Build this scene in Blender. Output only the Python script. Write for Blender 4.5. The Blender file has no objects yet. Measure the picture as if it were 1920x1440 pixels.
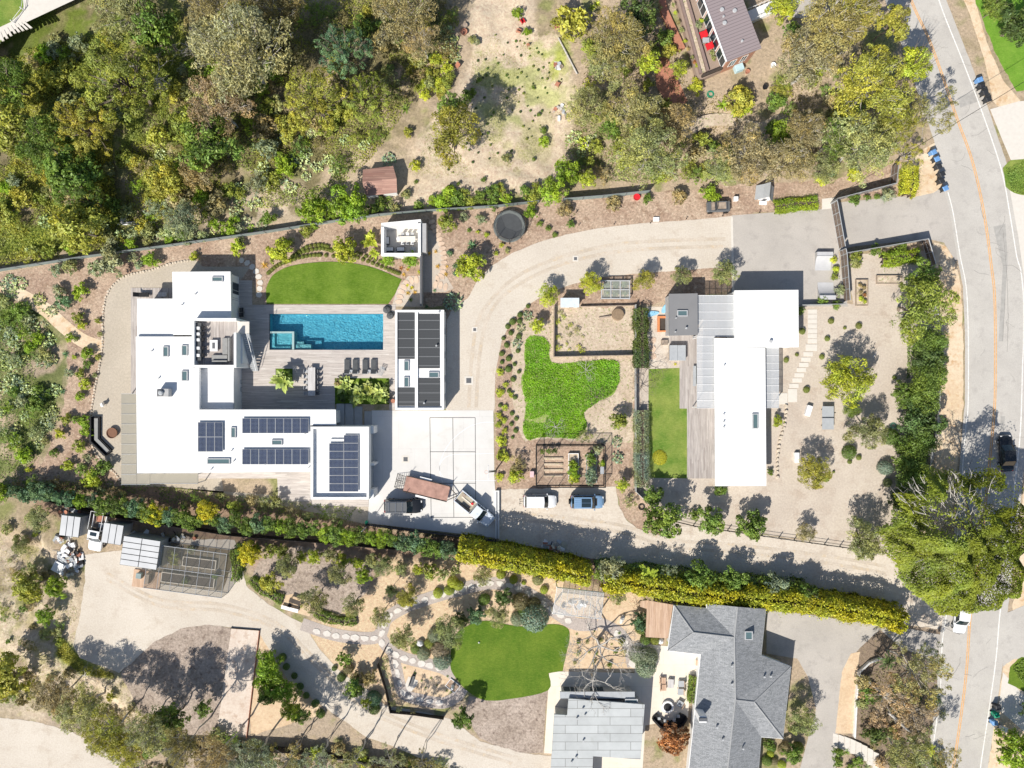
import bpy, bmesh, math, random
import numpy as np
from mathutils import Vector, Matrix, noise
from mathutils.geometry import tessellate_polygon
R = math.radians
random.seed(7); rng = np.random.default_rng(7)
SC = bpy.context.scene; COL = SC.collection
# ---------------- camera, sky, sun, exposure ----------------
CAMH = 100.0; MPP = 1/13.5
cam = bpy.data.objects.new("camera", bpy.data.cameras.new("camera")); COL.objects.link(cam)
cam.location = (0, 0, CAMH); cam.data.sensor_width = 36
cam.data.lens = 18*CAMH/(960*MPP); cam.data.clip_start = 1; cam.data.clip_end = 2000
SC.camera = cam
SUN_EL, SUN_AZ = R(45), R(215)
w = bpy.data.worlds.new("World"); SC.world = w; w.use_nodes = True
nt = w.node_tree; nt.nodes.clear()
sky = nt.nodes.new('ShaderNodeTexSky'); sky.sky_type = 'NISHITA'; sky.sun_disc = False
sky.sun_elevation = SUN_EL; sky.sun_rotation = SUN_AZ; sky.air_density = 1.0; sky.dust_density = 1.0; sky.ozone_density = 1.0
bg = nt.nodes.new('ShaderNodeBackground'); bg.inputs[1].default_value = 0.088
wo = nt.nodes.new('ShaderNodeOutputWorld')
nt.links.new(sky.outputs[0], bg.inputs[0]); nt.links.new(bg.outputs[0], wo.inputs[0])
sl = bpy.data.lights.new("sun", 'SUN'); sl.energy = 4.8; sl.angle = R(0.53); sl.color = (1, .945, .855)
so = bpy.data.objects.new("sun", sl); COL.objects.link(so); so.location = (-40, -60, 80)
sd = Vector((math.sin(SUN_AZ)*math.cos(SUN_EL), math.cos(SUN_AZ)*math.cos(SUN_EL), math.sin(SUN_EL)))
so.rotation_euler = (-sd).to_track_quat('-Z', 'Y').to_euler()
SC.view_settings.view_transform = 'Standard'; SC.view_settings.look = 'None'
SC.view_settings.exposure = 0.27; SC.view_settings.gamma = 1
SC.cycles.max_bounces = 6; SC.cycles.transparent_max_bounces = 12; SC.cycles.diffuse_bounces = 3
SC.cycles.use_denoising = True

# ---------------- helpers ----------------
def W(px, py, z=0.0):
    k = (CAMH-z)/CAMH*MPP
    return Vector(((px-960)*k, (720-py)*k, z))
def tag(o, label=None, cat=None, group=None, kind=None):
    if label: o['label'] = label
    if cat: o['category'] = cat
    if group: o['group'] = group
    if kind: o['kind'] = kind
    return o
def thing(name, label, cat, loc=(0, 0, 0), rz=0, group=None):
    o = bpy.data.objects.new(name, None); COL.objects.link(o); o.empty_display_size = .3
    o.location = loc; o.rotation_euler = (0, 0, rz)
    return tag(o, label, cat, group)
WORLD=set()
def wthing(*k,**q):
    o=thing(*k,**q); WORLD.add(o.name); return o
def copy_tree(o, parent=None):
    c = o.copy(); COL.objects.link(c); c.parent = parent
    for ch in list(o.children): copy_tree(ch, c)
    return c
class MB:
    """mesh builder: verts / faces / material index"""
    def __init__(s): s.v = []; s.f = []; s.m = []; s.mi = 0; s.T = Matrix.Identity(4)
    def av(s, p):
        s.v.append(tuple(s.T @ Vector(p))); return len(s.v)-1
    def face(s, pts):
        s.f.append([s.av(p) for p in pts]); s.m.append(s.mi)
    def grid(s, rows, close=False):
        idx = [[s.av(p) for p in r] for r in rows]; n = len(rows[0])
        for a, b in zip(idx, idx[1:]):
            for i in range(n if close else n-1):
                j = (i+1) % n; s.f.append([a[i], a[j], b[j], b[i]]); s.m.append(s.mi)
        return idx
    def box(s, x0, y0, z0, x1, y1, z1, bev=0.0):
        if x0 > x1: x0, x1 = x1, x0
        if y0 > y1: y0, y1 = y1, y0
        if z0 > z1: z0, z1 = z1, z0
        b = min(bev, (x1-x0)*.45, (y1-y0)*.45, (z1-z0)*.45)
        if b <= 0:
            i = [s.av(p) for p in ((x0,y0,z0),(x1,y0,z0),(x1,y1,z0),(x0,y1,z0),(x0,y0,z1),(x1,y0,z1),(x1,y1,z1),(x0,y1,z1))]
            for q in ((0,3,2,1),(4,5,6,7),(0,1,5,4),(1,2,6,5),(2,3,7,6),(3,0,4,7)): s.f.append([i[k] for k in q]); s.m.append(s.mi)
        else:
            def ring(z, e): return [(x0+e+b*0,y0+b+e*0,z) for _ in ()] or [(x0+b+e,y0+e,z),(x1-b-e,y0+e,z),(x1-e,y0+b+e,z),(x1-e,y1-b-e,z),(x1-b-e,y1-e,z),(x0+b+e,y1-e,z),(x0+e,y1-b-e,z),(x0+e,y0+b+e,z)]
            g = s.grid([ring(z0, 0), ring(z1-b, 0), ring(z1, b*.7)], close=True)
            s.f.append(g[-1][:]); s.m.append(s.mi); s.f.append(g[0][::-1]); s.m.append(s.mi)
    def prism(s, pts, z0, z1, cap=True):
        n = len(pts)
        if sum(pts[i][0]*pts[(i+1)%n][1]-pts[(i+1)%n][0]*pts[i][1] for i in range(n)) < 0: pts = pts[::-1]
        a = [s.av((p[0], p[1], z0)) for p in pts]; b = [s.av((p[0], p[1], z1)) for p in pts]
        for i in range(n):
            j = (i+1) % n; s.f.append([a[i], a[j], b[j], b[i]]); s.m.append(s.mi)
        if cap:
            for t in tessellate_polygon([[Vector((p[0], p[1], 0)) for p in pts]]):
                s.f.append([b[k] for k in t]); s.m.append(s.mi); s.f.append([a[k] for k in t][::-1]); s.m.append(s.mi)
    def sheet(s, pts, z=0):
        ids = [s.av((p[0], p[1], p[2] if len(p) > 2 else z)) for p in pts]
        for t in tessellate_polygon([[Vector((p[0], p[1], 0)) for p in pts]]):
            a, b, c = [pts[k] for k in t]
            if (b[0]-a[0])*(c[1]-a[1])-(c[0]-a[0])*(b[1]-a[1]) < 0: t = t[::-1]
            s.f.append([ids[k] for k in t]); s.m.append(s.mi)
    def tube(s, pts, rad, n=6, cap=True):
        pts = [Vector(p) for p in pts]; rs = rad if isinstance(rad, (list, tuple)) else [rad]*len(pts)
        rows = []
        for i, p in enumerate(pts):
            d = (pts[min(i+1, len(pts)-1)]-pts[max(i-1, 0)]).normalized()
            u = d.cross(Vector((0, 0, 1))); u = u.normalized() if u.length > .05 else Vector((1, 0, 0)); v = d.cross(u).normalized()
            rows.append([p+(u*math.cos(2*math.pi*k/n)+v*math.sin(2*math.pi*k/n))*rs[i] for k in range(n)])
        g = s.grid(rows, close=True)
        if cap: s.f.append(g[-1][:]); s.m.append(s.mi); s.f.append(g[0][::-1]); s.m.append(s.mi)
    def lathe(s, prof, n=16, c=(0, 0)):
        rows = [[(c[0]+r*math.cos(2*math.pi*k/n), c[1]+r*math.sin(2*math.pi*k/n), z) for k in range(n)] for r, z in prof]
        g = s.grid(rows, close=True)
        s.f.append(g[0][::-1]); s.m.append(s.mi); s.f.append(g[-1][:]); s.m.append(s.mi)
    def build(s, name, mats, parent=None, smooth=False):
        me = bpy.data.meshes.new(name); me.from_pydata(s.v, [], s.f)
        if not isinstance(mats, (list, tuple)): mats = [mats]
        for m in mats: me.materials.append(m)
        if len(mats) > 1: me.polygons.foreach_set('material_index', s.m)
        if smooth: me.polygons.foreach_set('use_smooth', [True]*len(me.polygons))
        me.update()
        o = bpy.data.objects.new(name, me); COL.objects.link(o); o.parent = parent
        if parent is not None and parent.name in WORLD: o.location = -parent.location
        return o
def part(name, mat, parent, fn, smooth=False):
    m = MB(); fn(m); return m.build(name, mat, parent, smooth)
def bx(name, mat, parent, *boxes, bev=0):
    m = MB()
    for b in boxes: m.box(*b, bev=bev)
    return m.build(name, mat, parent)

# ---------------- materials ----------------
class NT:
    def __init__(s, m): s.t = m.node_tree; s.b = s.t.nodes['Principled BSDF']
    def n(s, typ, ins=None, **kw):
        x = s.t.nodes.new(typ)
        for k, v in kw.items(): setattr(x, k, v)
        for k, v in (ins or {}).items():
            if hasattr(v, 'is_output') or isinstance(v, bpy.types.NodeSocket): s.t.links.new(v, x.inputs[k])
            else: x.inputs[k].default_value = v
        return x
    def l(s, a, b): s.t.links.new(a, b)
    def pos(s): return s.n('ShaderNodeNewGeometry').outputs['Position']
    def math(s, op, a, b=0.0): return s.n('ShaderNodeMath', {0: a, 1: b}, operation=op).outputs[0]
    def noise(s, sc, det=4, vec=None, rough=.55, dist=0):
        return s.n('ShaderNodeTexNoise', {'Vector': vec if vec is not None else s.pos(), 'Scale': sc, 'Detail': det, 'Roughness': rough, 'Distortion': dist}).outputs['Fac']
    def ramp(s, fac, stops):
        x = s.n('ShaderNodeValToRGB', {0: fac}); e = x.color_ramp.elements
        while len(e) < len(stops): e.new(.5)
        for el, (p, c) in zip(e, stops): el.position = p; el.color = (*c, 1)
        return x.outputs[0]
    def mix(s, f, a, b, mode='MIX'):
        x = s.n('ShaderNodeMix', data_type='RGBA', blend_type=mode)
        for i, v in ((0, f), (6, a), (7, b)):
            if isinstance(v, bpy.types.NodeSocket): s.l(v, x.inputs[i])
            elif i == 0: x.inputs[0].default_value = v
            else: x.inputs[i].default_value = (*v, 1)
        return x.outputs[2]
    def bump(s, h, st=.3, d=.05):
        x = s.n('ShaderNodeBump', {'Height': h, 'Strength': st, 'Distance': d}); s.l(x.outputs[0], s.b.inputs['Normal'])
MATS = {}
def newmat(name, rough=.8, metal=0, spec=.3):
    m = bpy.data.materials.new(name); m.use_nodes = True; t = NT(m)
    t.b.inputs['Roughness'].default_value = rough; t.b.inputs['Metallic'].default_value = metal
    t.b.inputs['Specular IOR Level'].default_value = spec
    MATS[name] = m; return m, t
def plain(name, c, rough=.7, metal=0, var=.12, sc=2.0, spec=.3, bump=0):
    """base colour with soft uneven wear"""
    m, t = newmat(name, rough, metal, spec)
    d = tuple(max(0, x*(1-var)) for x in c); h = tuple(min(1, x*(1+var*.6)) for x in c)
    f = t.noise(sc, 6)
    t.l(t.ramp(f, [(.3, d), (.7, h)]), t.b.inputs['Base Color'])
    if bump: t.bump(t.noise(sc*8, 4), bump, .03)
    return m
def ground(name, c1, c2, big=.12, c3=None, fine=2.5, grain=.35, bump=.35, rough=.95, c4=None):
    """earth-like: large patches between c1,c2, spots of c3, fine granular variation"""
    m, t = newmat(name, rough, 0, .1)
    f = t.noise(big, 6, rough=.6)
    col = t.ramp(f, [(.35, c1), (.65, c2)])
    if c3: col = t.mix(t.ramp(t.noise(big*4.1, 6, rough=.7), [(.52, (0,0,0)), (.66, (1,1,1))]), col, c3)
    if c4: col = t.mix(t.ramp(t.noise(big*9, 5, rough=.7, dist=.5), [(.56, (0,0,0)), (.64, (1,1,1))]), col, c4)
    g = t.noise(fine, 8, rough=.75)
    col = t.mix(grain, col, t.ramp(g, [(.25, (.12,.12,.12)), (.5, (.5,.5,.5)), (.75, (.9,.9,.9))]), 'OVERLAY')
    t.l(col, t.b.inputs['Base Color'])
    if bump: t.bump(t.noise(fine*1.5, 8, rough=.8), bump, .12)
    return m
def planks(name, cols, wdt=.14, along='x', rough=.7, seam=.4):
    m, t = newmat(name, rough, 0, .2)
    sp = t.n('ShaderNodeSeparateXYZ', {0: t.pos()})
    a, b = ('X', 'Y') if along == 'x' else ('Y', 'X')
    u = t.math('DIVIDE', sp.outputs[b], wdt); row = t.math('FLOOR', u)
    off = t.math('MULTIPLY', t.n('ShaderNodeTexWhiteNoise', {'W': row}, noise_dimensions='1D').outputs[0], 9.0)
    seg = t.math('FLOOR', t.math('DIVIDE', t.math('ADD', sp.outputs[a], off), 3.2))
    cv = t.n('ShaderNodeCombineXYZ', {0: row, 1: seg}).outputs[0]
    wn = t.n('ShaderNodeTexWhiteNoise', {'Vector': cv}, noise_dimensions='2D').outputs[0]
    col = t.ramp(wn, [(i/(len(cols)-1), c) for i, c in enumerate(cols)])
    sc = t.n('ShaderNodeVectorMath', {0: t.pos(), 1: (.6, 7, 1) if along == 'x' else (7, .6, 1)}, operation='MULTIPLY').outputs[0]
    col = t.mix(.3, col, t.ramp(t.noise(1, 5, sc), [(.3, (.2,.2,.2)), (.7, (.8,.8,.8))]), 'OVERLAY')
    fr = t.math('FRACT', u); sm = t.math('LESS_THAN', fr, .09)
    col = t.mix(t.math('MULTIPLY', sm, seam), col, (.04,.035,.03))
    t.l(col, t.b.inputs['Base Color']); return m
def lawnmat(name, c1, c2, c3, sc=.35):
    m, t = newmat(name, .9, 0, .15)
    col = t.ramp(t.noise(sc, 5, rough=.6), [(.35, c1), (.65, c2)])
    sv = t.n('ShaderNodeVectorMath', {0: t.pos(), 1: (1, 3.5, 1)}, operation='MULTIPLY').outputs[0]
    col = t.mix(t.math('MULTIPLY', t.ramp(t.noise(2.2, 7, sv, rough=.75), [(.45, (0,0,0)), (.75, (1,1,1))]), .55), col, c3)
    col = t.mix(.3, col, t.ramp(t.noise(9, 5, rough=.8), [(.3, (.2,.2,.2)), (.7, (.85,.85,.85))]), 'OVERLAY')
    col = t.mix(.45, col, t.ramp(t.noise(.9, 7, rough=.75), [(.3, (.33,.36,.3)), (.72, (.68,.64,.6))]), 'OVERLAY')
    t.l(col, t.b.inputs['Base Color']); t.bump(t.noise(14, 5, rough=.8), .6, .1); return m

def seamed(name, c, size=(2.4, 2.4), line=(.55,.55,.55), lw=.02, rough=.6, var=.06, rowoff=.5, spec=.2):
    m, t = newmat(name, rough, 0, spec)
    br = t.n('ShaderNodeTexBrick', {'Vector': t.pos(), 'Color1': (*c, 1), 'Color2': (*[x*(1-var) for x in c], 1), 'Mortar': (*line, 1),
        'Scale': 1.0, 'Mortar Size': lw, 'Mortar Smooth': .3, 'Brick Width': size[0], 'Row Height': size[1]})
    br.offset = rowoff
    st = t.ramp(t.noise(.35, 8, rough=.75, dist=.6), [(.58, (1,1,1)), (.72, (.86,.85,.83))])
    col = t.mix(.22, t.mix(1, br.outputs[0], st, 'MULTIPLY'), t.ramp(t.noise(.5, 7, rough=.65), [(.3, (.3,.3,.3)), (.7, (.7,.7,.7))]), 'OVERLAY')
    t.l(col, t.b.inputs['Base Color']); return m
WHITE = seamed('white_roof_membrane', (.83, .83, .82), (30, 1.5), (.60,.60,.60), .02, var=.03)
WALL = plain('white_stucco', (.78,.78,.77), .8, var=.06)
GREYWALL = plain('grey_stucco', (.42,.42,.42), .8, var=.1)
CONC = seamed('court_concrete', (.66,.645,.62), (4.5, 4.5), (.5,.49,.48), .012, .85, .03)
CREAM = seamed('cream_paving', (.75,.68,.58), (3, 3), (.62,.55,.47), .02, .85, .04)
DECK = planks('grey_timber_deck', [(.44,.395,.36), (.54,.49,.45), (.49,.44,.405), (.60,.555,.51)], .14, 'x')
DECKY = planks('grey_timber_deck_lengthwise', [(.32,.28,.26), (.45,.41,.38), (.38,.34,.32), (.5,.46,.43)], .14, 'y')
CEDAR = planks('cedar_boards', [(.52,.35,.24), (.6,.43,.31), (.46,.3,.2)], .14, 'y')
ASPH = ground('asphalt', (.43,.40,.365), (.49,.455,.415), .15, (.40,.37,.34), 6, .18, .1)
ROADM = ground('road_asphalt', (.47,.445,.41), (.53,.505,.465), .2, (.44,.415,.385), 7, .2, .1)
GRAVEL = ground('pale_gravel', (.56,.50,.425), (.64,.58,.50), .1, (.54,.47,.39), 5, .3, .3)
LANE = ground('dirt_lane', (.58,.51,.43), (.66,.59,.50), .1, (.52,.44,.36), 3, .3, .35)
YGRAV = ground('tan_yard_gravel', (.50,.43,.36), (.58,.51,.43), .12, (.47,.39,.32), 4, .3, .3)
SGRAV = ground('patio_gravel', (.44,.385,.31), (.5,.44,.36), .12, None, 4, .3, .3)
MULCH = ground('bark_mulch', (.36,.25,.185), (.50,.38,.285), .22, (.29,.20,.14), 3.2, .8, .8, c4=(.55,.44,.33))
BARK = ground('grey_bark_mulch', (.34,.275,.225), (.47,.39,.33), .3, (.22,.17,.14), 3, .75, .7)
SAND = ground('sandy_soil', (.60,.45,.30), (.68,.53,.37), .25, (.56,.40,.26), 2.5, .3, .3)
DUST = ground('dusty_soil', (.50,.40,.30), (.60,.50,.39), .3, (.42,.33,.24), 2.5, .5, .5, c4=(.22,.26,.08))
SHOUL = ground('sandy_shoulder', (.62,.47,.31), (.70,.58,.43), .2, (.55,.36,.2), 2, .3, .3)
PATHM = ground('pink_gravel', (.40,.35,.32), (.48,.42,.38), .4, None, 5, .45, .3)
TURF = lawnmat('clipped_green_turf', (.085,.165,.012), (.15,.235,.03), (.25,.34,.07))
LAWN2 = lawnmat('yellowing_lawn', (.10,.20,.025), (.25,.30,.07), (.36,.40,.13), .3)
LAWN3 = lawnmat('rich_green_lawn', (.065,.145,.012), (.135,.21,.025), (.24,.29,.05), .22)
LAWN4 = lawnmat('bright_weedy_grass', (.12,.27,.025), (.17,.32,.04), (.28,.40,.08), .5)
FLAG = plain('pale_flagstone', (.66,.62,.57), .85, var=.15, sc=1.5)
PINKSTONE = plain('pink_flagstone', (.66,.5,.38), .85, var=.2, sc=1.2)
PAVE = plain('pale_concrete_pad', (.66,.62,.56), .85, var=.06)
BLACK = plain('black_metal', (.02,.02,.022), .5, var=.2)
STEEL = plain('galvanised_steel', (.5,.52,.54), .45, .5, .1)
GREYMET = plain('grey_painted_metal', (.45,.46,.47), .5, var=.08)
WHITEP = plain('white_paint', (.82,.82,.82), .5, var=.04)
DARKW = plain('dark_stained_timber', (.07,.055,.045), .7, var=.3)
WOODW = plain('weathered_wood', (.36,.29,.23), .8, var=.3)
CHAR = plain('charcoal_fabric', (.09,.095,.1), .9, var=.15)
DGREY = plain('dark_grey_panel', (.12,.125,.135), .6, var=.1)
LGREY = plain('light_grey_panel', (.40,.42,.44), .6, var=.08)
RED = plain('red_cloth', (.6,.02,.03), .8)
TERRA = plain('terracotta', (.45,.2,.13), .85, var=.2)
BLUE = plain('blue_plastic', (.12,.3,.62), .4)
GREENP = plain('green_plastic', (.01,.28,.16), .4)
LBLUE = plain('light_blue_board', (.28,.55,.75), .4)
ORANGE = plain('orange_panel', (.65,.25,.1), .6)
def glassmat(name, c, rough=.08, spec=.8):
    m, t = newmat(name, rough, 0, spec); t.b.inputs['Base Color'].default_value = (*c, 1); return m
GLASS = glassmat('dark_glass', (.02,.035,.045)); SKYG = glassmat('skylight_glass', (.10,.16,.17)); WINDSH = glassmat('tinted_windscreen', (.015,.05,.05))
RUBBER = plain('black_rubber', (.015,.015,.015), .8); CHROME = plain('bright_metal', (.7,.7,.72), .2, 1)

# ---------------- numpy noise ----------------
def vnoise(x, y, seed=0, oct=4, f=1.0):
    out = np.zeros_like(x, float); amp = 1; tot = 0
    r = np.random.default_rng(seed); g = r.random((64, 64))
    for o in range(oct):
        u = x*f+17.3*o; v = y*f+9.1*o
        i = np.floor(u).astype(int); j = np.floor(v).astype(int); a = u-i; b = v-j
        a = a*a*(3-2*a); b = b*b*(3-2*b); i0, j0, i1, j1 = i % 64, j % 64, (i+1) % 64, (j+1) % 64
        out += amp*((g[i0, j0]*(1-a)+g[i1, j0]*a)*(1-b)+(g[i0, j1]*(1-a)+g[i1, j1]*a)*b); tot += amp; amp *= .5; f *= 2.03
    return out/tot
def inpoly(x, y, poly):
    c = np.zeros(x.shape, bool); n = len(poly)
    for i in range(n):
        x1, y1 = poly[i]; x2, y2 = poly[(i+1) % n]
        if y1 == y2: continue
        c ^= ((y1 > y) != (y2 > y)) & (x < (x2-x1)*(y-y1)/(y2-y1)+x1)
    return c
def catmull(p, n=6, closed=True):
    out = []; m = len(p)
    for i in range(m if closed else m-1):
        if closed: a, b, c, d = p[i-1], p[i], p[(i+1) % m], p[(i+2) % m]
        else: a, b, c, d = p[max(i-1, 0)], p[i], p[i+1], p[min(i+2, m-1)]
        for k in range(n):
            t = k/n
            out.append(tuple(.5*((2*b[q])+(-a[q]+c[q])*t+(2*a[q]-5*b[q]+4*c[q]-d[q])*t*t+(-a[q]+3*b[q]-3*c[q]+d[q])*t**3) for q in (0, 1)))
    if not closed: out.append(tuple(p[-1][:2]))
    return out
# terrain: flat where the houses, drives and gardens stand; rough and falling away in the wild parts
NATURAL = [  # photo-pixel polygons
 [(-900,-900),(1180,-900),(1230,-40),(1230,120),(1270,200),(1330,190),(1450,120),(1480,90),(1640,0),(1700,120),(1735,230),(1640,290),(1500,310),(1300,325),(1150,335),(1000,350),(860,375),(760,378),(640,392),(500,415),(330,440),(180,465),(0,495),(-900,600)],
 [(-900,560),(0,560),(95,590),(130,660),(110,760),(90,850),(60,900),(0,910),(-900,910)],
 [(-900,1000),(20,990),(80,1010),(130,1100),(125,1190),(130,1240),(190,1275),(220,1310),(330,1400),(300,1440),(240,1420),(200,1385),(150,1370),(60,1330),(0,1325),(-900,1320)]]
GX = np.concatenate([np.linspace(-420, -80, 18)[:-1], np.linspace(-80, 80, 481), np.linspace(80, 420, 18)[1:]])
GY = np.concatenate([np.linspace(-400, -62, 16)[:-1], np.linspace(-62, 62, 373), np.linspace(62, 400, 16)[1:]])
XX, YY = np.meshgrid(GX, GY)
PXX = XX/MPP+960; PYY = 720-YY/MPP
def blur(a, n):
    for _ in range(n):
        b = a.copy(); b[1:-1, 1:-1] = (a[1:-1, 1:-1]*2+a[2:, 1:-1]+a[:-2, 1:-1]+a[1:-1, 2:]+a[1:-1, :-2])/6; a = b
    return a
nat = np.zeros_like(XX)
for p in NATURAL: nat = np.maximum(nat, inpoly(PXX, PYY, p).astype(float))
natc = nat.copy(); nat = np.clip(blur(nat, 30)*2-1, 0, 1)*natc
rel = (vnoise(XX, YY, 3, 4, .09)-.5)*2.2+(vnoise(XX, YY, 5, 3, .5)-.5)*.5
slope = -np.clip((-XX-10)/70, 0, 1)*np.clip((YY-12)/40, 0, 1)*3.5
HZ = nat*(rel-.25+slope)
_ix = lambda a, v: np.clip(np.searchsorted(a, v)-1, 0, len(a)-2)
def T(x, y):
    i = int(_ix(GX, x)); j = int(_ix(GY, y))
    u = (x-GX[i])/(GX[i+1]-GX[i]); v = (y-GY[j])/(GY[j+1]-GY[j]); u = min(max(u, 0), 1); v = min(max(v, 0), 1)
    return (HZ[j, i]*(1-u)+HZ[j, i+1]*u)*(1-v)+(HZ[j+1, i]*(1-u)+HZ[j+1, i+1]*u)*v
def G(px, py, h=0):
    """ground point under photo pixel (h: height above the ground at which the pixel is met)"""
    z = h
    for _ in range(3):
        p = W(px, py, z); z = T(p.x, p.y)+h
    return Vector((p.x, p.y, z-h))
# ground colour: albedo of soils, dry grass and weeds
GC = np.zeros(XX.shape+(3,)); GC[:] = (.45,.355,.255)
def paint(poly, c, jit=1.0, amt=1.0, thr=None, seed=1, f=.3):
    m = np.zeros_like(XX)
    for k in range(3):
        dx = (vnoise(XX, YY, seed*7+k, 4, .45)-.5)*jit*4; dy = (vnoise(XX, YY, seed*7+50+k, 4, .45)-.5)*jit*4
        m += inpoly(PXX+dx/MPP, PYY+dy/MPP, poly)
    m = m/3*amt
    if thr is not None: m = m*np.clip((vnoise(XX, YY, seed+90, 5, f)-thr)*8, 0, 1)
    GC[:] = GC*(1-m[..., None])+np.array(c)*m[..., None]
ALL = [(-3000,-3000),(5000,-3000),(5000,5000),(-3000,5000)]
paint(ALL, (.36,.29,.19), 1, 1, .52, 2, .25); paint(ALL, (.22,.24,.08), 1, .8, .58, 3, .4)
paint([(-900,-900),(760,-900),(790,150),(740,260),(640,300),(560,400),(330,440),(0,500),(-900,560)], (.17,.15,.07), 1, .85, .36, 4, .4)
paint([(-900,-900),(330,-900),(330,300),(200,440),(0,490),(-900,500)], (.14,.19,.03), 1, .9, .42, 5, .3)
paint([(0,560),(95,590),(130,660),(110,760),(90,850),(0,900),(-900,900),(-900,560)], (.13,.16,.05), 1, .9, .35, 6, .4)
DIRT = (.60,.49,.365)
paint([(880,-80),(1010,-80),(1000,60),(1045,60),(1075,160),(1070,250),(1050,320),(1010,355),(860,370),(760,390),(740,330),(780,270),(830,200),(880,120)], DIRT, .8)
paint([(1000,60),(1060,30),(1070,120),(1060,200),(1000,250),(940,240),(870,190),(900,90)], (.40,.42,.16), 1.5, .8, .47, 7, .35)
paint([(1010,70),(1060,70),(1062,150),(1030,160)], (.38,.42,.08), 1, .8, .42, 8, .4)
paint([(930,180),(1010,180),(1040,260),(990,330),(900,300)], (.46,.42,.22), 1.5, .7, .42, 9, .4)
paint([(560,370),(640,395),(500,420),(360,430),(290,420),(330,390),(460,340),(540,330)], DIRT, 1, .9, .3, 10, .5)
paint([(640,370),(760,330),(860,370),(800,392),(640,402)], DIRT, .8, .9)
paint([(640,300),(690,280),(800,290),(810,330),(760,360),(660,390),(600,400),(560,380)], (.52,.42,.3), 1, .8)
paint([(1330,190),(1440,140),(1500,160),(1490,240),(1440,300),(1300,330),(1210,320),(1190,280),(1290,230)], (.52,.41,.29), 1, .8, .38, 11, .5)
paint([(-900,1000),(80,1010),(150,1090),(150,1240),(230,1270),(300,1330),(200,1380),(0,1330),(-900,1300)], (.60,.50,.38), 1, .9, .33, 12, .5)
paint([(0,980),(130,1060),(160,1200),(250,1270),(330,1400),(60,1340),(-300,1300),(-300,990)], (.40,.35,.16), 1, .7, .56, 13, .6)
paint([(110,1195),(140,1215),(200,1260),(215,1272),(160,1270),(105,1230)], (.33,.37,.08), .5, .9)
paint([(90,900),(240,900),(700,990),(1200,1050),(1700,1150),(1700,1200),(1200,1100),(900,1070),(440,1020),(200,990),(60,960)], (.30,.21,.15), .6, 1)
paint([(700,1050),(870,1050),(1060,1080),(1200,1110),(1200,1240),(1030,1260),(1030,1170),(850,1160),(830,1310),(700,1330),(640,1270),(560,1170),(600,1150),(700,1100)], (.64,.49,.33), .6, 1)
paint([(480,1040),(600,1020),(720,1045),(730,1070),(690,1110),(600,1165),(560,1150),(520,1120),(470,1080)], (.40,.30,.24), .5, 1)
paint([(-900,1560),(300,1560),(700,1460),(700,1330),(500,1290),(300,1330),(100,1345),(-900,1330)], (.42,.34,.26), 1, .9, .3, 14, .5)
paint([(1590,1230),(1650,1170),(1760,1180),(1790,1240),(1770,1440),(1590,1440)], (.26,.2,.15), .6, 1)
far = np.clip((np.maximum(np.abs(XX)/80, np.abs(YY)/62)-1)*12, 0, 1)[..., None]; GC[:] = GC*(1-far)+np.array((.36,.30,.19))*far
me = bpy.data.meshes.new('ground'); ny, nx = XX.shape
co = np.stack([XX, YY, HZ], -1).reshape(-1, 3)
me.vertices.add(len(co)); me.vertices.foreach_set('co', co.ravel())
a = (np.arange(ny-1)[:, None]*nx+np.arange(nx-1)[None]).ravel(); q = np.stack([a, a+1, a+nx+1, a+nx], -1)
me.loops.add(q.size); me.loops.foreach_set('vertex_index', q.ravel()); me.polygons.add(len(q))
me.polygons.foreach_set('loop_start', np.arange(len(q))*4); me.polygons.foreach_set('loop_total', np.full(len(q), 4))
me.update(calc_edges=True); me.polygons.foreach_set('use_smooth', [True]*len(q))
ca = me.color_attributes.new('soil', 'FLOAT_COLOR', 'POINT'); ca.data.foreach_set('color', np.concatenate([GC, np.ones(XX.shape+(1,))], -1).astype(np.float32).ravel())
m, t = newmat('mixed_soil', .95, 0, .1)
col = t.n('ShaderNodeAttribute', attribute_name='soil').outputs['Color']
col = t.mix(t.math('MULTIPLY', t.ramp(t.noise(1.3, 6, rough=.7), [(.55, (0,0,0)), (.68, (1,1,1))]), .45), col, (.2,.17,.08))
col = t.mix(.7, col, t.ramp(t.noise(2.6, 9, rough=.8), [(.28, (.12,.12,.12)), (.5, (.5,.5,.5)), (.74, (.9,.9,.9))]), 'OVERLAY')
t.l(col, t.b.inputs['Base Color']); t.bump(t.noise(3, 8, rough=.8), .6, .2)
me.materials.append(m); go = bpy.data.objects.new('ground', me); COL.objects.link(go); tag(go, kind='structure')

def edge(poly, jit, step=.5, seed=0):
    """world-space polygon with a ragged natural edge"""
    out = []; n = len(poly)
    for i in range(n):
        a = Vector(poly[i]); b = Vector(poly[(i+1) % n]); k = max(1, int((b-a).length/step)) if jit else 1
        for s in range(k):
            p = a.lerp(b, s/k)
            if jit:
                p = p+Vector((noise.noise(Vector((p.x*.9, p.y*.9, seed)))+.6*noise.noise(Vector((p.x*2.7, p.y*2.7, seed+5))), noise.noise(Vector((p.x*.9, p.y*.9, seed+9)))+.6*noise.noise(Vector((p.x*2.7, p.y*2.7, seed+15)))))*jit
            out.append((p.x, p.y))
    return out
def flat(name, poly, mat, z, jit=0, smooth=0, thick=0, **kw):
    if smooth: poly = catmull(poly, smooth)
    pts = edge([W(*p).xy[:] for p in poly], jit)
    mb = MB()
    if thick: mb.prism(pts, z-thick, z)
    else: mb.sheet(pts, z)
    o = mb.build(name, mat); tag(o, kind='structure')
    for k, v in kw.items(): o[k] = v
    return o
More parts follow.
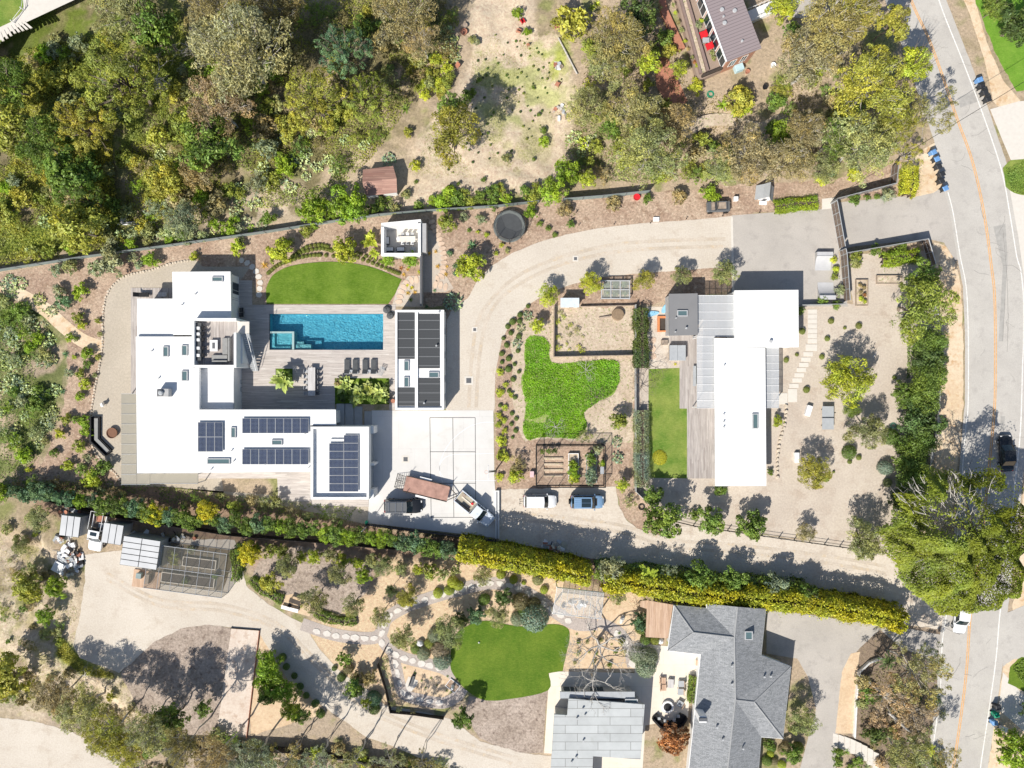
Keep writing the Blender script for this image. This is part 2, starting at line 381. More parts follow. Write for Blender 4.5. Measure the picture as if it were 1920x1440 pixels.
def ribbon(line, width, z=0, closed=False):
    """strip polygon around a px centre line, width in metres -> world pts lists"""
    P = [W(*p).xy for p in line]; n = len(P); L = []; Rr = []
    for i in range(n):
        if closed: d = P[(i+1) % n]-P[i-1]
        else: d = P[min(i+1, n-1)]-P[max(i-1, 0)]
        d.normalize(); nn = Vector((-d.y, d.x)); wd = width[i] if isinstance(width, list) else width
        L.append(P[i]+nn*wd/2); Rr.append(P[i]-nn*wd/2)
    return L, Rr
def strip(name, line, width, mat, z, kind='structure', h=0, smooth=6, mb=None):
    if smooth: line = catmull(line, smooth, False)
    L, Rr = ribbon(line, width); m = mb or MB()
    m.grid([[(*r, z) for r in Rr], [(*l, z) for l in L]] if not h else [[(*r, 0) for r in Rr], [(*r, z) for r in Rr], [(*l, z) for l in L], [(*l, 0) for l in L]])
    if mb: return
    o = m.build(name, mat); tag(o, kind=kind); return o

# ---------------- ground sheets ----------------
flat('mulch_bed', [(0,512),(160,484),(330,460),(500,438),(640,416),(714,408),(800,400),(930,390),(1010,380),(1130,368),(1210,362),(1400,345),(1560,338),(1690,300),(1692,362),(1565,375),(1370,408),(1200,420),(1060,442),(960,477),(893,533),(868,600),(860,660),(835,660),(835,575),(500,572),(470,525),(240,880),(230,912),(100,900),(30,900),(60,860),(110,800),(130,700),(125,640),(95,590),(0,560)], MULCH, .004, .25)
flat('dusty_garden_bed', [(930,770),(926,700),(940,640),(960,600),(990,570),(1035,548),(1110,520),(1180,512),(1300,505),(1372,500),(1372,545),(1190,575),(1190,925),(1240,950),(1240,1010),(1205,1002),(1165,962),(1155,915),(928,920)], MULCH, .004, .2)
flat('dusty_soil_patch', [(958,640),(975,600),(1030,600),(1035,575),(1187,575),(1189,700),(1188,830),(1150,830),(1010,822),(985,830),(965,790),(960,720)], DUST, .008, .4)
flat('yard_gravel', [(1440,560),(1600,570),(1585,478),(1740,470),(1755,560),(1775,640),(1770,780),(1740,900),(1700,960),(1670,1040),(1500,1010),(1280,985),(1240,1000),(1225,950),(1190,918),(1190,580),(1440,560)], YGRAV, .008, .15)
flat('asphalt_driveway', [(1565,380),(1700,368),(1752,355),(1757,340),(1778,342),(1788,400),(1800,480),(1792,490),(1770,455),(1740,448),(1600,462),(1572,470),(1580,530),(1590,575),(1372,575),(1372,404),(1565,390)], ASPH, .012)
flat('gravel_driveway', [(1373,405),(1300,412),(1200,419),(1120,428),(1060,440),(1010,454),(960,475),(920,500),(893,530),(877,560),(850,575),(838,600),(836,770),(927,770),(929,700),(940,640),(958,603),(988,573),(1025,550),(1070,534),(1120,521),(1180,514),(1290,506),(1373,500)], GRAVEL, .016, .06)
TRK = ground('worn_gravel', (.50,.43,.35), (.60,.53,.45), .3, (.58,.47,.34), 4, .3, .2)
for off in (-7, 7):
    strip('wheel_track', [(1360,455+off),(1250,458+off),(1150,466+off),(1060,487+off),(990,515+off*1.2),(940,550+off*1.2),(905+off,600+off*.5),(893+off,660),(888+off,720),(886+off,764)], .5, TRK, .022)
for off in (-6, 7): strip('wheel_track', [(945,965+off),(1050,975+off),(1160,990+off),(1260,1018+off),(1400,1030+off),(1560,1050+off),(1660,1068+off)], .45, TRK, .025)
for off in (-6, 6): strip('wheel_track', [(200,1080+off),(300,1130+off),(420,1140+off),(520,1175+off),(590,1240+off),(680,1320+off),(800,1375+off),(960,1425+off)], .45, TRK, .024)
flat('concrete_strip', [(1370,407),(1374,407),(1377,552),(1373,552)], PAVE, .02)
flat('gate_threshold', [(1541,373),(1566,370),(1566,390),(1541,393)], PAVE, .024)
flat('dirt_lane', [(928,918),(1155,912),(1160,945),(1175,975),(1205,1000),(1240,1010),(1280,985),(1500,1012),(1665,1035),(1700,1060),(1760,1090),(1790,1130),(1760,1180),(1690,1170),(1640,1140),(1400,1086),(1200,1064),(1100,1045),(936,1012)], LANE, .02, .15)
flat('sport_court', [(697,769.5),(925,769.5),(927,900),(936,1009),(690,981)], CONC, .03, thick=.03)
# court markings
cm = MB()
def cline(p, q, wd=.05):
    L, Rr = ribbon([p, q], wd); cm.sheet([(*L[0],), (*L[1],), (*Rr[1],), (*Rr[0],)], .036)
for p, q in (((806,783),(891,783)),((806,783),(808.5,970)),((891,783),(892,965)),((849,783),(851,970)),((806,847),(891,847)),((807,906),(892,906)),((808.5,970),(890,970))): cline(p, q, .07)
co_ = cm.build('painted_games_lines', BLACK); tag(co_, kind='structure')
cm = MB()
for p, q in (((850,852),(926,850)),((850,901),(930,901)),): cline(p, q)
arc = [(926,792),(905,792),(880,800),(855,818),(838,838),(827,862),(824,880),(830,905)]
for ln, wd in ((catmull(arc, 6, False), .06), (catmull([(850,852),(836,857),(827,867),(824,878),(828,890),(838,899),(850,901)], 5, False), .05)):
    L, Rr = ribbon(ln, wd); cm.grid([[(*r, .036) for r in Rr], [(*l, .036) for l in L]])
co_ = cm.build('painted_hoop_lines', WHITEP); tag(co_, kind='structure')
# main road
RC = [(1640,-220),(1672,-110),(1708,0),(1740,70),(1765,137),(1783,190),(1798,233),(1820,293),(1837,360),(1850,433),(1858,495),(1864,545),(1866,616),(1866,700),(1864,772),(1853,890),(1846,960),(1838,1040),(1820,1147),(1811,1267),(1794,1395),(1782,1460),(1740,1640)]
RR = [(1700,-220),(1730,-110),(1760,0),(1803,110),(1840,207),(1877,317),(1893,400),(1906,480),(1914,509),(1919,564),(1919,640),(1917,686),(1913,807),(1902,915),(1892,1020),(1875,1147),(1867,1237),(1854,1331),(1839,1432),(1832,1490),(1790,1640)]
RL = [(1590,-220),(1630,-110),(1665,0),(1695,80),(1725,170),(1757,263),(1777,360),(1787,400),(1800,480),(1811,536),(1815,616),(1815,755),(1810,807),(1803,900),(1795,1000),(1780,1120),(1767,1200),(1762,1300),(1742,1440),(1700,1640)]
le = [(x-6, y) for x, y in RL]; re = [(x+14, y) for x, y in RR]
flat('road', le+re[::-1], ROADM, .028, .05)
def twoline(name, line, offs, wd, mat, z):
    m = MB(); line = catmull(line, 6, False)
    for o in offs:
        sh = [(x+o, y) for x, y in line]; L, Rr = ribbon(sh, wd); m.grid([[(*r, z) for r in Rr], [(*l, z) for l in L]])
    o = m.build(name, mat); tag(o, kind='structure')
YEL = plain('faded_orange_road_paint', (.72,.40,.16), .8, var=.25, sc=3); WPAINT = plain('worn_white_road_paint', (.78,.76,.72), .8, var=.2, sc=4)
twoline('centre_line', RC, (-1.6, 1.6), .13, YEL, .034)
twoline('edge_line', RR, (0,), .16, WPAINT, .034); twoline('edge_line', RL[6:], (0,), .14, WPAINT, .034)
CRK = plain('tar_patch', (.40,.385,.36), .9, var=.15, sc=2)
for pl in ([(1796,183),(1830,170),(1836,190),(1800,202)], [(1862,425),(1885,420),(1889,490),(1880,640),(1872,640),(1880,500)], [(1876,780),(1884,780),(1880,840),(1873,840)], [(1776,190),(1786,188),(1788,200),(1778,202)]):
    flat('road_patch', pl, CRK, .032, .03)
CKM = plain('crack_filler', (.22,.21,.20), .9)
m = MB(); cr = random.Random(3)
for i in range(46):
    y = cr.uniform(60, 1420); k = min(range(len(RC)-1), key=lambda q: abs(RC[q][1]-y)); x = RC[k][0]+cr.uniform(-42, 42); ang = cr.choice((0, 1.5))+cr.uniform(-.5, .5); pts = [(x, y)]
    for s in range(cr.randint(3, 8)): ang += cr.uniform(-.5, .5); pts.append((pts[-1][0]+math.cos(ang)*5, pts[-1][1]+math.sin(ang)*5))
    L, Rr = ribbon(pts, cr.uniform(.02, .045)); m.grid([[(*r, .038) for r in Rr], [(*l, .038) for l in L]])
for ln in ([(1880,430),(1888,520),(1890,600),(1888,660)],[(1700,1180),(1760,1172),(1800,1190)],[(1884,560),(1880,640)]):
    L, Rr = ribbon(ln, .04); m.grid([[(*r, .039) for r in Rr], [(*l, .039) for l in L]])
o = m.build('road_cracks', CKM); tag(o, kind='structure')
flat('roadside_shoulder', [(1742,470),(1752,455),(1775,462),(1793,495),(1802,540),(1806,620),(1806,760),(1800,820),(1785,960),(1760,1000),(1740,960),(1762,800),(1768,640),(1755,540)], SHOUL, .016, .2)
flat('roadside_shoulder', [(1700,300),(1752,268),(1765,300),(1775,345),(1750,362),(1705,372),(1690,345)], SHOUL, .02, .15)
flat('verge_path', [(1765,-100),(1800,-100),(1828,0),(1850,80),(1880,150),(1912,188),(1890,215),(1862,190),(1845,110),(1815,20)], SHOUL, .032, .08)
flat('corner_lawn', [(1800,-150),(2300,-150),(2300,120),(1925,170),(1905,172),(1885,135),(1862,90),(1840,30),(1828,0)], LAWN4, .036, .2)
flat('concrete_apron', [(1856,205),(1910,190),(1990,185),(1990,330),(1915,330),(1895,300),(1880,265)], PAVE, .036)
flat('concrete_apron', [(1892,350),(1905,362),(1985,380),(1985,560),(1925,560),(1910,450)], PAVE, .036)
flat('corner_planting', [(1880,315),(1895,300),(1925,298),(1990,330),(1990,385),(1900,362),(1885,350)], LAWN2, .044, .1)
flat('verge_soil', [(1925,560),(2100,560),(2100,1440),(1840,1640),(1852,1440),(1868,1330),(1885,1225),(1900,1130),(1918,920),(1930,800)], SHOUL, .024, .2)
flat('concrete_apron', [(1872,1330),(1880,1260),(1920,1305),(2000,1310),(2000,1380),(1920,1372)], PAVE, .04)
flat('side_road_apron', [(1886,1150),(1930,1130),(2050,1150),(2050,1240),(1900,1235),(1880,1250)], ROADM, .036, .1)
flat('corner_planting', [(1892,1250),(1915,1232),(2000,1240),(2000,1310),(1925,1300),(1890,1280)], LAWN3, .044, .15)
# north-west house, patio gravel
flat('patio_gravel', catmull([(365,485),(330,490),(280,505),(240,514),(215,530),(200,556),(195,600),(194,650),(188,690),(178,740),(172,790),(176,838),(196,866),(220,888),(232,912)], 5, False)+[(300,912),(600,935),(697,950),(697,985),(560,955),(420,925),(400,800),(440,700),(440,540),(470,500),(380,500)], SGRAV, .016)
flat('turf_lawn', [(500,570),(499,541)]+catmull([(499,541),(512,516),(545,499),(600,491.5),(650,492.5),(700,502),(753,524)], 6, False)+[(741,551),(728,570)], TURF, .06, thick=.06)
flat('stone_landing', [(792,432),(815,432),(830,470),(838,520),(850,540),(836,548),(792,548)], YGRAV, .012, .1)
flat('step_court', [(734,575),(745,540),(765,518),(790,517),(790,575)], YGRAV, .012, .05)
# south-west yard
flat('yard_driveway', [(158,1040),(240,1030),(300,1010),(440,1012),(450,1040),(462,1098),(500,1130),(545,1158),(570,1170),(600,1218),(640,1262),(700,1300),(722,1322),(800,1336),(850,1350),(900,1390),(980,1412),(1040,1418),(1040,1440),(880,1450),(800,1428),(740,1400),(690,1384),(600,1320),(540,1275),(488,1190),(434,1176),(385,1171),(340,1179),(290,1203),(250,1240),(223,1262),(195,1250),(150,1235),(137,1210),(148,1165),(160,1090)], GRAVEL, .016, .12)
flat('grey_mulch_bed', [(225,1262),(250,1240),(290,1203),(340,1179),(385,1171),(434,1177),(425,1250),(406,1378),(300,1380),(260,1330)], BARK, .012, .2)
flat('grey_mulch_bed', [(486,1052),(560,1022),(640,1040),(700,1055),(690,1110),(640,1150),(560,1130),(500,1120),(470,1085)], BARK, .012, .2)
flat('bocce_court', [(434,1177.5),(487,1182),(463,1382),(406,1378)], ground('bocce_clay', (.60,.5,.42), (.7,.62,.54), .2, (.52,.4,.32), 3, .25, .2), .024)
flat('grey_mulch_bed', [(880,1305),(912,1313),(960,1310),(1027,1295),(1022,1340),(1018,1412),(960,1412),(900,1385),(870,1340)], BARK, .012, .12)
flat('sand_garden', [(486,1188),(530,1205),(545,1260),(600,1290),(600,1340),(470,1380),(470,1260)], SAND, .012, .2)
flat('south_lane', [(-300,1335),(0,1346),(60,1352),(120,1366),(200,1405),(235,1436),(245,1560),(-300,1560)], GRAVEL, .016, .25)
flat('round_lawn', catmull([(863,1180),(892,1167),(918,1164),(957,1172),(995,1175),(1040,1170),(1064,1178),(1068,1195),(1062,1225),(1055,1258)], 4, False)+catmull([(1028,1262),(1028,1294),(960,1310),(912,1313),(880,1298),(858,1275),(846,1255),(845,1230),(848,1200),(863,1180)], 4, False), LAWN3, .04, .04)
flat('sandy_bed', [(1068,1172),(1120,1150),(1212,1130),(1212,1200),(1190,1260),(1060,1262),(1062,1225),(1072,1190)], SAND, .01, .1)
WEEDS = catmull([(985,640),(1000,630),(1022,634),(1030,655),(1030,675),(1050,682),(1090,678),(1150,675),(1162,690),(1155,730),(1120,755),(1095,775),(1100,800),(1080,822),(1040,820),(1010,820),(990,825),(980,800),(985,770),(980,720),(985,680)], 3)
flat('weedy_ground', WEEDS, ground('weedy_earth', (.17,.30,.04), (.27,.35,.09), .5, (.45,.37,.25), 3, .5, .6, c4=(.48,.40,.28)), .016, .45)
strip('west_footpath', [(-20,538),(20,545),(50,560),(85,580),(110,603),(132,622),(158,640),(192,652)], [1.9]*43, SHOUL, .02)
strip('garden_path', [(566,1170),(620,1188),(660,1195),(700,1196),(715,1185),(725,1160),(760,1138),(810,1120),(860,1106),(900,1096),(935,1094),(970,1103),(1010,1125),(1045,1150),(1080,1170),(1120,1170)], 1.75, PATHM, .02)
strip('garden_path', [(712,1190),(728,1215),(755,1232),(795,1243),(830,1253),(855,1268)], 1.6, PATHM, .024)
strip('garden_path', [(738,1228),(745,1262),(757,1300),(790,1312),(830,1318),(856,1306),(868,1290)], 1.6, PATHM, .028)
strip('garden_path', [(1120,1165),(1160,1185),(1178,1215),(1186,1250)], 1.5, PATHM, .024)
flat('patio_terrace', [(1190,1205),(1255,1212),(1312,1222),(1306,1265),(1292,1310),(1290,1345),(1210,1360),(1205,1440),(1112,1440),(1112,1418),(1020,1412),(1030,1259),(1066,1259),(1190,1262)], CREAM, .03, thick=.02)
flat('house_driveway', [(1437,1145),(1500,1150),(1700,1178),(1765,1190),(1755,1240),(1690,1215),(1650,1180),(1612,1215),(1590,1240),(1580,1300),(1570,1380),(1565,1460),(1490,1560),(1500,1440),(1516,1380),(1530,1330),(1515,1270),(1495,1235),(1437,1225)], ASPH, .032, .05)
flat('sandy_bed', [(1578,1260),(1595,1225),(1612,1222),(1605,1280),(1602,1375),(1566,1375)], SAND, .04, .08)
strip('winding_path', [(1285,258),(1300,238),(1330,226),(1365,225),(1400,236),(1430,240),(1455,228),(1480,222)], 1.7, DUST, .02)
flat('brick_path', [(1225,115),(1250,105),(1290,190),(1260,205),(1232,165)], TERRA, .012, .1)
# ======================= STRUCTURES =======================
def rect(px0, py0, px1, py1, z):
    a = W(px0, py1, z); b = W(px1, py0, z); return a.x, a.y, b.x, b.y
def rbox(mb, px0, py0, px1, py1, z0, z1, inset=0, bev=0):
    x0, y0, x1, y1 = rect(px0, py0, px1, py1, z1)
    mb.box(x0+inset, y0+inset, z0, x1-inset, y1-inset, z1, bev)
def skylight(parent, px0, py0, px1, py1, z):
    x0, y0, x1, y1 = rect(px0, py0, px1, py1, z+.22)
    m = MB(); t = .12
    for b in ((x0, y0, x1, y0+t), (x0, y1-t, x1, y1), (x0, y0+t, x0+t, y1-t), (x1-t, y0+t, x1, y1-t)): m.box(b[0], b[1], z-.02, b[2], b[3], z+.22)
    f = m.build('skylight', GREYMET, parent)
    bx('pane', SKYG, f, (x0+t, y0+t, z-.02, x1-t, y1-t, z+.17))
def vent(parent, px, py, z, h=.35, r=.07, name='vent_pipe'):
    p = W(px, py, z+h); m = MB(); m.lathe([(r, z-.02), (r, z+h*.8), (r*1.5, z+h*.8), (r*1.3, z+h)], 10, (p.x, p.y)); m.build(name, GREYMET, parent)
def roofslab(mb, poly, z, th=.3):
    mb.prism([W(*p, z).xy[:] for p in poly], z-th, z)
def wallprism(mb, poly, z, ins=.3, z0=-.1, zr=None):
    P = [W(*p, zr or z).xy for p in poly]; n = len(P)
    ar = sum(P[i].x*P[(i+1) % n].y-P[(i+1) % n].x*P[i].y for i in range(n)); sg = 1 if ar > 0 else -1
    out = []
    for i in range(n):
        a, b, c = P[i-1], P[i], P[(i+1) % n]
        d1 = (b-a).normalized(); d2 = (c-b).normalized(); n1 = Vector((-d1.y, d1.x))*sg; n2 = Vector((-d2.y, d2.x))*sg
        k = (n1+n2); k = k/max(.3, k.dot(n1)) if k.length > .01 else n1
        out.append((b+k*ins)[:])
    mb.prism(out, z0, z)
def window(parent, p, q, z0, z1, out, name='window', nd=2, mat=None):
    """glazed opening from p to q (world xy), standing proud by a few mm on the side of `out`"""
    p = Vector(p); q = Vector(q); d = (q-p); L = d.length; d.normalize(); nn = Vector(out).normalized()
    m = MB(); m.T = Matrix.Translation((p.x, p.y, 0)) @ Matrix(((d.x, nn.x, 0, 0), (d.y, nn.y, 0, 0), (0, 0, 1, 0), (0, 0, 0, 1)))
    m.box(0, -.1, z0, L, .03, z0+.08); m.box(0, -.1, z1-.08, L, .03, z1)
    for i in range(nd+1):
        x = (L-.08)*i/nd; m.box(x, -.1, z0+.08, x+.08, .03, z1-.08)
    f = m.build(name, mat or GREYMET, parent)
    g = MB(); g.T = m.T; g.box(.04, -.1, z0+.04, L-.04, .012, z1-.04); g.build('pane', GLASS, f)
# ---- big white house (north-west) ----
Hs = wthing('modern_house', 'sprawling white flat-roofed house wrapped around the swimming pool deck', 'house', W(420, 740))
def main_wings():
    Z = 3.8
    P = [(254.5,631),(361,631),(361,690),(374.5,690),(374.5,767.5),(629.5,767.5),(630,797.5),(582,797.5),(582,884.5),(257,887)]
    o = Hs
    m = MB(); roofslab(m, P, Z); m.build('roof', WHITE, o); m = MB(); wallprism(m, P, Z-.3, .25, zr=Z); m.build('wall', WALL, o)
    P = [(323,509.5),(432,509),(433.5,596),(433.5,640),(361,640),(361,628),(324.5,628)]
    m = MB(); roofslab(m, P, 3.62); m.build('roof', WHITE, o); m = MB(); wallprism(m, P, 3.32, .22, zr=3.62); m.build('wall', WALL, o)
    P = [(257.5,560),(325,560),(325,633),(257.5,633)]
    m = MB(); roofslab(m, P, 3.3); m.build('roof', WHITE, o); m = MB(); wallprism(m, P, 3.0, .22, zr=3.3); m.build('wall', WALL, o)
    # low wing with raised rim between the terrace and the deck
    m = MB(); rbox(m, 374, 688, 439.5, 768, -.1, 2.7); m.build('wall', WALL, o)
    x0, y0, x1, y1 = rect(374, 688, 439.5, 768, 2.7)
    bx('roof', WHITE, o, (x0+.25, y0+.1, 2.703, x1-.12, y1, 2.74)); bx('parapet', GREYMET, o, (x1-.12, y0, 2.703, x1, y1, 2.86))
    # metal edge trim
    m = MB(); a = W(374.5, 690, Z); b = W(374.5, 767.5, Z); c = W(629.5, 767.5, Z)
    m.box(a.x-.09, b.y-.09, Z, a.x, a.y, Z+.06); m.box(a.x, b.y-.09, Z, c.x, b.y, Z+.06); m.build('roof_trim', GREYMET, o)
    for s in ((305,649.5,315.5,669),(340,647,351,667),(340,695,351.5,714.5),(432.5,801,442,821),(509,824.5,529,834.5)): skylight(o, *s, Z)
    skylight(o, 397, 518.5, 417.5, 528, 3.62); skylight(o, 388, 859.5, 431, 870.5, Z)
    # chimney with flue
    x0, y0, x1, y1 = rect(293, 729, 315, 744, 5)
    c = bx('chimney', GREYWALL, o, (x0, y0, Z, x1, y1, 4.9)); bx('chimney_cap', DGREY, c, (x0+.12, y0+.12, 4.9, x1-.7, y1-.12, 5.0))
    cc = Vector(((x0+x1)/2-.15, (y0+y1)/2)); part('flue', LGREY, c, lambda m: m.lathe([(.32, 4.9), (.32, 5.15), (.2, 5.25)], 16, (cc.x, cc.y)))
    for px, py in ((283,658),(296,709),(365,551),(340,571),(437,865),(395,880),(497,871),(578,877),(572,813),(433,845)): vent(o, px, py, Z if py > 630 else 3.62)
    # glazing toward the deck and patios
    a = W(432.5, 540, 3.62); xe = a.x-.22
    for yy in (542, 575):
        y = W(0, yy, 3).y; window(o, (xe, y-1.1), (xe, y+1.1), .15, 2.5, (1, 0), 'glazed_door')
    ys = W(0, 767.5, 3.8).y-.25
    # north face of south wing looks on the deck
    for px in (455, 500, 545, 590):
        x = W(px, 0, 2).x; window(o, (x-1.4, ys), (x+1.4, ys), .15, 2.6, (0, 1), 'glazed_door', 3)
    yb = W(0, 885, 3.8).y+.26
    for px in (300, 350, 410, 470, 530):
        x = W(px, 0, 2).x; window(o, (x-1.2, yb), (x+1.2, yb), .2, 2.5, (0, -1), 'window', 2)
    xw = W(256, 0, 3.8).x+.26
    for py in (660, 700, 760, 820):
        y = W(0, py, 2).y; window(o, (xw, y-1), (xw, y+1), .2, 2.5, (-1, 0), 'window', 2)
main_wings()
def terrace():
    o = Hs; Z = 4.95; zf = 3.7
    x0, y0, x1, y1 = rect(359.5, 596.5, 443, 689, Z); t = .33
    bx('terrace_wall', WALL, o, (x0, y0, 0, x1, y0+t, Z), (x0, y1-t, 0, x1, y1, Z), (x0, y0+t, 0, x0+t, y1-t, Z), (x1-t, y0+t, 0, x1, y1-1.9, Z))
    bx('terrace_floor', DECKY, o, (x0+t, y0+t, zf-.2, x1-t, y1-t, zf))
    # landing and outside stair going down to the south along the east wall
    bx('stair_landing', PAVE, o, (x1-t+.003, y1-1.95, zf-.25, x1+1.25, y1-.35, zf))
    m = MB(); n = 18; ya = y1-1.97; yb = y0-.4
    for i in range(n):
        z = zf*(1-(i+1)/(n+1)); ya_ = ya+(yb-ya)*i/n; yb_ = ya+(yb-ya)*(i+1)/n
        m.box(x1+.25, yb_, z-.07, x1+1.2, ya_-.03, z)
    m.build('stair_tread', LGREY, o)
    m = MB(); m.tube([(x1+.3, ya, zf-.1), (x1+.3, yb, .1)], .09, 4); m.tube([(x1+1.15, ya, zf-.1), (x1+1.15, yb, .1)], .09, 4); m.build('stair_stringer', GREYMET, o)
    m = MB(); m.tube([(x1+1.2, ya, zf+.9), (x1+1.2, yb, 1.0)], .035, 5)
    for i in range(8):
        f = i/7; m.tube([(x1+1.2, ya+(yb-ya)*f, zf*(1-f)+.05), (x1+1.2, ya+(yb-ya)*f, (zf+.9)*(1-f)+1.0*f)], .018, 4)
    m.build('handrail', WHITEP, o)
    bx('wall', WALL, o, (x1+.003, y0+.6, 0, x1+.2, y1-1.97, 3.3))
    return x0+t, y0+t, x1-t, y1-t, zf
TER = terrace()
def garage():
    o = Hs; Z = 4.25; x0, y0, x1, y1 = rect(582.5, 800, 691.5, 936.5, Z); t = .3
    bx('wall', WALL, o, (x0, y0, 0, x1, y0+t, Z), (x0, y1-t, 0, x1, y1, Z), (x0, y0+t, 0, x0+t, y1-t, Z),
       (x1-t, y0+t, 0, x1, y0+1.1, Z), (x1-t, y1-1.0, 0, x1, y1-t, Z), (x1-t, y0+4.3, 0, x1, y0+4.7, Z), (x1-t, y0+1.1, 2.7, x1, y0+4.3, Z), (x1-t, y0+4.7, 2.7, x1, y1-1.0, Z))
    bx('roof', WHITE, o, (x0+t, y0+t, 3.4, x1-t, y1-t, 3.65))
    for a, b in ((y0+1.1, y0+4.3), (y0+4.7, y1-1.0)):
        d = bx('garage_door', DGREY, o, (x1-t, a, 0, x1-t+.08, b, 2.7)); bx('door_panel', LGREY, d, *[(x1-t+.08, a+.05, .08+.52*i, x1-t+.1, b-.05, .5+.52*i) for i in range(5)])
    for q in ((x1+.003, y0+4.35, 0, x1+.45, y0+4.65, 2.9), (x1+.003, y0, 0, x1+.4, y0+1.1, 3), (x1+.003, y1-1.0, 0, x1+.4, y1, 3)): bx('buttress', WALL, o, q)
    return x0, y0, x1, y1
garage()
# solar arrays
def solar_mat():
    m, t = newmat('solar_cells', .25, 0, .5)
    br = t.n('ShaderNodeTexBrick', {'Vector': t.pos(), 'Color1': (.008, .016, .048, 1), 'Color2': (.014, .026, .075, 1), 'Mortar': (.26, .30, .35, 1), 'Scale': 1, 'Mortar Size': .009, 'Mortar Smooth': .1, 'Brick Width': .17, 'Row Height': .17})
    br.offset = 0; t.l(br.outputs[0], t.b.inputs['Base Color']); return m
SOLAR = solar_mat()
def array(label, rects, z, cells):
    cx = sum((r[0]+r[2])/2 for r in cells)/len(cells); cy = sum((r[1]+r[3])/2 for r in cells)/len(cells)
    c = W(cx, cy, z); o = thing('solar_array', label, 'solar array', (c.x, c.y, z), group='solar arrays on the white house')
    for r in cells:
        x0, y0, x1, y1 = rect(*r, z+.3)
        p = bx('solar_panel', SOLAR, o, (x0+.03-c.x, y0+.03-c.y, .25, x1-.03-c.x, y1-.03-c.y, .29))
        bx('panel_frame', GREYMET, p, *[(a-c.x, b-c.y, .24, d-c.x, e-c.y, .3) for a, b, d, e in ((x0+.01, y0+.01, x1-.01, y0+.035), (x0+.01, y1-.035, x1-.01, y1-.01), (x0+.01, y0+.035, x0+.035, y1-.035), (x1-.035, y0+.035, x1-.01, y1-.035))])
    x0 = min(rect(*r, z+.3)[0] for r in cells)-c.x; x1 = max(rect(*r, z+.3)[2] for r in cells)-c.x
    ys = sorted({round((rect(*r, z+.3)[1]+rect(*r, z+.3)[3])/2, 2) for r in cells})
    bx('rail', STEEL, o, *[(x0+.2, y-c.y-.03, .0, x1-.2, y-c.y+.03, .236) for y in ys])
def gridcells(x0, y0, x1, y1, nx, ny): return [(x0+(x1-x0)*i/nx, y0+(y1-y0)*j/ny, x0+(x1-x0)*(i+1)/nx, y0+(y1-y0)*(j+1)/ny) for i in range(nx) for j in range(ny)]
array('small block of six solar panels in two rows beside a skylight', 0, 3.8, gridcells(371, 791.5, 418, 847, 3, 2))
array('long single row of eight solar panels, the one nearer the pool deck', 0, 3.8, gridcells(454, 784, 578.5, 812.5, 8, 1))
array('long single row of eight solar panels, the one nearer the hedge', 0, 3.8, gridcells(454, 842, 578.5, 871, 8, 1))
array('stepped block of thirteen landscape solar panels on the garage roof', 0, 3.65, gridcells(617, 831, 672, 922, 2, 6)+[(644.5, 815.8, 672, 831)])
# ---- pool house ----
PH = wthing('pool_house', 'narrow white pool house with dark heating mats on its roof', 'building', W(786, 674))
x0, y0, x1, y1 = rect(741, 581, 832.5, 768.5, 3.3)
t = .28
m = MB(); m.box(x0+.05, y0+.05, -.1, x1-.05, y1-.05, 2.95); m.build('wall', WALL, PH)
bx('roof', WHITE, PH, (x0+t, y0+t, 2.95, x1-t, y1-t, 3.02))
bx('parapet', WALL, PH, (x0, y0, 2.6, x1, y0+t, 3.3), (x0, y1-t, 2.6, x1, y1, 3.3), (x0, y0+t, 2.6, x0+t, y1-t, 3.3), (x1-t, y0+t, 2.6, x1, y1-t, 3.3))
a = rect(778, 585, 783.5, 765, 3.28); bx('roof_ridge', WALL, PH, (a[0], y0+t, 3.02, a[2], y1-t, 3.28))
def matm():
    m, t = newmat('ribbed_heating_mat', .55, 0, .4)
    sp = t.n('ShaderNodeSeparateXYZ', {0: t.pos()}); f = t.math('FRACT', t.math('DIVIDE', sp.outputs['X'], .14)); g = t.math('FRACT', t.math('DIVIDE', sp.outputs['Y'], 1.22))
    h = t.math('FRACT', t.math('DIVIDE', sp.outputs['Y'], .305))
    c = t.ramp(f, [(0, (.035,.038,.042)), (.5, (.075,.08,.085)), (1, (.035,.038,.042))])
    c = t.mix(t.math('MULTIPLY', t.math('LESS_THAN', h, .1), .45), c, (.02,.02,.022)); c = t.mix(t.math('LESS_THAN', g, .035), c, (.28,.29,.3))
    t.l(c, t.b.inputs['Base Color']); return m
HM = matm()
for r in ((745.5,586,777.5,673),(746,727,778,761),(784,588.5,824.5,690.5),(784.5,709,825,762)):
    a = rect(*r, 3.1); bx('heating_mat', HM, PH, (a[0], a[1], 3.03, a[2], a[3], 3.1))
for s in ((757,676,767,695.5),(757,706.5,767,726),(803.5,697,823,708.5)): skylight(PH, *s, 3.02)
for px, py in ((818,648),(795,756),(823,585)): vent(PH, px, py, 3.02, .5, .09)
for py in (620, 665, 710, 745):
    y = W(0, py, 2).y; window(PH, (x0+.05, y-1), (x0+.05, y+1), .1, 2.4, (-1, 0), 'glazed_door')
    window(PH, (x1-.05, y-.5), (x1-.05, y+.5), 1.2, 2.1, (1, 0), 'window', 1)
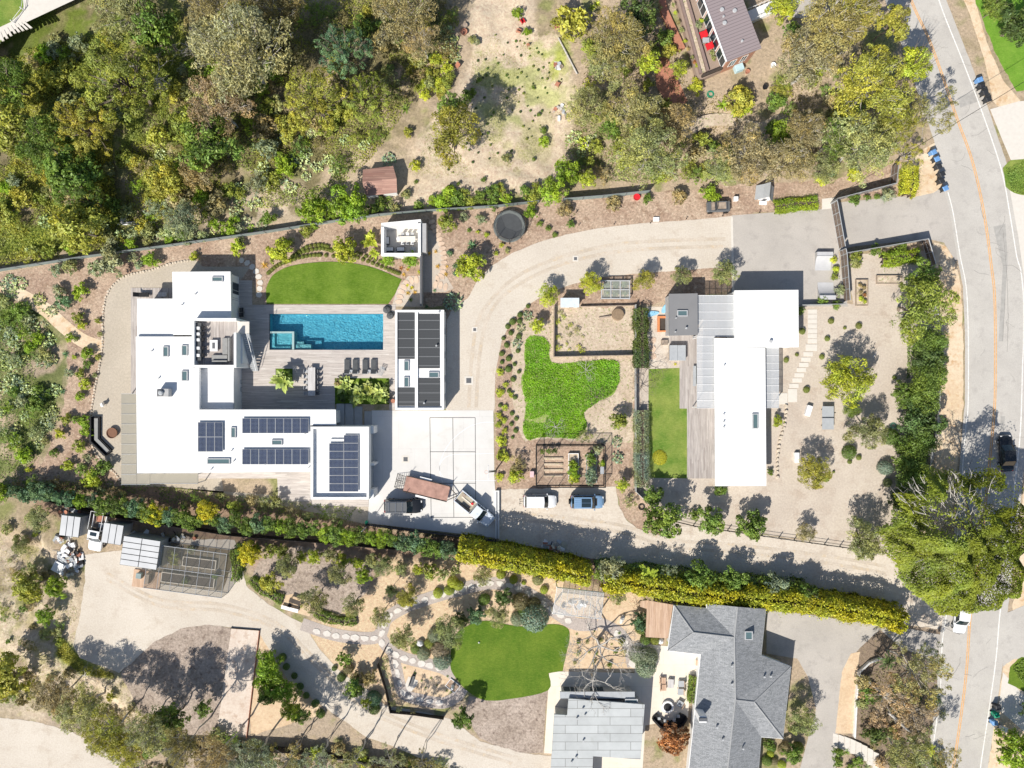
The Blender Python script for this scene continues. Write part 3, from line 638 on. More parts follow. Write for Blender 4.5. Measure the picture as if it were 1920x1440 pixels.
# ---- walled outdoor room ----
CR = wthing('garden_room', 'roofless white-walled garden room furnished with white sofas', 'building', W(750, 446))
A = [W(714.5, 418, 2.4).xy, W(789, 411, 2.4).xy, W(789, 479.5, 2.4).xy, W(714.5, 479.5, 2.4).xy]
m = MB(); tt = .38
for i in range(4):
    p = A[i]; q = A[(i+1) % 4]; d = (q-p).normalized(); n_ = Vector((-d.y, d.x)); n_ = n_ if (Vector(((A[0]+A[2])/2))-p).dot(n_) > 0 else -n_
    s = tt if i != 0 else .5
    a_ = p+d*(tt if i % 2 else 0); b_ = q-d*(tt if i % 2 else 0)
    m.prism([a_[:], b_[:], (b_+n_*s)[:], (a_+n_*s)[:]], -.05, 2.4)
m.build('wall', WALL, CR)
m = MB(); m.sheet([(a_+((A[0]+A[2])/2-a_)*.05)[:] for a_ in A], .028); m.build('floor', PAVE, CR)
# charcoal boundary wall running south from it
m = MB(); bw = wthing('boundary_wall', 'tall thin dark wall between stepping stone court and flagstone walk', 'wall', W(792, 500))
p, q = W(792.5, 408), W(794, 576); m.box(p.x-.09, q.y, 0, p.x+.09, W(0, 481).y, 2.1); m.build('wall_panel', GREYWALL, bw)
m = MB(); m.box(p.x-.11, q.y, 2.1, p.x+.11, W(0, 481).y, 2.14); m.build('coping', DGREY, bw)
m = MB(); m.box(p.x+.1, W(0, 478).y, 0, p.x+.75, W(0, 425).y, 2.1); m.build('equipment_cupboard', GREYWALL, bw)
# ---- pool ----
def pool():
    o = wthing('swimming_pool', 'long rectangular blue swimming pool with a corner spa', 'pool', W(612, 622)); 
    x0, y0, x1, y1 = rect(505.5, 588.5, 718.5, 656, 0); zt = .06; zb = -1.45
    pm, t = newmat('blue_pool_plaster', .5, 0, .3)
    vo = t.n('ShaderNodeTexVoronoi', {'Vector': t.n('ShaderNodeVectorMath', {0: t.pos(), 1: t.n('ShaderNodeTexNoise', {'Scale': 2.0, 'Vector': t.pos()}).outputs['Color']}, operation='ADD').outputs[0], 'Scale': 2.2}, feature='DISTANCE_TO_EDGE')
    t.l(t.ramp(vo.outputs['Distance'], [(0, (.42,.70,.76)), (.12, (.28,.56,.66)), (.4, (.2,.46,.58))]), t.b.inputs['Base Color'])  # pale web imitating sunlight rippled by the water, painted into the blue plaster
    m = MB()
    m.face([(x0, y0, zb), (x1, y0, zb), (x1, y1, zb), (x0, y1, zb)])
    for p, q in (((x0, y0), (x1, y0)), ((x1, y0), (x1, y1)), ((x1, y1), (x0, y1)), ((x0, y1), (x0, y0))): m.face([(*q, zb), (*p, zb), (*p, zt), (*q, zt)])
    m.build('basin', pm, o)
    tile = plain('pool_rim_tile', (.35,.48,.48), .4); dk = plain('pale_spa_plaster', (.42,.66,.68), .5, var=.06)
    # spa box
    s0, u0, s1, u1 = rect(506, 621.5, 551.5, 656, 0); u0 = y0+.02; s0 = x0+.02
    bx('spa_wall', tile, o, (s1-.3, u0, zb, s1, u1, .0), (s0, u1-.25, zb, s1-.3, u1, .0))
    bx('spa_floor', dk, o, (s0, u0, zb, s1-.3, u1-.25, -.75)); bx('spa_bench', dk, o, (s0, u0, -.75, s0+.55, u1-.25, -.35), (s0+.55, u0, -.75, s1-.6, u0+.45, -.35))
    e = W(582, 0).x
    bx('pool_step', plain('pale_step_tile', (.5,.58,.55), .5), o, (s1+.003, u0, zb, e, u0+.75, -.3), (s1+.003, u0+.753, zb, e+1.1, u0+1.25, -.65) if 0 else (s1+.003, u0+.753, zb, s1+1.2, u0+1.15, -.45))
    bx('pool_step', plain('pool_step_lower', (.22,.42,.5), .5), o, (e+.003, u0, zb, e+1.3, u0+1.4, -1.0), (s1+1.203, u0+.753, zb, e, u0+1.4, -1.0))
    # water
    wm = bpy.data.materials.new('pool_water'); wm.use_nodes = True; nt = wm.node_tree; nt.nodes.clear()
    tr = nt.nodes.new('ShaderNodeBsdfTransparent'); tr.inputs[0].default_value = (.56, .87, .95, 1)
    gl = nt.nodes.new('ShaderNodeBsdfGlossy'); gl.inputs['Roughness'].default_value = .03
    fr = nt.nodes.new('ShaderNodeFresnel'); fr.inputs[0].default_value = 1.33
    mx = nt.nodes.new('ShaderNodeMixShader'); ou = nt.nodes.new('ShaderNodeOutputMaterial')
    nz = nt.nodes.new('ShaderNodeTexNoise'); nz.inputs['Scale'].default_value = 2.6; nz.inputs['Detail'].default_value = 3; nz.inputs['Distortion'].default_value = 1.2
    ge = nt.nodes.new('ShaderNodeNewGeometry'); nt.links.new(ge.outputs['Position'], nz.inputs['Vector'])
    bp = nt.nodes.new('ShaderNodeBump'); bp.inputs['Strength'].default_value = 1; bp.inputs['Distance'].default_value = .12
    nt.links.new(nz.outputs[0], bp.inputs['Height']); nt.links.new(bp.outputs[0], gl.inputs['Normal']); nt.links.new(bp.outputs[0], fr.inputs['Normal'])
    nt.links.new(fr.outputs[0], mx.inputs[0]); nt.links.new(tr.outputs[0], mx.inputs[1]); nt.links.new(gl.outputs[0], mx.inputs[2]); nt.links.new(mx.outputs[0], ou.inputs[0])
    m = MB(); n = 2; m.face([(x0+.005, y0+.005, -.06), (x1-.005, y0+.005, -.06), (x1-.005, y1-.005, -.06), (x0+.005, y1-.005, -.06)]); wo_ = m.build('water', wm, o)
    return x0, y0, x1, y1
PX0, PY0, PX1, PY1 = pool()
# ground needs a hole there: cut the ground cells under the basin, and lay the deck round it
def cut_ground(x0, y0, x1, y1):
    bm = bmesh.new(); bm.from_mesh(go.data)
    kill = [f for f in bm.faces if x0 < f.calc_center_median().x < x1 and y0 < f.calc_center_median().y < y1]
    bmesh.ops.delete(bm, geom=kill, context='FACES'); bm.to_mesh(go.data); bm.free()
cut_ground(PX0-.3, PY0-.3, PX1+.3, PY1+.3)
dm = MB(); zt = .06
dx0, dy1 = W(500, 571.5).xy; dx1 = W(742, 0).x; gy = W(0, 688).y
# planter cut-outs: (x0,y0,x1,y1)
PL1 = rect(517, 691, 549, 723, 0); PL2 = rect(628, 709, 730, 758, 0)
wx0 = W(430, 0).x; yb = W(0, 770).y; yn = W(0, 526).y; wx1 = W(473, 0).x
for b in ((dx0, PY1, dx1, dy1), (dx0, PY0, PX0, PY1), (PX1, PY0, dx1, PY1), (dx0, PL1[3], dx1, PY0),
          (wx0, yb, dx0, dy1), (wx0, dy1, wx1, yn), (dx0, yb, PL1[0], PL1[3]), (PL1[0], yb, PL1[2], PL1[1]), (PL1[2], yb, PL2[0], PL1[3]), (PL2[0], PL2[3], dx1, PL1[3]), (PL2[2], W(0, 768).y, dx1, PL2[3])):
    dm.box(b[0], b[1], zt-.3, b[2], b[3], zt)
o = dm.build('pool_deck', DECK); tag(o, kind='structure')
flat('house_deck', [(371,883),(640,883),(640,895),(583,940),(522,940),(520,897),(371,897)], DECK, .06, thick=.06)
flat('house_deck', [(583,930),(691,930),(691,950),(585,948)], DECK, .068, thick=.06)
flat('house_deck', [(246,540),(325,540),(325,560),(262,566),(262,740),(246,740)], DECKY, .07, thick=.07)
flat('east_house_deck', [(1255,622),(1345,622),(1345,897),(1288,897),(1288,766),(1274,766),(1274,690),(1274,676),(1255,676)], DECKY, .1, thick=.1)
flat('side_lawn', [(1216,692),(1274,690),(1274,766),(1288,766),(1288,897),(1216,896)], LAWN2, .03)
flat('play_yard', [(1212,575),(1256,575),(1256,690),(1212,692)], LANE, .02)
# slabs stepping down from deck to the court
for i, (a, b, c, d) in enumerate(((631,757,646,800),(647,757,663,801),(664,762,679,801),(683,771,697,800))):
    x0, y0, x1, y1 = rect(a, b, c, d, .2); s = bx('concrete_step', GREYWALL, None, (x0, y0, -.05, x1, y1, .25-.06*i), bev=.02); tag(s, ('first', 'second', 'third', 'fourth')[i]+' broad grey slab step, counted from pool deck toward sport court', 'step', 'slab steps by the garage')
# planters' green floors
for r in (PL1, PL2):
    m = MB(); m.sheet([(r[0], r[1]), (r[2], r[1]), (r[2], r[3]), (r[0], r[3])], .02); q = m.build('planter_bed', LAWN3); tag(q, kind='structure')
# pergola on the west and south-west corner
def frost(name, c, tr):
    m, t = newmat(name, .35, 0, .5); t.b.inputs['Base Color'].default_value = (*c, 1)
    t.b.inputs['Alpha'].default_value = tr; return m
POLY = frost('clear_corrugated_sheet', (.62,.64,.66), .5); SHADE = frost('woven_shade_sheet', (.40,.37,.30), .75)
def canopy(label, rects, z, nx, ny, sheet, frame, parent_name='pergola', post=True):
    r0 = rects[0]; c = W((r0[0]+r0[2])/2, (r0[1]+r0[3])/2, z); o = thing(parent_name, label, 'pergola', (c.x, c.y, 0))
    for k, r in enumerate(rects):
        x0, y0, x1, y1 = rect(*r, z); x0 -= c.x; x1 -= c.x; y0 -= c.y; y1 -= c.y
        bx('roof_sheet', sheet, o, (x0, y0, z-.02, x1, y1, z)); m = MB(); e = .05
        for i in range(nx[k]+1): a = x0+(x1-x0-e)*i/nx[k]; m.box(a, y0, z-.14, a+e, y1, z-.03)
        m.build('rafter', frame, o); m = MB()
        for j in range(ny[k]+1): a = y0+(y1-y0-e)*j/ny[k]; m.box(x0, a, z+.002, x1, a+e, z+.05)
        m.build('batten', frame, o)
        if post:
            for (a, b) in ((x0+.1, y0+.1), (x1-.1, y0+.1), (x0+.1, y1-.1), (x1-.1, y1-.1)): bx('post', frame, o, (a-.05, b-.05, 0, a+.05, b+.05, z-.14))
canopy('shade pergola wrapped round the west corner of the white house', [(227.5,738,256,908.5),(256.3,887.5,281,908.5),(281.3,887.5,371,907)], 2.6, (1,1,5), (9,1,1), SHADE, GREYMET)
canopy('clear sheeted canopy in two steps along the west of the east house', [(1307.5,553.5,1377,631),(1307,631.5,1340,765.5)], 2.9, (6,3), (5,9), POLY, WHITEP)
canopy('narrow clear canopy along the east side of the east house', [(1436,652,1460.5,765)], 2.7, (2,), (8,), POLY, WHITEP)
# ---- east house ----
EH = wthing('long_house', 'long white flat-roofed house with a square white block at its north end', 'house', W(1400, 740))
P = [(1377.5,544.5),(1497,543.5),(1497.5,651),(1378.5,652)]; m = MB(); roofslab(m, P, 3.9, .35); m.build('roof', WHITE, EH); m = MB(); wallprism(m, P, 3.55, .1, zr=3.9); m.build('wall', WALL, EH)
P = [(1339.7,634),(1376.8,634),(1376.8,653),(1435,653),(1437,911),(1341.5,911.5)]; m = MB(); roofslab(m, P, 3.4, .3); m.build('roof', WHITE, EH); m = MB(); wallprism(m, P, 3.1, .9, zr=3.4); m.build('wall', WALL, EH)
skylight(EH, 1411, 775.5, 1422, 804, 3.4)
for px, py in ((1358,777),(1358,791),(1358,801),(1359,685)): vent(EH, px, py, 3.4)
vent(EH, 1446, 640, 3.9, .4, .15)
m = MB()
for i in range(6):
    for j in range(4):
        p = W(1398+i*14+(i//2)*5, 567+j*22.5, 3.95); m.box(p.x-.07, p.y-.05, 3.9, p.x+.07, p.y+.05, 3.95)
m.build('roof_anchor', WALL, EH)
xw = W(1341, 0, 3.4).x+.9
for py in (660, 700, 740, 790, 840, 880):
    y = W(0, py, 2).y; window(EH, (xw, y-1.2), (xw, y+1.2), .15, 2.5, (-1, 0), 'glazed_door', 2)
xe_ = W(1437, 0, 3.4).x-.92
for py in (690, 760, 830, 880):
    y = W(0, py, 2).y; window(EH, (xe_, y-1), (xe_, y+1), .5, 2.5, (1, 0), 'window', 2)
GH = wthing('grey_roof_annex', 'annex with a plain grey membrane roof and one small skylight', 'building', W(1281, 589))
P = [(1254.5,551),(1308,550),(1308.5,628),(1255,629)]; m = MB(); roofslab(m, P, 3.3, .3); m.build('roof', plain('grey_roof_membrane', (.22,.22,.225), .85, var=.06, sc=.5), GH); m = MB(); wallprism(m, P, 3.0, .15, zr=3.3); m.build('wall', GREYWALL, GH)
skylight(GH, 1270, 581.5, 1289.5, 593, 3.3); vent(GH, 1268, 596, 3.3, .4); vent(GH, 1287, 615, 3.3, .4, .1); vent(GH, 1266.5, 622, 3.3)
hc = W(1270.5, 662, .9); x0, y0, x1, y1 = rect(1255.5, 647, 1286, 676, .9)
o = thing('hot_tub', 'square hot tub under a folding light grey cover on the deck', 'hot tub', (hc.x, hc.y, 0))
bx('cabinet', WOODW, o, (x0+.05-hc.x, y0+.05-hc.y, .1, x1-.05-hc.x, y1-.05-hc.y, .78)); bx('cover', LGREY, o, (x0-hc.x, y0-hc.y, .78, -.01, y1-hc.y, .9), (.01, y0-hc.y, .78, x1-hc.x, y1-hc.y, .9), bev=.03)
# ---- shingle house ----
def shingles():
    m, t = newmat('grey_shingles', .9, 0, .15)
    br = t.n('ShaderNodeTexBrick', {'Vector': t.pos(), 'Color1': (.30, .31, .325, 1), 'Color2': (.20, .21, .22, 1), 'Mortar': (.15, .155, .16, 1), 'Scale': 1, 'Mortar Size': .012, 'Brick Width': .5, 'Row Height': .16, 'Mortar Smooth': .4})
    f = t.noise(4.5, 6, rough=.8, dist=1.5); c = t.mix(t.ramp(f, [(.50, (0,0,0)), (.60, (1,1,1))]), br.outputs[0], (.38,.39,.40)); c = t.mix(t.ramp(t.noise(3.2, 6, rough=.8, dist=1), [(.58, (0,0,0)), (.7, (1,1,1))]), c, (.16,.165,.175))
    t.l(c, t.b.inputs['Base Color']); t.bump(f, .3, .05); return m
SH = shingles()
SHH = wthing('shingle_house', 'hip-roofed house covered in mottled grey shingles', 'house', W(1370, 1300))
e1, e2, e2b, e3, e4, e5, e6, e7, e8 = [W(*p, 3) for p in ((1264,1135),(1325,1141),(1325,1132),(1436,1142),(1427,1229),(1449,1237),(1483,1250),(1468,1385),(1427,1382))]
e9, e10, e11, e12 = [W(*p, 3) for p in ((1418,1500),(1286,1500),(1314,1227),(1252,1220))]
r0, r1, r2, r3, r4, r5 = W(1383,1138,4.9), W(1300,1186,4.2), W(1377,1195,4.9), W(1379,1312,4.9), W(1414,1316,4.4), W(1358,1500,4.9)
m = MB()
for f in ([e1,e2,r2,r1],[e1,r1,e12],[e12,r1,r2,e11],[e2b,r0,r2,e2],[e11,r2,r3,r5,e10],[r0,e3,e4,e5,r3,r2],[e5,r3,r4,e6],[e6,r4,e7],[e7,r4,r3,e8],[r3,r5,e9,e8]):
    m.sheet([tuple(v) for v in f])
m.build('roof', SH, SHH)
m = MB()
for p, q in ((e1,r1),(e12,r1),(r1,r2),(r0,r2),(r2,r3),(r3,r5),(r3,r4),(r4,e6),(r4,e7)): m.tube([p+Vector((0,0,.03)), q+Vector((0,0,.03))], .09, 5)
m.build('ridge_cap', plain('pale_ridge_cap', (.36,.365,.37), .8), SHH)
m = MB()
E = [e1,e2,e2b,e3,e4,e5,e6,e7,e8,e9,e10,e11,e12]
for p, q in zip(E, E[1:]+E[:1]): m.tube([p-Vector((0,0,.06)), q-Vector((0,0,.06))], .06, 4)
m.build('gutter', WHITEP, SHH)
m = MB(); wallprism(m, [((p.x/((100-3)/100*MPP))+960, 720-p.y/((100-3)/100*MPP)) for p in E], 2.95, .45, zr=3); m.build('wall', WALL, SHH)
skylight(SHH, 1397, 1184, 1411.5, 1200, 4.25)
x0, y0, x1, y1 = rect(1308, 1336, 1330, 1362, 5.6); c = bx('chimney', WHITEP, SHH, (x0+.3, y0+.3, 3, x1-.25, y1-.6, 5.3), bev=.05); bx('chimney_cap', DGREY, c, (x0+.25, y0+.6, 5.3, x1-.2, y1-.8, 5.5))
for px, py, z in ((1434,1270,3.7),(1446,1269,3.6),(1356,1388,4.6),(1373,1250,4.9),(1345,1365,4.3),(1394,1405,4.3),(1373,1284,4.8),(1296,1210,3.4)): vent(SHH, px, py, z, .35, .1)
cp = wthing('timber_porch_roof', 'reddish cedar-planked flat roof beside the shingle house', 'porch roof', W(1236, 1162))
m = MB(); m.prism([W(*p, 2.7).xy[:] for p in ((1213,1137),(1216,1126),(1262,1134),(1252.5,1197),(1210.5,1194.5))], 2.6, 2.7); m.build('plank_roof', CEDAR, cp)
m = MB(); m.prism([W(*p, 2.6).xy[:] for p in ((1201,1127),(1215.5,1125.5),(1213.5,1142),(1200,1137.5))], 2.5, 2.6); m.build('plank_roof', CEDAR, cp)
for p in ((1213,1128),(1258,1137),(1250,1193),(1213,1191)): q = W(*p, 2.6); bx('post', WOODW, cp, (q.x-.07, q.y-.07, 0, q.x+.07, q.y+.07, 2.6 if p[1] > 1130 or p[0] > 1240 else 2.5))
# flat pale studio
PANR = seamed('pale_roof_panels', (.50,.52,.52), (4.4, 1.12), (.20,.20,.19), .035, .8, .1, rowoff=.37)
FS = wthing('flat_roof_studio', 'flat-roofed studio with pale grey panel roof and dark joints', 'building', W(1120, 1380))
P = [(1039,1339.5),(1063.5,1341),(1066,1310),(1209,1321),(1201,1424),(1112,1418),(1109,1500),(1029,1500)]
m = MB(); roofslab(m, P, 3.1, .25); m.build('roof', PANR, FS); m = MB(); wallprism(m, P, 2.85, .3, zr=3.1); m.build('wall', GREYWALL, FS)
x0, y0, x1, y1 = rect(1050, 1297, 1100, 1309.5, 2.6); bx('lower_roof', LGREY, FS, (x0, y0, 2.4, x1+6.5, y1, 2.6)); bx('lower_wall', GREYWALL, FS, (x0+.3, y0, 0, x1+6.2, y1-.3, 2.4))
skylight(FS, 1172, 1311, 1196, 1319, 2.6)
for px, py in ((1093,1330),(1097,1342),(1082,1348),(1094,1390),(1072,1430),(1080,1421)): vent(FS, px, py, 3.1, .35, .1)
y = W(0, 1297, 2.6).y-.3
for px in (1070, 1120): x = W(px, 0, 2).x; window(FS, (x-1, y), (x+1, y), .2, 2.2, (0, 1), 'window')
# ---- brown metal house top right ----
BM, t = newmat('ribbed_mauve_metal_roof', .5, .0, .4)
an = R(68.4); sp = t.n('ShaderNodeSeparateXYZ', {0: t.pos()}); u = t.math('ADD', t.math('MULTIPLY', sp.outputs['X'], -math.cos(an)), t.math('MULTIPLY', sp.outputs['Y'], math.sin(an)))
f = t.math('FRACT', t.math('DIVIDE', u, .42)); t.l(t.mix(t.math('LESS_THAN', f, .16), (.30,.25,.255), (.17,.14,.145)), t.b.inputs['Base Color'])
MH = wthing('ribbed_roof_house', 'house with a ribbed mauve-brown metal roof and brick end wall', 'house', W(1370, 60))
P = [(1280,-110),(1352,-110),(1428,90),(1363.5,115.5)]; Z = 4.6
m = MB(); roofslab(m, P, Z, .18); m.build('roof', BM, MH)
BR = seamed('orange_brick', (.50,.23,.14), (.22, .08), (.4,.3,.25), .01, .9, .3)
Pw = [(1289,-100),(1350,-104),(1424.5,89),(1368,111)]
m = MB(); wallprism(m, Pw, Z-.18, .1, zr=Z); m.build('wall', BR, MH)
a_, b_ = W(1368, 111, Z).xy, W(1424.5, 89, Z).xy; d_ = (b_-a_).normalized(); out = Vector((d_.y, -d_.x)); a_ = a_-out*.1; b_ = b_-out*.1
for s, e in ((.16, .38), (.55, .76)): window(MH, (a_+(b_-a_)*s)[:], (a_+(b_-a_)*e)[:], 1.4, 3.2, out[:], 'window', 2, WHITEP)
c_ = W(1289, -100, Z).xy; d_ = (a_-c_).normalized(); out2 = Vector((-d_.y, d_.x)); out2 = out2 if out2.x < 0 else -out2
L_ = (a_-c_).length
for k in range(6):
    s = (a_-d_*(k*2.45+.2)); e = s-d_*2.2; window(MH, e[:], s[:], 1.2, 4.1, out2[:], 'glazed_door' if k % 2 else 'window', 2, WHITEP)
bxm = MB(); g_ = W(1363.5, 115.5, Z); g2 = W(1280, -110, Z); bxm.tube([g_+Vector((-.1, 0, 0)), g2+Vector((-.1, 0, 0))], .13, 5); bxm.build('gutter', WHITEP, MH)
for px, py, s in ((1354,17,.2),(1378,19,.2),(1359,42,.2),(1357,30,.1),(1392,76,.12)): vent(MH, px, py, Z, .3, s)
TRM = plain('brown_terrace_paving', (.33,.25,.20), .8, var=.1, sc=.6)
o = wthing('raised_terrace', 'raised brown terrace edged by planters, beside the ribbed roof house', 'terrace', W(1310, 60))
Pt = [W(*p, 1.1).xy[:] for p in ((1240,-110),(1300,-110),(1382,112),(1360,128),(1309,152))]
m = MB(); m.prism(Pt, 0, 1.1); m.build('terrace_floor', TRM, o)
m = MB()
L, Rr = ribbon([(1252,-100),(1322,141)], .35); m.prism([L[0][:], L[1][:], Rr[1][:], Rr[0][:]], 1.103, 1.55); L, Rr = ribbon([(1241,-104),(1309,146)], .3); m.prism([L[0][:], L[1][:], Rr[1][:], Rr[0][:]], 1.103, 1.55)
m.build('planter_wall', plain('brown_planter', (.26,.19,.17), .8), o)
L, Rr = ribbon([(1246.5,-102),(1315,143)], .55); m = MB(); m.prism([L[0][:], L[1][:], Rr[1][:], Rr[0][:]], 1.103, 1.4); m.build('planter_soil', DUST, o)
L, Rr = ribbon([(1311,151),(1372,126)], .3); m = MB(); m.prism([L[0][:], L[1][:], Rr[1][:], Rr[0][:]], 1.103, 1.6); m.build('planter_wall', DARKW, o)
o = wthing('terracotta_wall', 'low terracotta-coloured garden wall below the raised terrace', 'wall', W(1270, 60)); m = MB()
L, Rr = ribbon([(1226,-100),(1243,20),(1277,95)], 1.0); m.prism([p[:] for p in L]+[p[:] for p in Rr[::-1]], 0, .5); m.build('wall_run', TERRA, o)
o = wthing('white_footbridge', 'white railed walkway leading to the ribbed roof house', 'walkway', W(1430, 30)); m = MB()
L, Rr = ribbon([(1398,38),(1500,-6)], 1.5); m.prism([p[:] for p in L]+[p[:] for p in Rr[::-1]], 0, .8); m.build('walkway_deck', WHITEP, o)
m = MB()
for S_ in (L, Rr):
    m.tube([(*S_[0], 1.7), (*S_[1], 1.7)], .04, 4)
    for k in range(13): p = S_[0].lerp(S_[1], k/12); m.tube([(*p, .8), (*p, 1.7)], .025, 4)
m.build('railing', WHITEP, o)
flat('grey_car_park', [(1425,-60),(1540,-60),(1530,10),(1505,35),(1470,30)], ASPH, .02, .2)
# ---- terracotta shed ----
o = thing('garden_shed', 'small shed with a pinkish brown gabled roof in the wild garden', 'shed', G(712, 342)); zb = o.location.z; c = o.location
q = [W(*p, zb+2.2)-c for p in ((680.5,318),(737,311),(744.5,361),(686,368))]; rg = [W(*p, zb+2.75)-c for p in ((679.5,341),(743.5,334.5))]
m = MB(); m.sheet([tuple(q[0]), tuple(q[1]), tuple(rg[1]), tuple(rg[0])]); m.sheet([tuple(rg[0]), tuple(rg[1]), tuple(q[2]), tuple(q[3])])
m.build('roof', planks('faded_red_shed_roof', [(.34,.19,.15), (.40,.24,.19), (.30,.17,.14)], .3, 'x'), o)
m = MB(); ins = [p+(Vector((0,0,p.z))-p)*.06 for p in q]; m.prism([p.xy[:] for p in ins], -.3, 2.16); m.face([tuple(ins[1]), tuple(ins[2]), (rg[1].x*.96, rg[1].y, 2.7)]); m.face([tuple(ins[0]), tuple(ins[3]), (rg[0].x*.96, rg[0].y, 2.7)]); m.build('wall', WHITEP, o)
a_, b_ = ins[3].xy, ins[2].xy; d_ = (b_-a_).normalized(); w_ = MB(); window(o, (a_+(b_-a_)*.35)[:], (a_+(b_-a_)*.55)[:], .1, 1.9, (d_.y, -d_.x), 'door', 1, WOODW)
# ---- white lattice pergola over the table garden ----
o = wthing('lattice_pergola', 'white slatted pergola under the bare branching tree', 'pergola', W(1085, 1130)); Z = 2.6
c4 = [W(*p, Z) for p in ((1044.5,1101.5),(1132,1111.5),(1127,1160),(1036,1150))]
for k in range(2): part('beam', WHITEP, o, lambda m: m.tube([c4[k*2], c4[(k*2+1) % 4]], .09, 4))
m = MB()
for i in range(9): f = i/8; m.tube([c4[0].lerp(c4[1], f)+Vector((0,0,.1)), c4[3].lerp(c4[2], f)+Vector((0,0,.1))], .04, 4)
m.build('rafter', WHITEP, o); m = MB()
for i in range(30): f = i/29; m.tube([c4[0].lerp(c4[3], f)+Vector((0,0,.2)), c4[1].lerp(c4[2], f)+Vector((0,0,.2))], .028, 4)
m.build('slat', WHITEP, o)
for p in c4: bx('post', WHITEP, o, (p.x-.08, p.y-.08, 0, p.x+.08, p.y+.08, Z-.08))
# ================= fences and walls =================
def fence(name, label, line, h, mat, pmat, gap=2.4, rails=0, thick=.04, cat='fence', z0=.0, group=None, slats=False):
    P = [W(*p) for p in line]; o = thing(name, label, cat, P[0], group=group); c = P[0]
    m = MB()
    for a, b in zip(P, P[1:]):
        d = (b-a).normalized(); n = Vector((-d.y, d.x, 0))*thick/2; a_ = a-c; b_ = b-c
        if rails:
            for k in range(rails): z = h*(k+.6)/rails; m.tube([a_+Vector((0,0,z)), b_+Vector((0,0,z))], thick, 4)
        else: m.prism([(a_+n).xy[:], (b_+n).xy[:], (b_-n).xy[:], (a_-n).xy[:]], z0, h-.05)
    m.build('rail' if rails else 'panel', mat, o)
    if not rails:
        m = MB()
        for a, b in zip(P, P[1:]): m.tube([a-c+Vector((0,0,h-.02)), b-c+Vector((0,0,h-.02))], .045, 4)
        m.build('top_rail', pmat, o)
    for a, b in zip(P, P[1:]):
        k = max(1, round((b-a).length/gap))
        for i in range(k+(b == P[-1])):
            p = a.lerp(b, i/k)-c; bx('post', pmat, o, (p.x-.05, p.y-.05, 0, p.x+.05, p.y+.05, h+.04))
    return o
SCREEN = plain('grey_green_screen_fabric', (.24,.29,.28), .8, var=.2)
fence('screen_fence', 'long grey-green screened fence between the wild slope and house gardens', [(-60,520),(0,509),(160,484),(330,461),(500,437),(640,415),(712,405),(800,397),(930,389),(1010,380)], 1.35, SCREEN, DGREY, 3)
fence('screen_fence', 'short run of screened fence under the trees behind the driveway bed', [(1055,377),(1130,371),(1215,362)], 1.6, SCREEN, DGREY, 3)
SLAT = planks('brown_slatted_panel', [(.16,.12,.10), (.2,.16,.13)], .12, 'x')
def gatefence(label, line, h=2.0, name='framed_fence', cat='fence', pm=STEEL):
    P = [W(*p) for p in line]; o = thing(name, label, cat, P[0]); c = P[0]
    for a, b in zip(P, P[1:]):
        L_ = (b-a).length; d = (b-a).normalized(); k = max(1, round(L_/1.7))
        pm_, fm = MB(), MB()
        for i in range(k):
            s = a-c+d*(L_*i/k); e = a-c+d*(L_*(i+1)/k); n = Vector((-d.y, d.x, 0))*.02
            pm_.prism([(s+d*.06+n).xy[:], (e-d*.06+n).xy[:], (e-d*.06-n).xy[:], (s+d*.06-n).xy[:]], .1, h-.08)
            fm.box(s.x-.05, s.y-.05, 0, s.x+.05, s.y+.05, h)
        fm.tube([a-c+Vector((0,0,h)), b-c+Vector((0,0,h))], .06, 4); fm.tube([a-c+Vector((0,0,.08)), b-c+Vector((0,0,.08))], .05, 4); fm.tube([a-c+Vector((0,0,h*.5)), b-c+Vector((0,0,h*.5))], .04, 4)
        pm_.build('panel', SLAT, o); fm.build('frame', pm, o)
    return o
gatefence('steel-framed sliding gate with brown slats across the asphalt driveway', [(1558,383),(1573,467)], 2.0, 'driveway_gate', 'gate')
gatefence('steel-framed slatted fence between driveway and eastern yard', [(1574,471),(1576,480),(1582,566)])
gatefence('steel-framed fence round the mulch bed north of the gate', [(1557,382),(1560,378),(1668,350),(1672,312)], 1.9)
gatefence('steel-framed fence along the driveway mouth and down the roadside corner', [(1578,478),(1728,452),(1742,500)], 1.7)
gatefence('low steel-framed fence between ramp yard and tan gravel garden', [(1500,573),(1580,571)], 1.0)
fence('trellis_fence', 'low black railed fence between tan gravel yard and dirt lane', [(1230,968),(1300,985),(1460,1008),(1660,1036)], 1.0, BLACK, BLACK, 2.2, rails=2, thick=.035)
fence('grey_side_fence', 'grey fence running beside the clipped hedges of the side lawn', [(1190,573),(1190.5,920),(1222,950)], 1.1, GREYWALL, GREYMET, 2.6, thick=.1)
fence('retaining_wall', 'low grey boarded wall enclosing the dusty orchard pen', [(1039,575),(1038,669),(1187,666)], .9, WOODW, WOODW, 2.2, thick=.14, cat='wall')
fence('retaining_wall', 'low pale boarded wall on the north edge of the orchard pen', [(1088,575),(1188,573)], .5, WOODW, WOODW, 2.2, thick=.12, cat='wall')
fence('black_fence', 'black fence behind the hedge shrubs south of the white house', [(0,912),(60,925),(200,962),(440,1000),(640,1016),(700,1022),(860,1034),(940,1040),(1090,1052)], 1.7, BLACK, BLACK, 3)
fence('black_fence', 'dark fence running between the sport court and its hedge', [(690,982),(800,996),(930,1012)], 1.2, BLACK, BLACK, 3)
fence('wire_fence', 'low dark fence beside the wall end by the pickup', [(1530,1240),(1531,1242)], .6, BLACK, BLACK, 2) if 0 else None
o = thing('court_end_wall', 'narrow white and grey wall at the east end of the sport court', 'wall', W(933, 960))
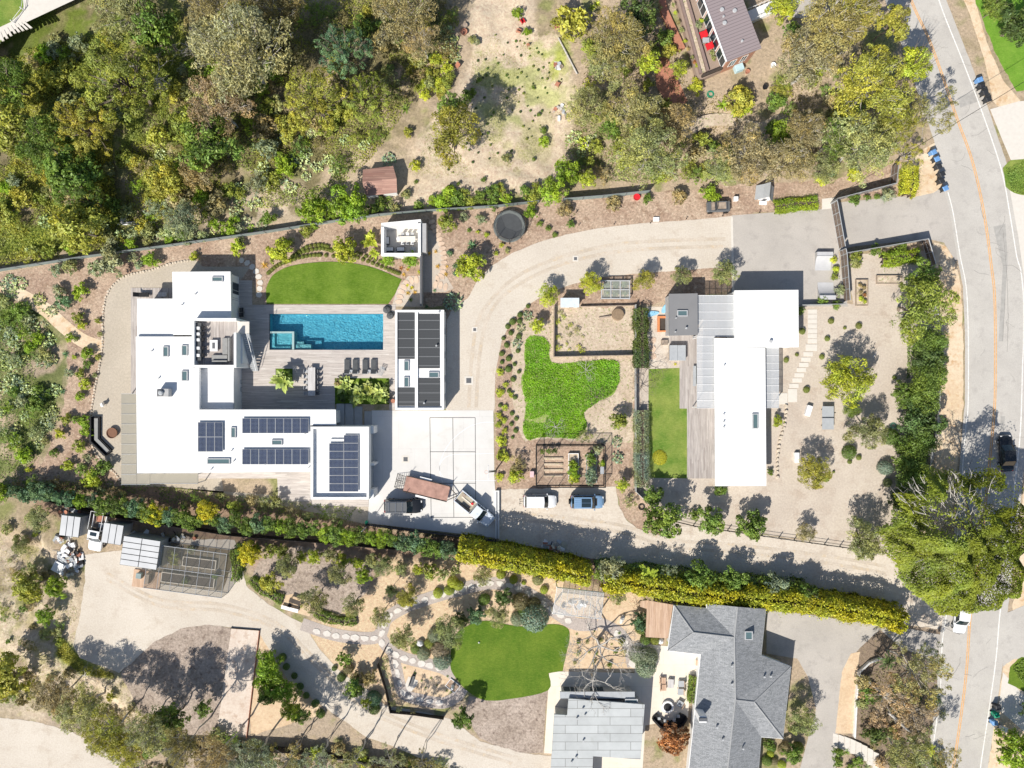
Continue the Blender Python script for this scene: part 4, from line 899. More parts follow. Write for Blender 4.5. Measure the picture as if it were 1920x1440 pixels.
x0, y0, x1, y1 = rect(929, 920, 936, 1010, .5); c = o.location
bx('wall_run', WALL, o, (x0-c.x, y0-c.y, 0, x0+.12-c.x, y1-c.y, .5), (x1-.12-c.x, y0-c.y, 0, x1-c.x, y1-c.y, .5), (x0+.12-c.x, y1-.12-c.y, 0, x1-.12-c.x, y1-c.y, .5)); bx('channel', GREYMET, o, (x0+.12-c.x, y0-c.y, 0, x1-.12-c.x, y1-.12-c.y, .35))
# brown garden retaining wall (zigzag)
fence('zigzag_wall', 'dark brown zigzag timber retaining wall with climbing plants', [(723,1214),(709,1242),(717,1268),(724,1290),(733,1332),(776,1336),(832,1344)], .8, DARKW, DARKW, 3, thick=.12, cat='wall')
fence('bocce_edging', 'rusty red edging board down the long side of the bocce court', [(487,1182),(463,1382)], .25, TERRA, TERRA, 4, thick=.1, cat='edging')
fence('bocce_edging', 'dark edging board across the north end of the bocce court', [(434,1177),(487,1181)], .25, DARKW, DARKW, 4, thick=.08, cat='edging')
fence('low_curved_wall', 'low white curved wall beside the wooded bank of the grey driveway', [(1650,1232),(1628,1240),(1609,1258),(1604,1300),(1602,1340),(1600,1380)], .6, WALL, WALL, 6, thick=.2, cat='wall')
fence('back_fence', 'dark timber fence under the trees at the bottom of the yard', [(300,1396),(440,1396),(560,1402),(680,1420),(830,1440)], 1.6, DARKW, DARKW, 3)
fence('east_side_fence', 'pale fence hidden in hedge foliage beside the road shoulder', [(1742,505),(1745,560),(1757,640),(1752,760),(1738,850),(1728,900)], 1.3, GREYMET, GREYMET, 3)
# stone edging of patio
STN = plain('cream_stone', (.60,.52,.42), .9, var=.2)
def stones(name, label, group, line, step, r, h=.14, mat=STN, cat='stone'):
    pts = catmull(line, 8, False); P = [W(*p).xy for p in pts]; acc = 0
    protos = []
    for k in range(4):
        m = MB(); n = 7; rr = [r*random.uniform(.75, 1.2) for _ in range(n)]
        ring = lambda s, z: [(rr[i]*s*1.25*math.cos(2*math.pi*i/n), rr[i]*s*math.sin(2*math.pi*i/n), z) for i in range(n)]
        g = m.grid([ring(1, -.03), ring(1, h*.6), ring(.75, h)], close=True); m.f.append(g[-1][:]); m.m.append(0)
        me = bpy.data.meshes.new(name); me.from_pydata(m.v, [], m.f); me.materials.append(mat); protos.append(me)
    for a, b in zip(P, P[1:]):
        L_ = (b-a).length
        while acc < L_:
            p = a.lerp(b, acc/L_); d = (b-a)
            o = bpy.data.objects.new(name, random.choice(protos)); COL.objects.link(o); o.location = (p.x+random.uniform(-.04, .04), p.y+random.uniform(-.04, .04), 0)
            o.rotation_euler.z = math.atan2(d.y, d.x)+random.uniform(-.3, .3); s = random.uniform(.8, 1.2); o.scale = (s, s, s)
            tag(o, label, cat, group); acc += step
        acc -= L_
stones('edging_stone', 'pale edging stone in the curved row round the patio gravel', 'edging stones round the patio gravel', [(358,489),(330,492),(280,507),(240,516),(215,532),(199,557),(193,600),(192,650),(186,690),(176,740),(170,790),(174,838),(195,868),(218,890),(230,910)], .42, .17)
stones('border_boulder', 'cream boulder in the row east of the long white house', 'boulders east of the long house', [(1474,762),(1472,790),(1461,830),(1457,870),(1458,900)], .62, .22, .25)
# flagstones in paths
def flagstone(name, label, group, poly_pts, mat=FLAG, z=.03, th=.05):
    m = MB(); m.prism(poly_pts, -.02, z+th); o = m.build(name, mat); tag(o, label, 'paving slab', group); return o
def stone_run(line, width, step, label, group, mat=FLAG, irr=.25, name='flagstone', z=.02, aspect=.62):
    pts = catmull(line, 8, False); P = [W(*p).xy for p in pts]; acc = step*.5
    for a, b in zip(P, P[1:]):
        L_ = (b-a).length
        while acc < L_:
            p = a.lerp(b, acc/L_); d = (b-a).normalized(); n_ = Vector((-d.y, d.x)); q = []
            for i in range(6):
                t_ = 2*math.pi*i/6+.4; k = 1+random.uniform(-irr, irr); q.append((p+d*math.cos(t_)*step*aspect*k*.75+n_*math.sin(t_)*width*.55*k)[:])
            flagstone(name, label, group, q, mat, z); acc += step
        acc -= L_
g1 = 'flagstones along the looping garden path'
stone_run([(585,1181),(640,1193),(700,1196),(716,1188),(725,1160),(760,1138),(810,1120),(860,1106),(900,1096),(935,1094),(970,1103),(1010,1125),(1045,1150),(1075,1170)], .75, 1.35, 'white flagstone set in the looping gravel garden path', g1)
stone_run([(712,1198),(728,1217),(755,1233),(795,1245),(830,1255)], .85, 1.25, 'white flagstone set in the looping gravel garden path', g1)
stone_run([(740,1236),(746,1265),(757,1300),(790,1312),(825,1317)], .7, 1.35, 'white flagstone set in the looping gravel garden path', g1)
stone_run([(1150,1180),(1176,1212),(1186,1245)], .9, 1.6, 'white flagstone set in the looping gravel garden path', g1)
g2 = 'flagstones of the curved walk by the garden room'
stone_run([(808,412),(815,430),(826,452),(832,478),(832,500),(828,518),(816,525)], .95, .66, 'pinkish flagstone in the curved walk east of the dark wall', g2, PINKSTONE, .1, aspect=.62)
stone_run([(812,532),(830,536),(845,540)], 1.1, .72, 'pinkish flagstone in the curved walk east of the dark wall', g2, PINKSTONE, .1)
stone_run([(786,524),(770,526),(757,538),(750,555),(748,566)], 1.0, .72, 'cream flagstone in the arc at the corner of the turf lawn', 'flagstones round the turf corner', PINKSTONE, .1)
stone_run([(448,486),(462,492),(476,503),(484,516),(488,532),(486,548),(485,563)], .85, .85, 'grey stepping stone curving between north wing and turf lawn', 'stepping stones north of the deck', PAVE, .12)
stone_run([(1226,632),(1222,650),(1226,665),(1221,678)], .9, 1.1, 'tan stepping stone in the sandy play yard', 'stepping stones in the play yard', PINKSTONE, .2)
for i in range(7):
    x0, y0, x1, y1 = rect(1514.5, 580+i*9.2, 1532, 588.5+i*9.2, .04); s = bx('walkway_pad', PAVE, None, (x0, y0, -.02, x1, y1, .06), bev=.01); tag(s, 'pale rectangular pad in the straight run below the ramp yard', 'paving slab', 'straight run of walkway pads')
for r in ((1510.5,645.5,1532,658),):
    x0, y0, x1, y1 = rect(*r, .04); s = bx('walkway_pad', PAVE, None, (x0, y0, -.02, x1, y1, .06), bev=.01); tag(s, 'wider pale pad where the walkway turns diagonal', 'paving slab')
for a, b in ((1506.5,660),(1502.5,670),(1498.5,680),(1494,689.5),(1490,699.5),(1486,709),(1480,719.5)):
    x0, y0, x1, y1 = rect(a, b, a+17.5, b+8, .04); s = bx('walkway_pad', PAVE, None, (x0, y0, -.02, x1, y1, .06), bev=.01); tag(s, 'pale pad in the diagonal run toward the long white house', 'paving slab', 'diagonal run of walkway pads')
for r, l in (((1477.5,729,1494.5,754),'large pale landing pad, the one farther from the long white house'),((1460.5,737,1476.5,758),'pale landing pad touching the boulder row of the long white house')):
    x0, y0, x1, y1 = rect(*r, .04); s = bx('walkway_pad', PAVE, None, (x0, y0, -.02, x1, y1, .06), bev=.01); tag(s, l, 'paving slab')
# steps down right
for i in range(8):
    p = [W(1562+i*10.5, 1374+i*2.2+i*i*.35).xy, W(1572+i*10.5, 1376+(i+1)*2.2+i*i*.35).xy, W(1571+i*10.5, 1402+i*2.2+i*i*.5).xy, W(1561+i*10.5, 1400+i*2.2+i*i*.5).xy]
    m = MB(); m.prism([q[:] for q in p], -.02, .05+.05*i); s = m.build('garden_step', PAVE); tag(s, 'pale concrete step curving up from the grey driveway', 'step', 'curved flight of pale steps')
# ======================= VEGETATION =======================
def leafmat(name, warm=1.0, var=1.15, trans=.25):
    m = bpy.data.materials.new(name); m.use_nodes = True; t = NT(m)
    oc = t.n('ShaderNodeObjectInfo').outputs['Color']; lv = t.n('ShaderNodeAttribute', attribute_name='lv').outputs['Fac']
    k = t.n('ShaderNodeMapRange', {0: lv, 1: 0, 2: 1, 3: 1-var*.55, 4: 1+var*.75}).outputs[0]
    sc = t.n('ShaderNodeVectorMath', {0: oc, 3: k}, operation='SCALE').outputs[0]
    hue = t.n('ShaderNodeAttribute', attribute_name='lh').outputs['Fac']
    yel = t.n('ShaderNodeVectorMath', {0: sc, 1: (1.35*warm, 1.08, .55)}, operation='MULTIPLY').outputs[0]
    c = t.mix(hue, sc, yel)
    t.l(c, t.b.inputs['Base Color']); t.b.inputs['Roughness'].default_value = .5; t.b.inputs['Specular IOR Level'].default_value = .35
    tr = t.n('ShaderNodeBsdfTranslucent', {0: c}); mx = t.n('ShaderNodeMixShader', {0: trans}); t.l(t.b.outputs[0], mx.inputs[1]); t.l(tr.outputs[0], mx.inputs[2])
    t.l(mx.outputs[0], t.t.nodes['Material Output'].inputs[0]); return m
LEAF = leafmat('foliage'); PADM = leafmat('cactus_pad', .9, .6, .0); BLADE = leafmat('fleshy_blade', .9, .6, .1)
BARKM = plain('grey_brown_bark', (.22,.18,.14), .9, var=.35, sc=4); PALEB = plain('pale_silver_bark', (.50,.47,.43), .9, var=.3, sc=4); DARKB = plain('dark_bark', (.12,.09,.07), .9, var=.3)
def leaves(C, N, L, asp, r, lv, lh, updir=None, fold=False):
    """C centres, N normals, L length -> rhombic leaves; returns verts, nfaces, lv, lh"""
    n = len(C); N = N/np.maximum(np.linalg.norm(N, axis=1, keepdims=True), 1e-6)
    A = r.normal(size=(n, 3)) if updir is None else updir+r.normal(size=(n, 3))*.35
    U = A-N*(A*N).sum(1, keepdims=True); U /= np.maximum(np.linalg.norm(U, axis=1, keepdims=True), 1e-6); V = np.cross(N, U)
    L = (L*r.uniform(.7, 1.35, n))[:, None]; w = L*asp
    P = np.stack([C-U*L*.5, C+V*w*.5+U*L*.05+N*L*.06, C+U*L*.5-N*L*.08, C-V*w*.5+U*L*.05+N*L*.06], 1)
    return P.reshape(-1, 3)
def leafmesh(name, P, lv, lh, mat):
    n = len(P)//4; me = bpy.data.meshes.new(name)
    me.vertices.add(n*4); me.vertices.foreach_set('co', P.astype(np.float32).ravel())
    me.loops.add(n*4); me.loops.foreach_set('vertex_index', np.arange(n*4)); me.polygons.add(n)
    me.polygons.foreach_set('loop_start', np.arange(n)*4); me.polygons.foreach_set('loop_total', np.full(n, 4)); me.update(calc_edges=True)
    for k, v in (('lv', lv), ('lh', lh)):
        a = me.attributes.new(k, 'FLOAT', 'FACE'); a.data.foreach_set('value', np.clip(v, 0, 1).astype(np.float32))
    me.materials.append(mat); return me
def crownmesh(name, seed, lobes=14, lr=(.25, .42), n=3000, L=.08, asp=.45, hz=.75, droop=0., spread=.72, inner=.35, flat_=1.0, jit=.6, cluster=0):
    """unit-radius crown centred on z=0: leaf clumps on uneven lobes"""
    r = np.random.default_rng(seed); cs = []
    for i in range(lobes):
        a = i*2.39996+r.uniform(-.5, .5); q = math.sqrt((i+.5)/lobes)*spread*r.uniform(.75, 1.12)
        z = math.sqrt(max(0, 1-(q/1.05)**2))*hz*r.uniform(.35, 1.0)-hz*.35*(q > .5)*r.uniform(0, 1)
        cs.append((q*math.cos(a), q*math.sin(a), z, r.uniform(*lr)*(1.15-.35*q)))
    cs = np.array(cs); w_ = cs[:, 3]**2; idx = r.choice(lobes, n, p=w_/w_.sum())
    D = r.normal(size=(n, 3)); D /= np.linalg.norm(D, axis=1, keepdims=True)
    if cluster:  # leaves bunched into sprays on each lobe
        K = cluster; S = r.normal(size=(lobes*K, 3)); S /= np.linalg.norm(S, axis=1, keepdims=True)
        S[:, 2] = np.abs(S[:, 2])*.9-.25; k = idx*K+r.integers(0, K, n); D = S[k]+r.normal(size=(n, 3))*.22; D /= np.linalg.norm(D, axis=1, keepdims=True)
        kv = r.random(lobes*K)[k]
    else: kv = r.random(lobes)[idx]
    rad = np.where(r.random(n) < inner, r.uniform(.3, .9, n), r.uniform(.82, 1.08, n))
    C = cs[idx, :3]+D*(cs[idx, 3]*rad)[:, None]*np.array([1, 1, flat_])
    N = D+r.normal(size=(n, 3))*jit
    up = np.tile([0, 0, -droop], (n, 1)) if droop else None
    P = leaves(C, N, L, asp, r, None, None, up)
    q95 = np.percentile(np.hypot(C[:, 0], C[:, 1]), 93); P = P/q95; cs[:, :4] = cs[:, :4]/q95
    lv = .38*kv+.32*r.random(lobes)[idx]+.3*r.random(n); lh = np.clip(r.random(lobes)[idx]*.6+r.random(n)*.5-.2, 0, 1)
    return leafmesh(name, P, lv, lh, LEAF), cs
def limbs(name, cs, h, seed, mat, r0=.06, lean=(0, 0), twig=True):
    """trunk from z=-h (ground) to the crown, limbs to the lobes (unit crown radius)"""
    r = random.Random(seed); m = MB(); f = Vector((0, 0, -.25))
    base = Vector((lean[0], lean[1], -h)); st = 2 if r0 < .04 else 1
    for q_ in range(st):
        b_ = base+Vector((r.uniform(-.05, .05)*st, r.uniform(-.05, .05)*st, 0)); m.tube([b_]+[b_.lerp(f, t_)+Vector((r.uniform(-.1, .1), r.uniform(-.1, .1), 0)) for t_ in (.3, .55, .8)]+[f], [r0, r0*.85, r0*.75, r0*.66, r0*.6], 7)
    for c in cs:
        e = Vector(c[:3]); mid = f.lerp(e, .5)+Vector((r.uniform(-.08, .08), r.uniform(-.08, .08), -.05))
        m.tube([f-Vector((0, 0, .02)), mid, e], [r0*.45, r0*.3, r0*.1], 5)
        if twig:
            for k in range(3):
                d = Vector((r.uniform(-1, 1), r.uniform(-1, 1), r.uniform(-.2, 1)))*c[3]*.8; m.tube([mid.lerp(e, .6), e+d], [r0*.14, r0*.04], 3)
    me = bpy.data.meshes.new(name); me.from_pydata(m.v, [], m.f); me.materials.append(mat); return me
TYPES = {}
def deftype(k, nvar=3, h=1.2, bark=BARKM, r0=.06, trunk=True, **kw):
    TYPES[k] = []
    for i in range(nvar):
        me, cs = crownmesh('crown', 100+len(TYPES)*17+i, **kw)
        TYPES[k].append((me, limbs('trunk', cs, h, i+5, bark, r0) if trunk else None, h))
deftype('euc', 4, 1.5, PALEB, .05, lobes=34, lr=(.16, .30), n=11000, L=.062, asp=.30, hz=.6, droop=.8, spread=.86, inner=.3, cluster=9, jit=.7)
deftype('eucsparse', 3, 1.7, PALEB, .03, lobes=22, lr=(.13, .24), n=4200, L=.065, asp=.30, hz=.6, droop=.9, spread=.9, inner=.3, cluster=7)
deftype('pine', 3, 1.2, BARKM, .06, lobes=44, lr=(.13, .22), n=12000, L=.055, asp=.34, hz=.55, spread=.92, inner=.15, cluster=6, jit=.45)
deftype('olive', 3, .9, BARKM, .06, lobes=18, lr=(.22, .36), n=6500, L=.085, asp=.26, hz=.7, spread=.75, cluster=8, jit=.8)
deftype('broad', 3, .9, BARKM, .06, lobes=15, lr=(.26, .42), n=3600, L=.12, asp=.5, hz=.7, spread=.7, cluster=7)
deftype('bright', 3, .8, BARKM, .06, lobes=17, lr=(.22, .38), n=4200, L=.11, asp=.42, hz=.7, spread=.74, cluster=9, jit=.5)
deftype('shrub', 4, .5, BARKM, .05, trunk=False, lobes=9, lr=(.3, .5), n=1100, L=.19, asp=.45, hz=.6, spread=.65, cluster=5)
deftype('wispy', 3, .5, BARKM, .05, trunk=False, lobes=10, lr=(.22, .4), n=700, L=.22, asp=.2, hz=.6, spread=.8, cluster=5, jit=.9)
deftype('ball', 2, .5, BARKM, .05, trunk=False, lobes=1, lr=(.92, .95), n=3200, L=.14, asp=.6, hz=.0, spread=0, inner=.1, jit=.4)
deftype('dense', 3, .7, BARKM, .06, lobes=20, lr=(.24, .36), n=6500, L=.07, asp=.5, hz=.75, spread=.74, cluster=0, jit=.5)
def pads(seed):
    r = np.random.default_rng(seed); m = MB(); F = []
    for i in range(70):
        a = r.uniform(0, 6.28); q = math.sqrt(r.random())*.85; z = (1-q*q)*.6*r.uniform(.1, 1); s = r.uniform(.10, .17); d = Vector(r.normal(size=3)).normalized()
        d.z = abs(d.z)*.7+.2; d.normalize(); u = d.orthogonal().normalized(); v = d.cross(u); c = Vector((q*math.cos(a), q*math.sin(a), z))
        ring = [c+(u*math.cos(t_)*.62+d*0)*s+v*math.sin(t_)*s for t_ in np.linspace(0, 2*math.pi, 9)[:-1]]
        off = d*s*.12
        m.f.append([m.av(p+off) for p in ring]); m.f.append([m.av(p-off) for p in ring][::-1]); b = len(m.v)-16
        for k in range(8): j = (k+1) % 8; m.f.append([b+k, b+8+(7-k) if 0 else b+8+k, b+8+j, b+j])
        F += [(r.random(), r.random())]*10
    me = bpy.data.meshes.new('pads'); me.from_pydata(m.v, [], m.f); me.materials.append(PADM)
    for k, nm in enumerate(('lv', 'lh')): a = me.attributes.new(nm, 'FLOAT', 'FACE'); a.data.foreach_set('value', [f[k] for f in F])
    return me
def blades(seed, n=26, L=1.0, w=.09, arch=.5, up=(.2, 1.2), rows=4, stalk=0.0):
    r = np.random.default_rng(seed); m = MB(); F = []
    for i in range(n):
        a = i*2.39996+r.uniform(-.2, .2); e = r.uniform(*up); l = L*r.uniform(.7, 1.05); d = Vector((math.cos(a)*math.cos(e), math.sin(a)*math.cos(e), math.sin(e))); s = Vector((-math.sin(a), math.cos(a), 0))
        pr = None; v1 = (r.random(), r.random()*.8)
        for k in range(rows+1):
            t_ = k/rows; p = d*l*t_-Vector((0, 0, arch*l*t_*t_)); ww = w*(math.sin(math.pi*min(1, max(0, (t_-stalk)/(1-stalk)))**.7)+.03 if stalk else (1-t_)**.7+.02)*(.5 if not stalk else 1)
            c = [m.av(p-s*ww+Vector((0, 0, ww*.35))), m.av(p), m.av(p+s*ww+Vector((0, 0, ww*.35)))]
            if pr: m.f.append([pr[0], pr[1], c[1], c[0]]); m.f.append([pr[1], pr[2], c[2], c[1]]); F += [v1, (v1[0]*.8, v1[1])]
            pr = c
    me = bpy.data.meshes.new('blades'); me.from_pydata(m.v, [], m.f); me.materials.append(BLADE)
    for k, nm in enumerate(('lv', 'lh')): a = me.attributes.new(nm, 'FLOAT', 'FACE'); a.data.foreach_set('value', [f[k] for f in F])
    return me
TYPES['cactus'] = [(pads(i), None, .1) for i in range(4)]
TYPES['agave'] = [(blades(i, 26, 1, .17, .15, (.1, 1.3)), None, 0) for i in range(2)]
TYPES['tuft'] = [(blades(i+9, 60, 1, .05, .6, (.3, 1.4)), None, 0) for i in range(2)]
TYPES['paddle'] = [(blades(i+20, 34, 1.05, .15, .35, (.35, 1.4), 6, .35), None, 0) for i in range(3)]
def frond(seed, n=18):
    r = np.random.default_rng(seed); C = []; N = []; U = []; 
    for i in range(n):
        a = i*2.39996; e = r.uniform(.1, 1.0)
        for k in range(30):
            t_ = (k+2)/32; p = np.array([math.cos(a)*math.cos(e)*t_, math.sin(a)*math.cos(e)*t_, math.sin(e)*t_-.55*t_*t_]); s = np.array([-math.sin(a), math.cos(a), 0])
            for sg in (-1, 1): C.append(p+s*sg*.09*(1.1-t_)); N.append([0.3*math.cos(a), .3*math.sin(a), 1]); U.append(s*sg+np.array([math.cos(a), math.sin(a), -.3])*.7)
    C, N, U = map(np.array, (C, N, U)); rr = np.random.default_rng(seed); P = leaves(C, N.astype(float), .2, .14, rr, 0, 0, U)
    return leafmesh('fronds', P, rr.random(len(C)), rr.random(len(C))*.7, BLADE)
TYPES['palm'] = [(frond(i), None, 0) for i in range(2)]
COLS = dict(weed=(.21,.45,.025), euc=(0.336,0.331,0.149), eucg=(0.366,0.372,0.227), brown=(0.373,0.342,0.199), pine=(0.282,0.348,0.077), yel=(0.374,0.406,0.087), olive=(0.328,0.380,0.181), dark=(0.102,0.166,0.056), mid=(0.175,0.282,0.064), bright=(0.266,0.414,0.049),
    lime=(0.436,0.530,0.072), grey=(0.312,0.380,0.258), bluegrey=(0.250,0.348,0.275), gold=(0.542,0.552,0.051), orange=(0.565,0.396,0.105), red=(.40,.22,.11), cactus=(0.421,0.530,0.321), pinky=(0.452,0.372,0.267), hedge=(.36,.40,.035), teal=(0.156,0.282,0.165), dkbrown=(0.226,0.216,0.111))
_cnt = [0]; PCOL = {}
PR = random.Random(11)
def plant(name, label, cat, typ, px, py, rpx, col, h=None, group=None, sq=1.0, hc=None, stretch=None):
    """px,py = crown centre in the photo, rpx its radius in photo pixels, h = height of the crown centre above ground"""
    T_ = TYPES[typ]; me, tr, hh = T_[_cnt[0] % len(T_)]; _cnt[0] += 1
    c = COLS[col] if isinstance(col, str) else col
    ck = col if isinstance(col, str) else ''
    k = PR.uniform(.88, 1.14); c = (c[0]*k*PR.uniform(.94, 1.06), c[1]*k, c[2]*k, 1)
    if h is None: h = max(.12, rpx*MPP*(.45 if tr is None else 1.2))
    if typ in ('agave', 'tuft', 'paddle', 'palm', 'cactus') and h < 1.5: h = .05 if typ != 'paddle' else .3
    g = G(px, py, h); r = rpx*MPP*(CAMH-h-g.z)/CAMH; a = PR.uniform(0, 6.28)
    st = stretch or (PR.uniform(.92, 1.1), PR.uniform(.92, 1.1))
    if tr is None:
        o = bpy.data.objects.new(name, me); COL.objects.link(o); o.location = (g.x, g.y, g.z+h); o.rotation_euler.z = a; o.scale = (r*st[0], r*st[1], r*sq); o.color = c
        tag(o, label, cat, group); PCOL[o.name] = ck
        if h > 1.2:
            root = thing(name, label, cat, g, group=group); o.name = 'crown'; o.parent = root; o.location = (0, 0, h)
            for kk in ('label', 'category', 'group'):
                if kk in o: del o[kk]
            part('trunk', BARKM, root, lambda m: m.tube([(0, 0, -.2), (.05, .03, h*.5), (0, 0, h)], [.14, .11, .08], 7)); return root
        return o
    root = thing(name, label, cat, g, group=group); PCOL[root.name] = ck
    o = bpy.data.objects.new('crown', me); COL.objects.link(o); o.parent = root; o.location = (0, 0, h); o.rotation_euler.z = a; o.scale = (r*st[0], r*st[1], r*sq*1.0); o.color = c
    t_ = bpy.data.objects.new('trunk', tr); COL.objects.link(t_); t_.parent = root; t_.location = (0, 0, h); t_.rotation_euler.z = a; t_.scale = (r*st[0], r*st[1], (h+.15)/hh); 
    return root
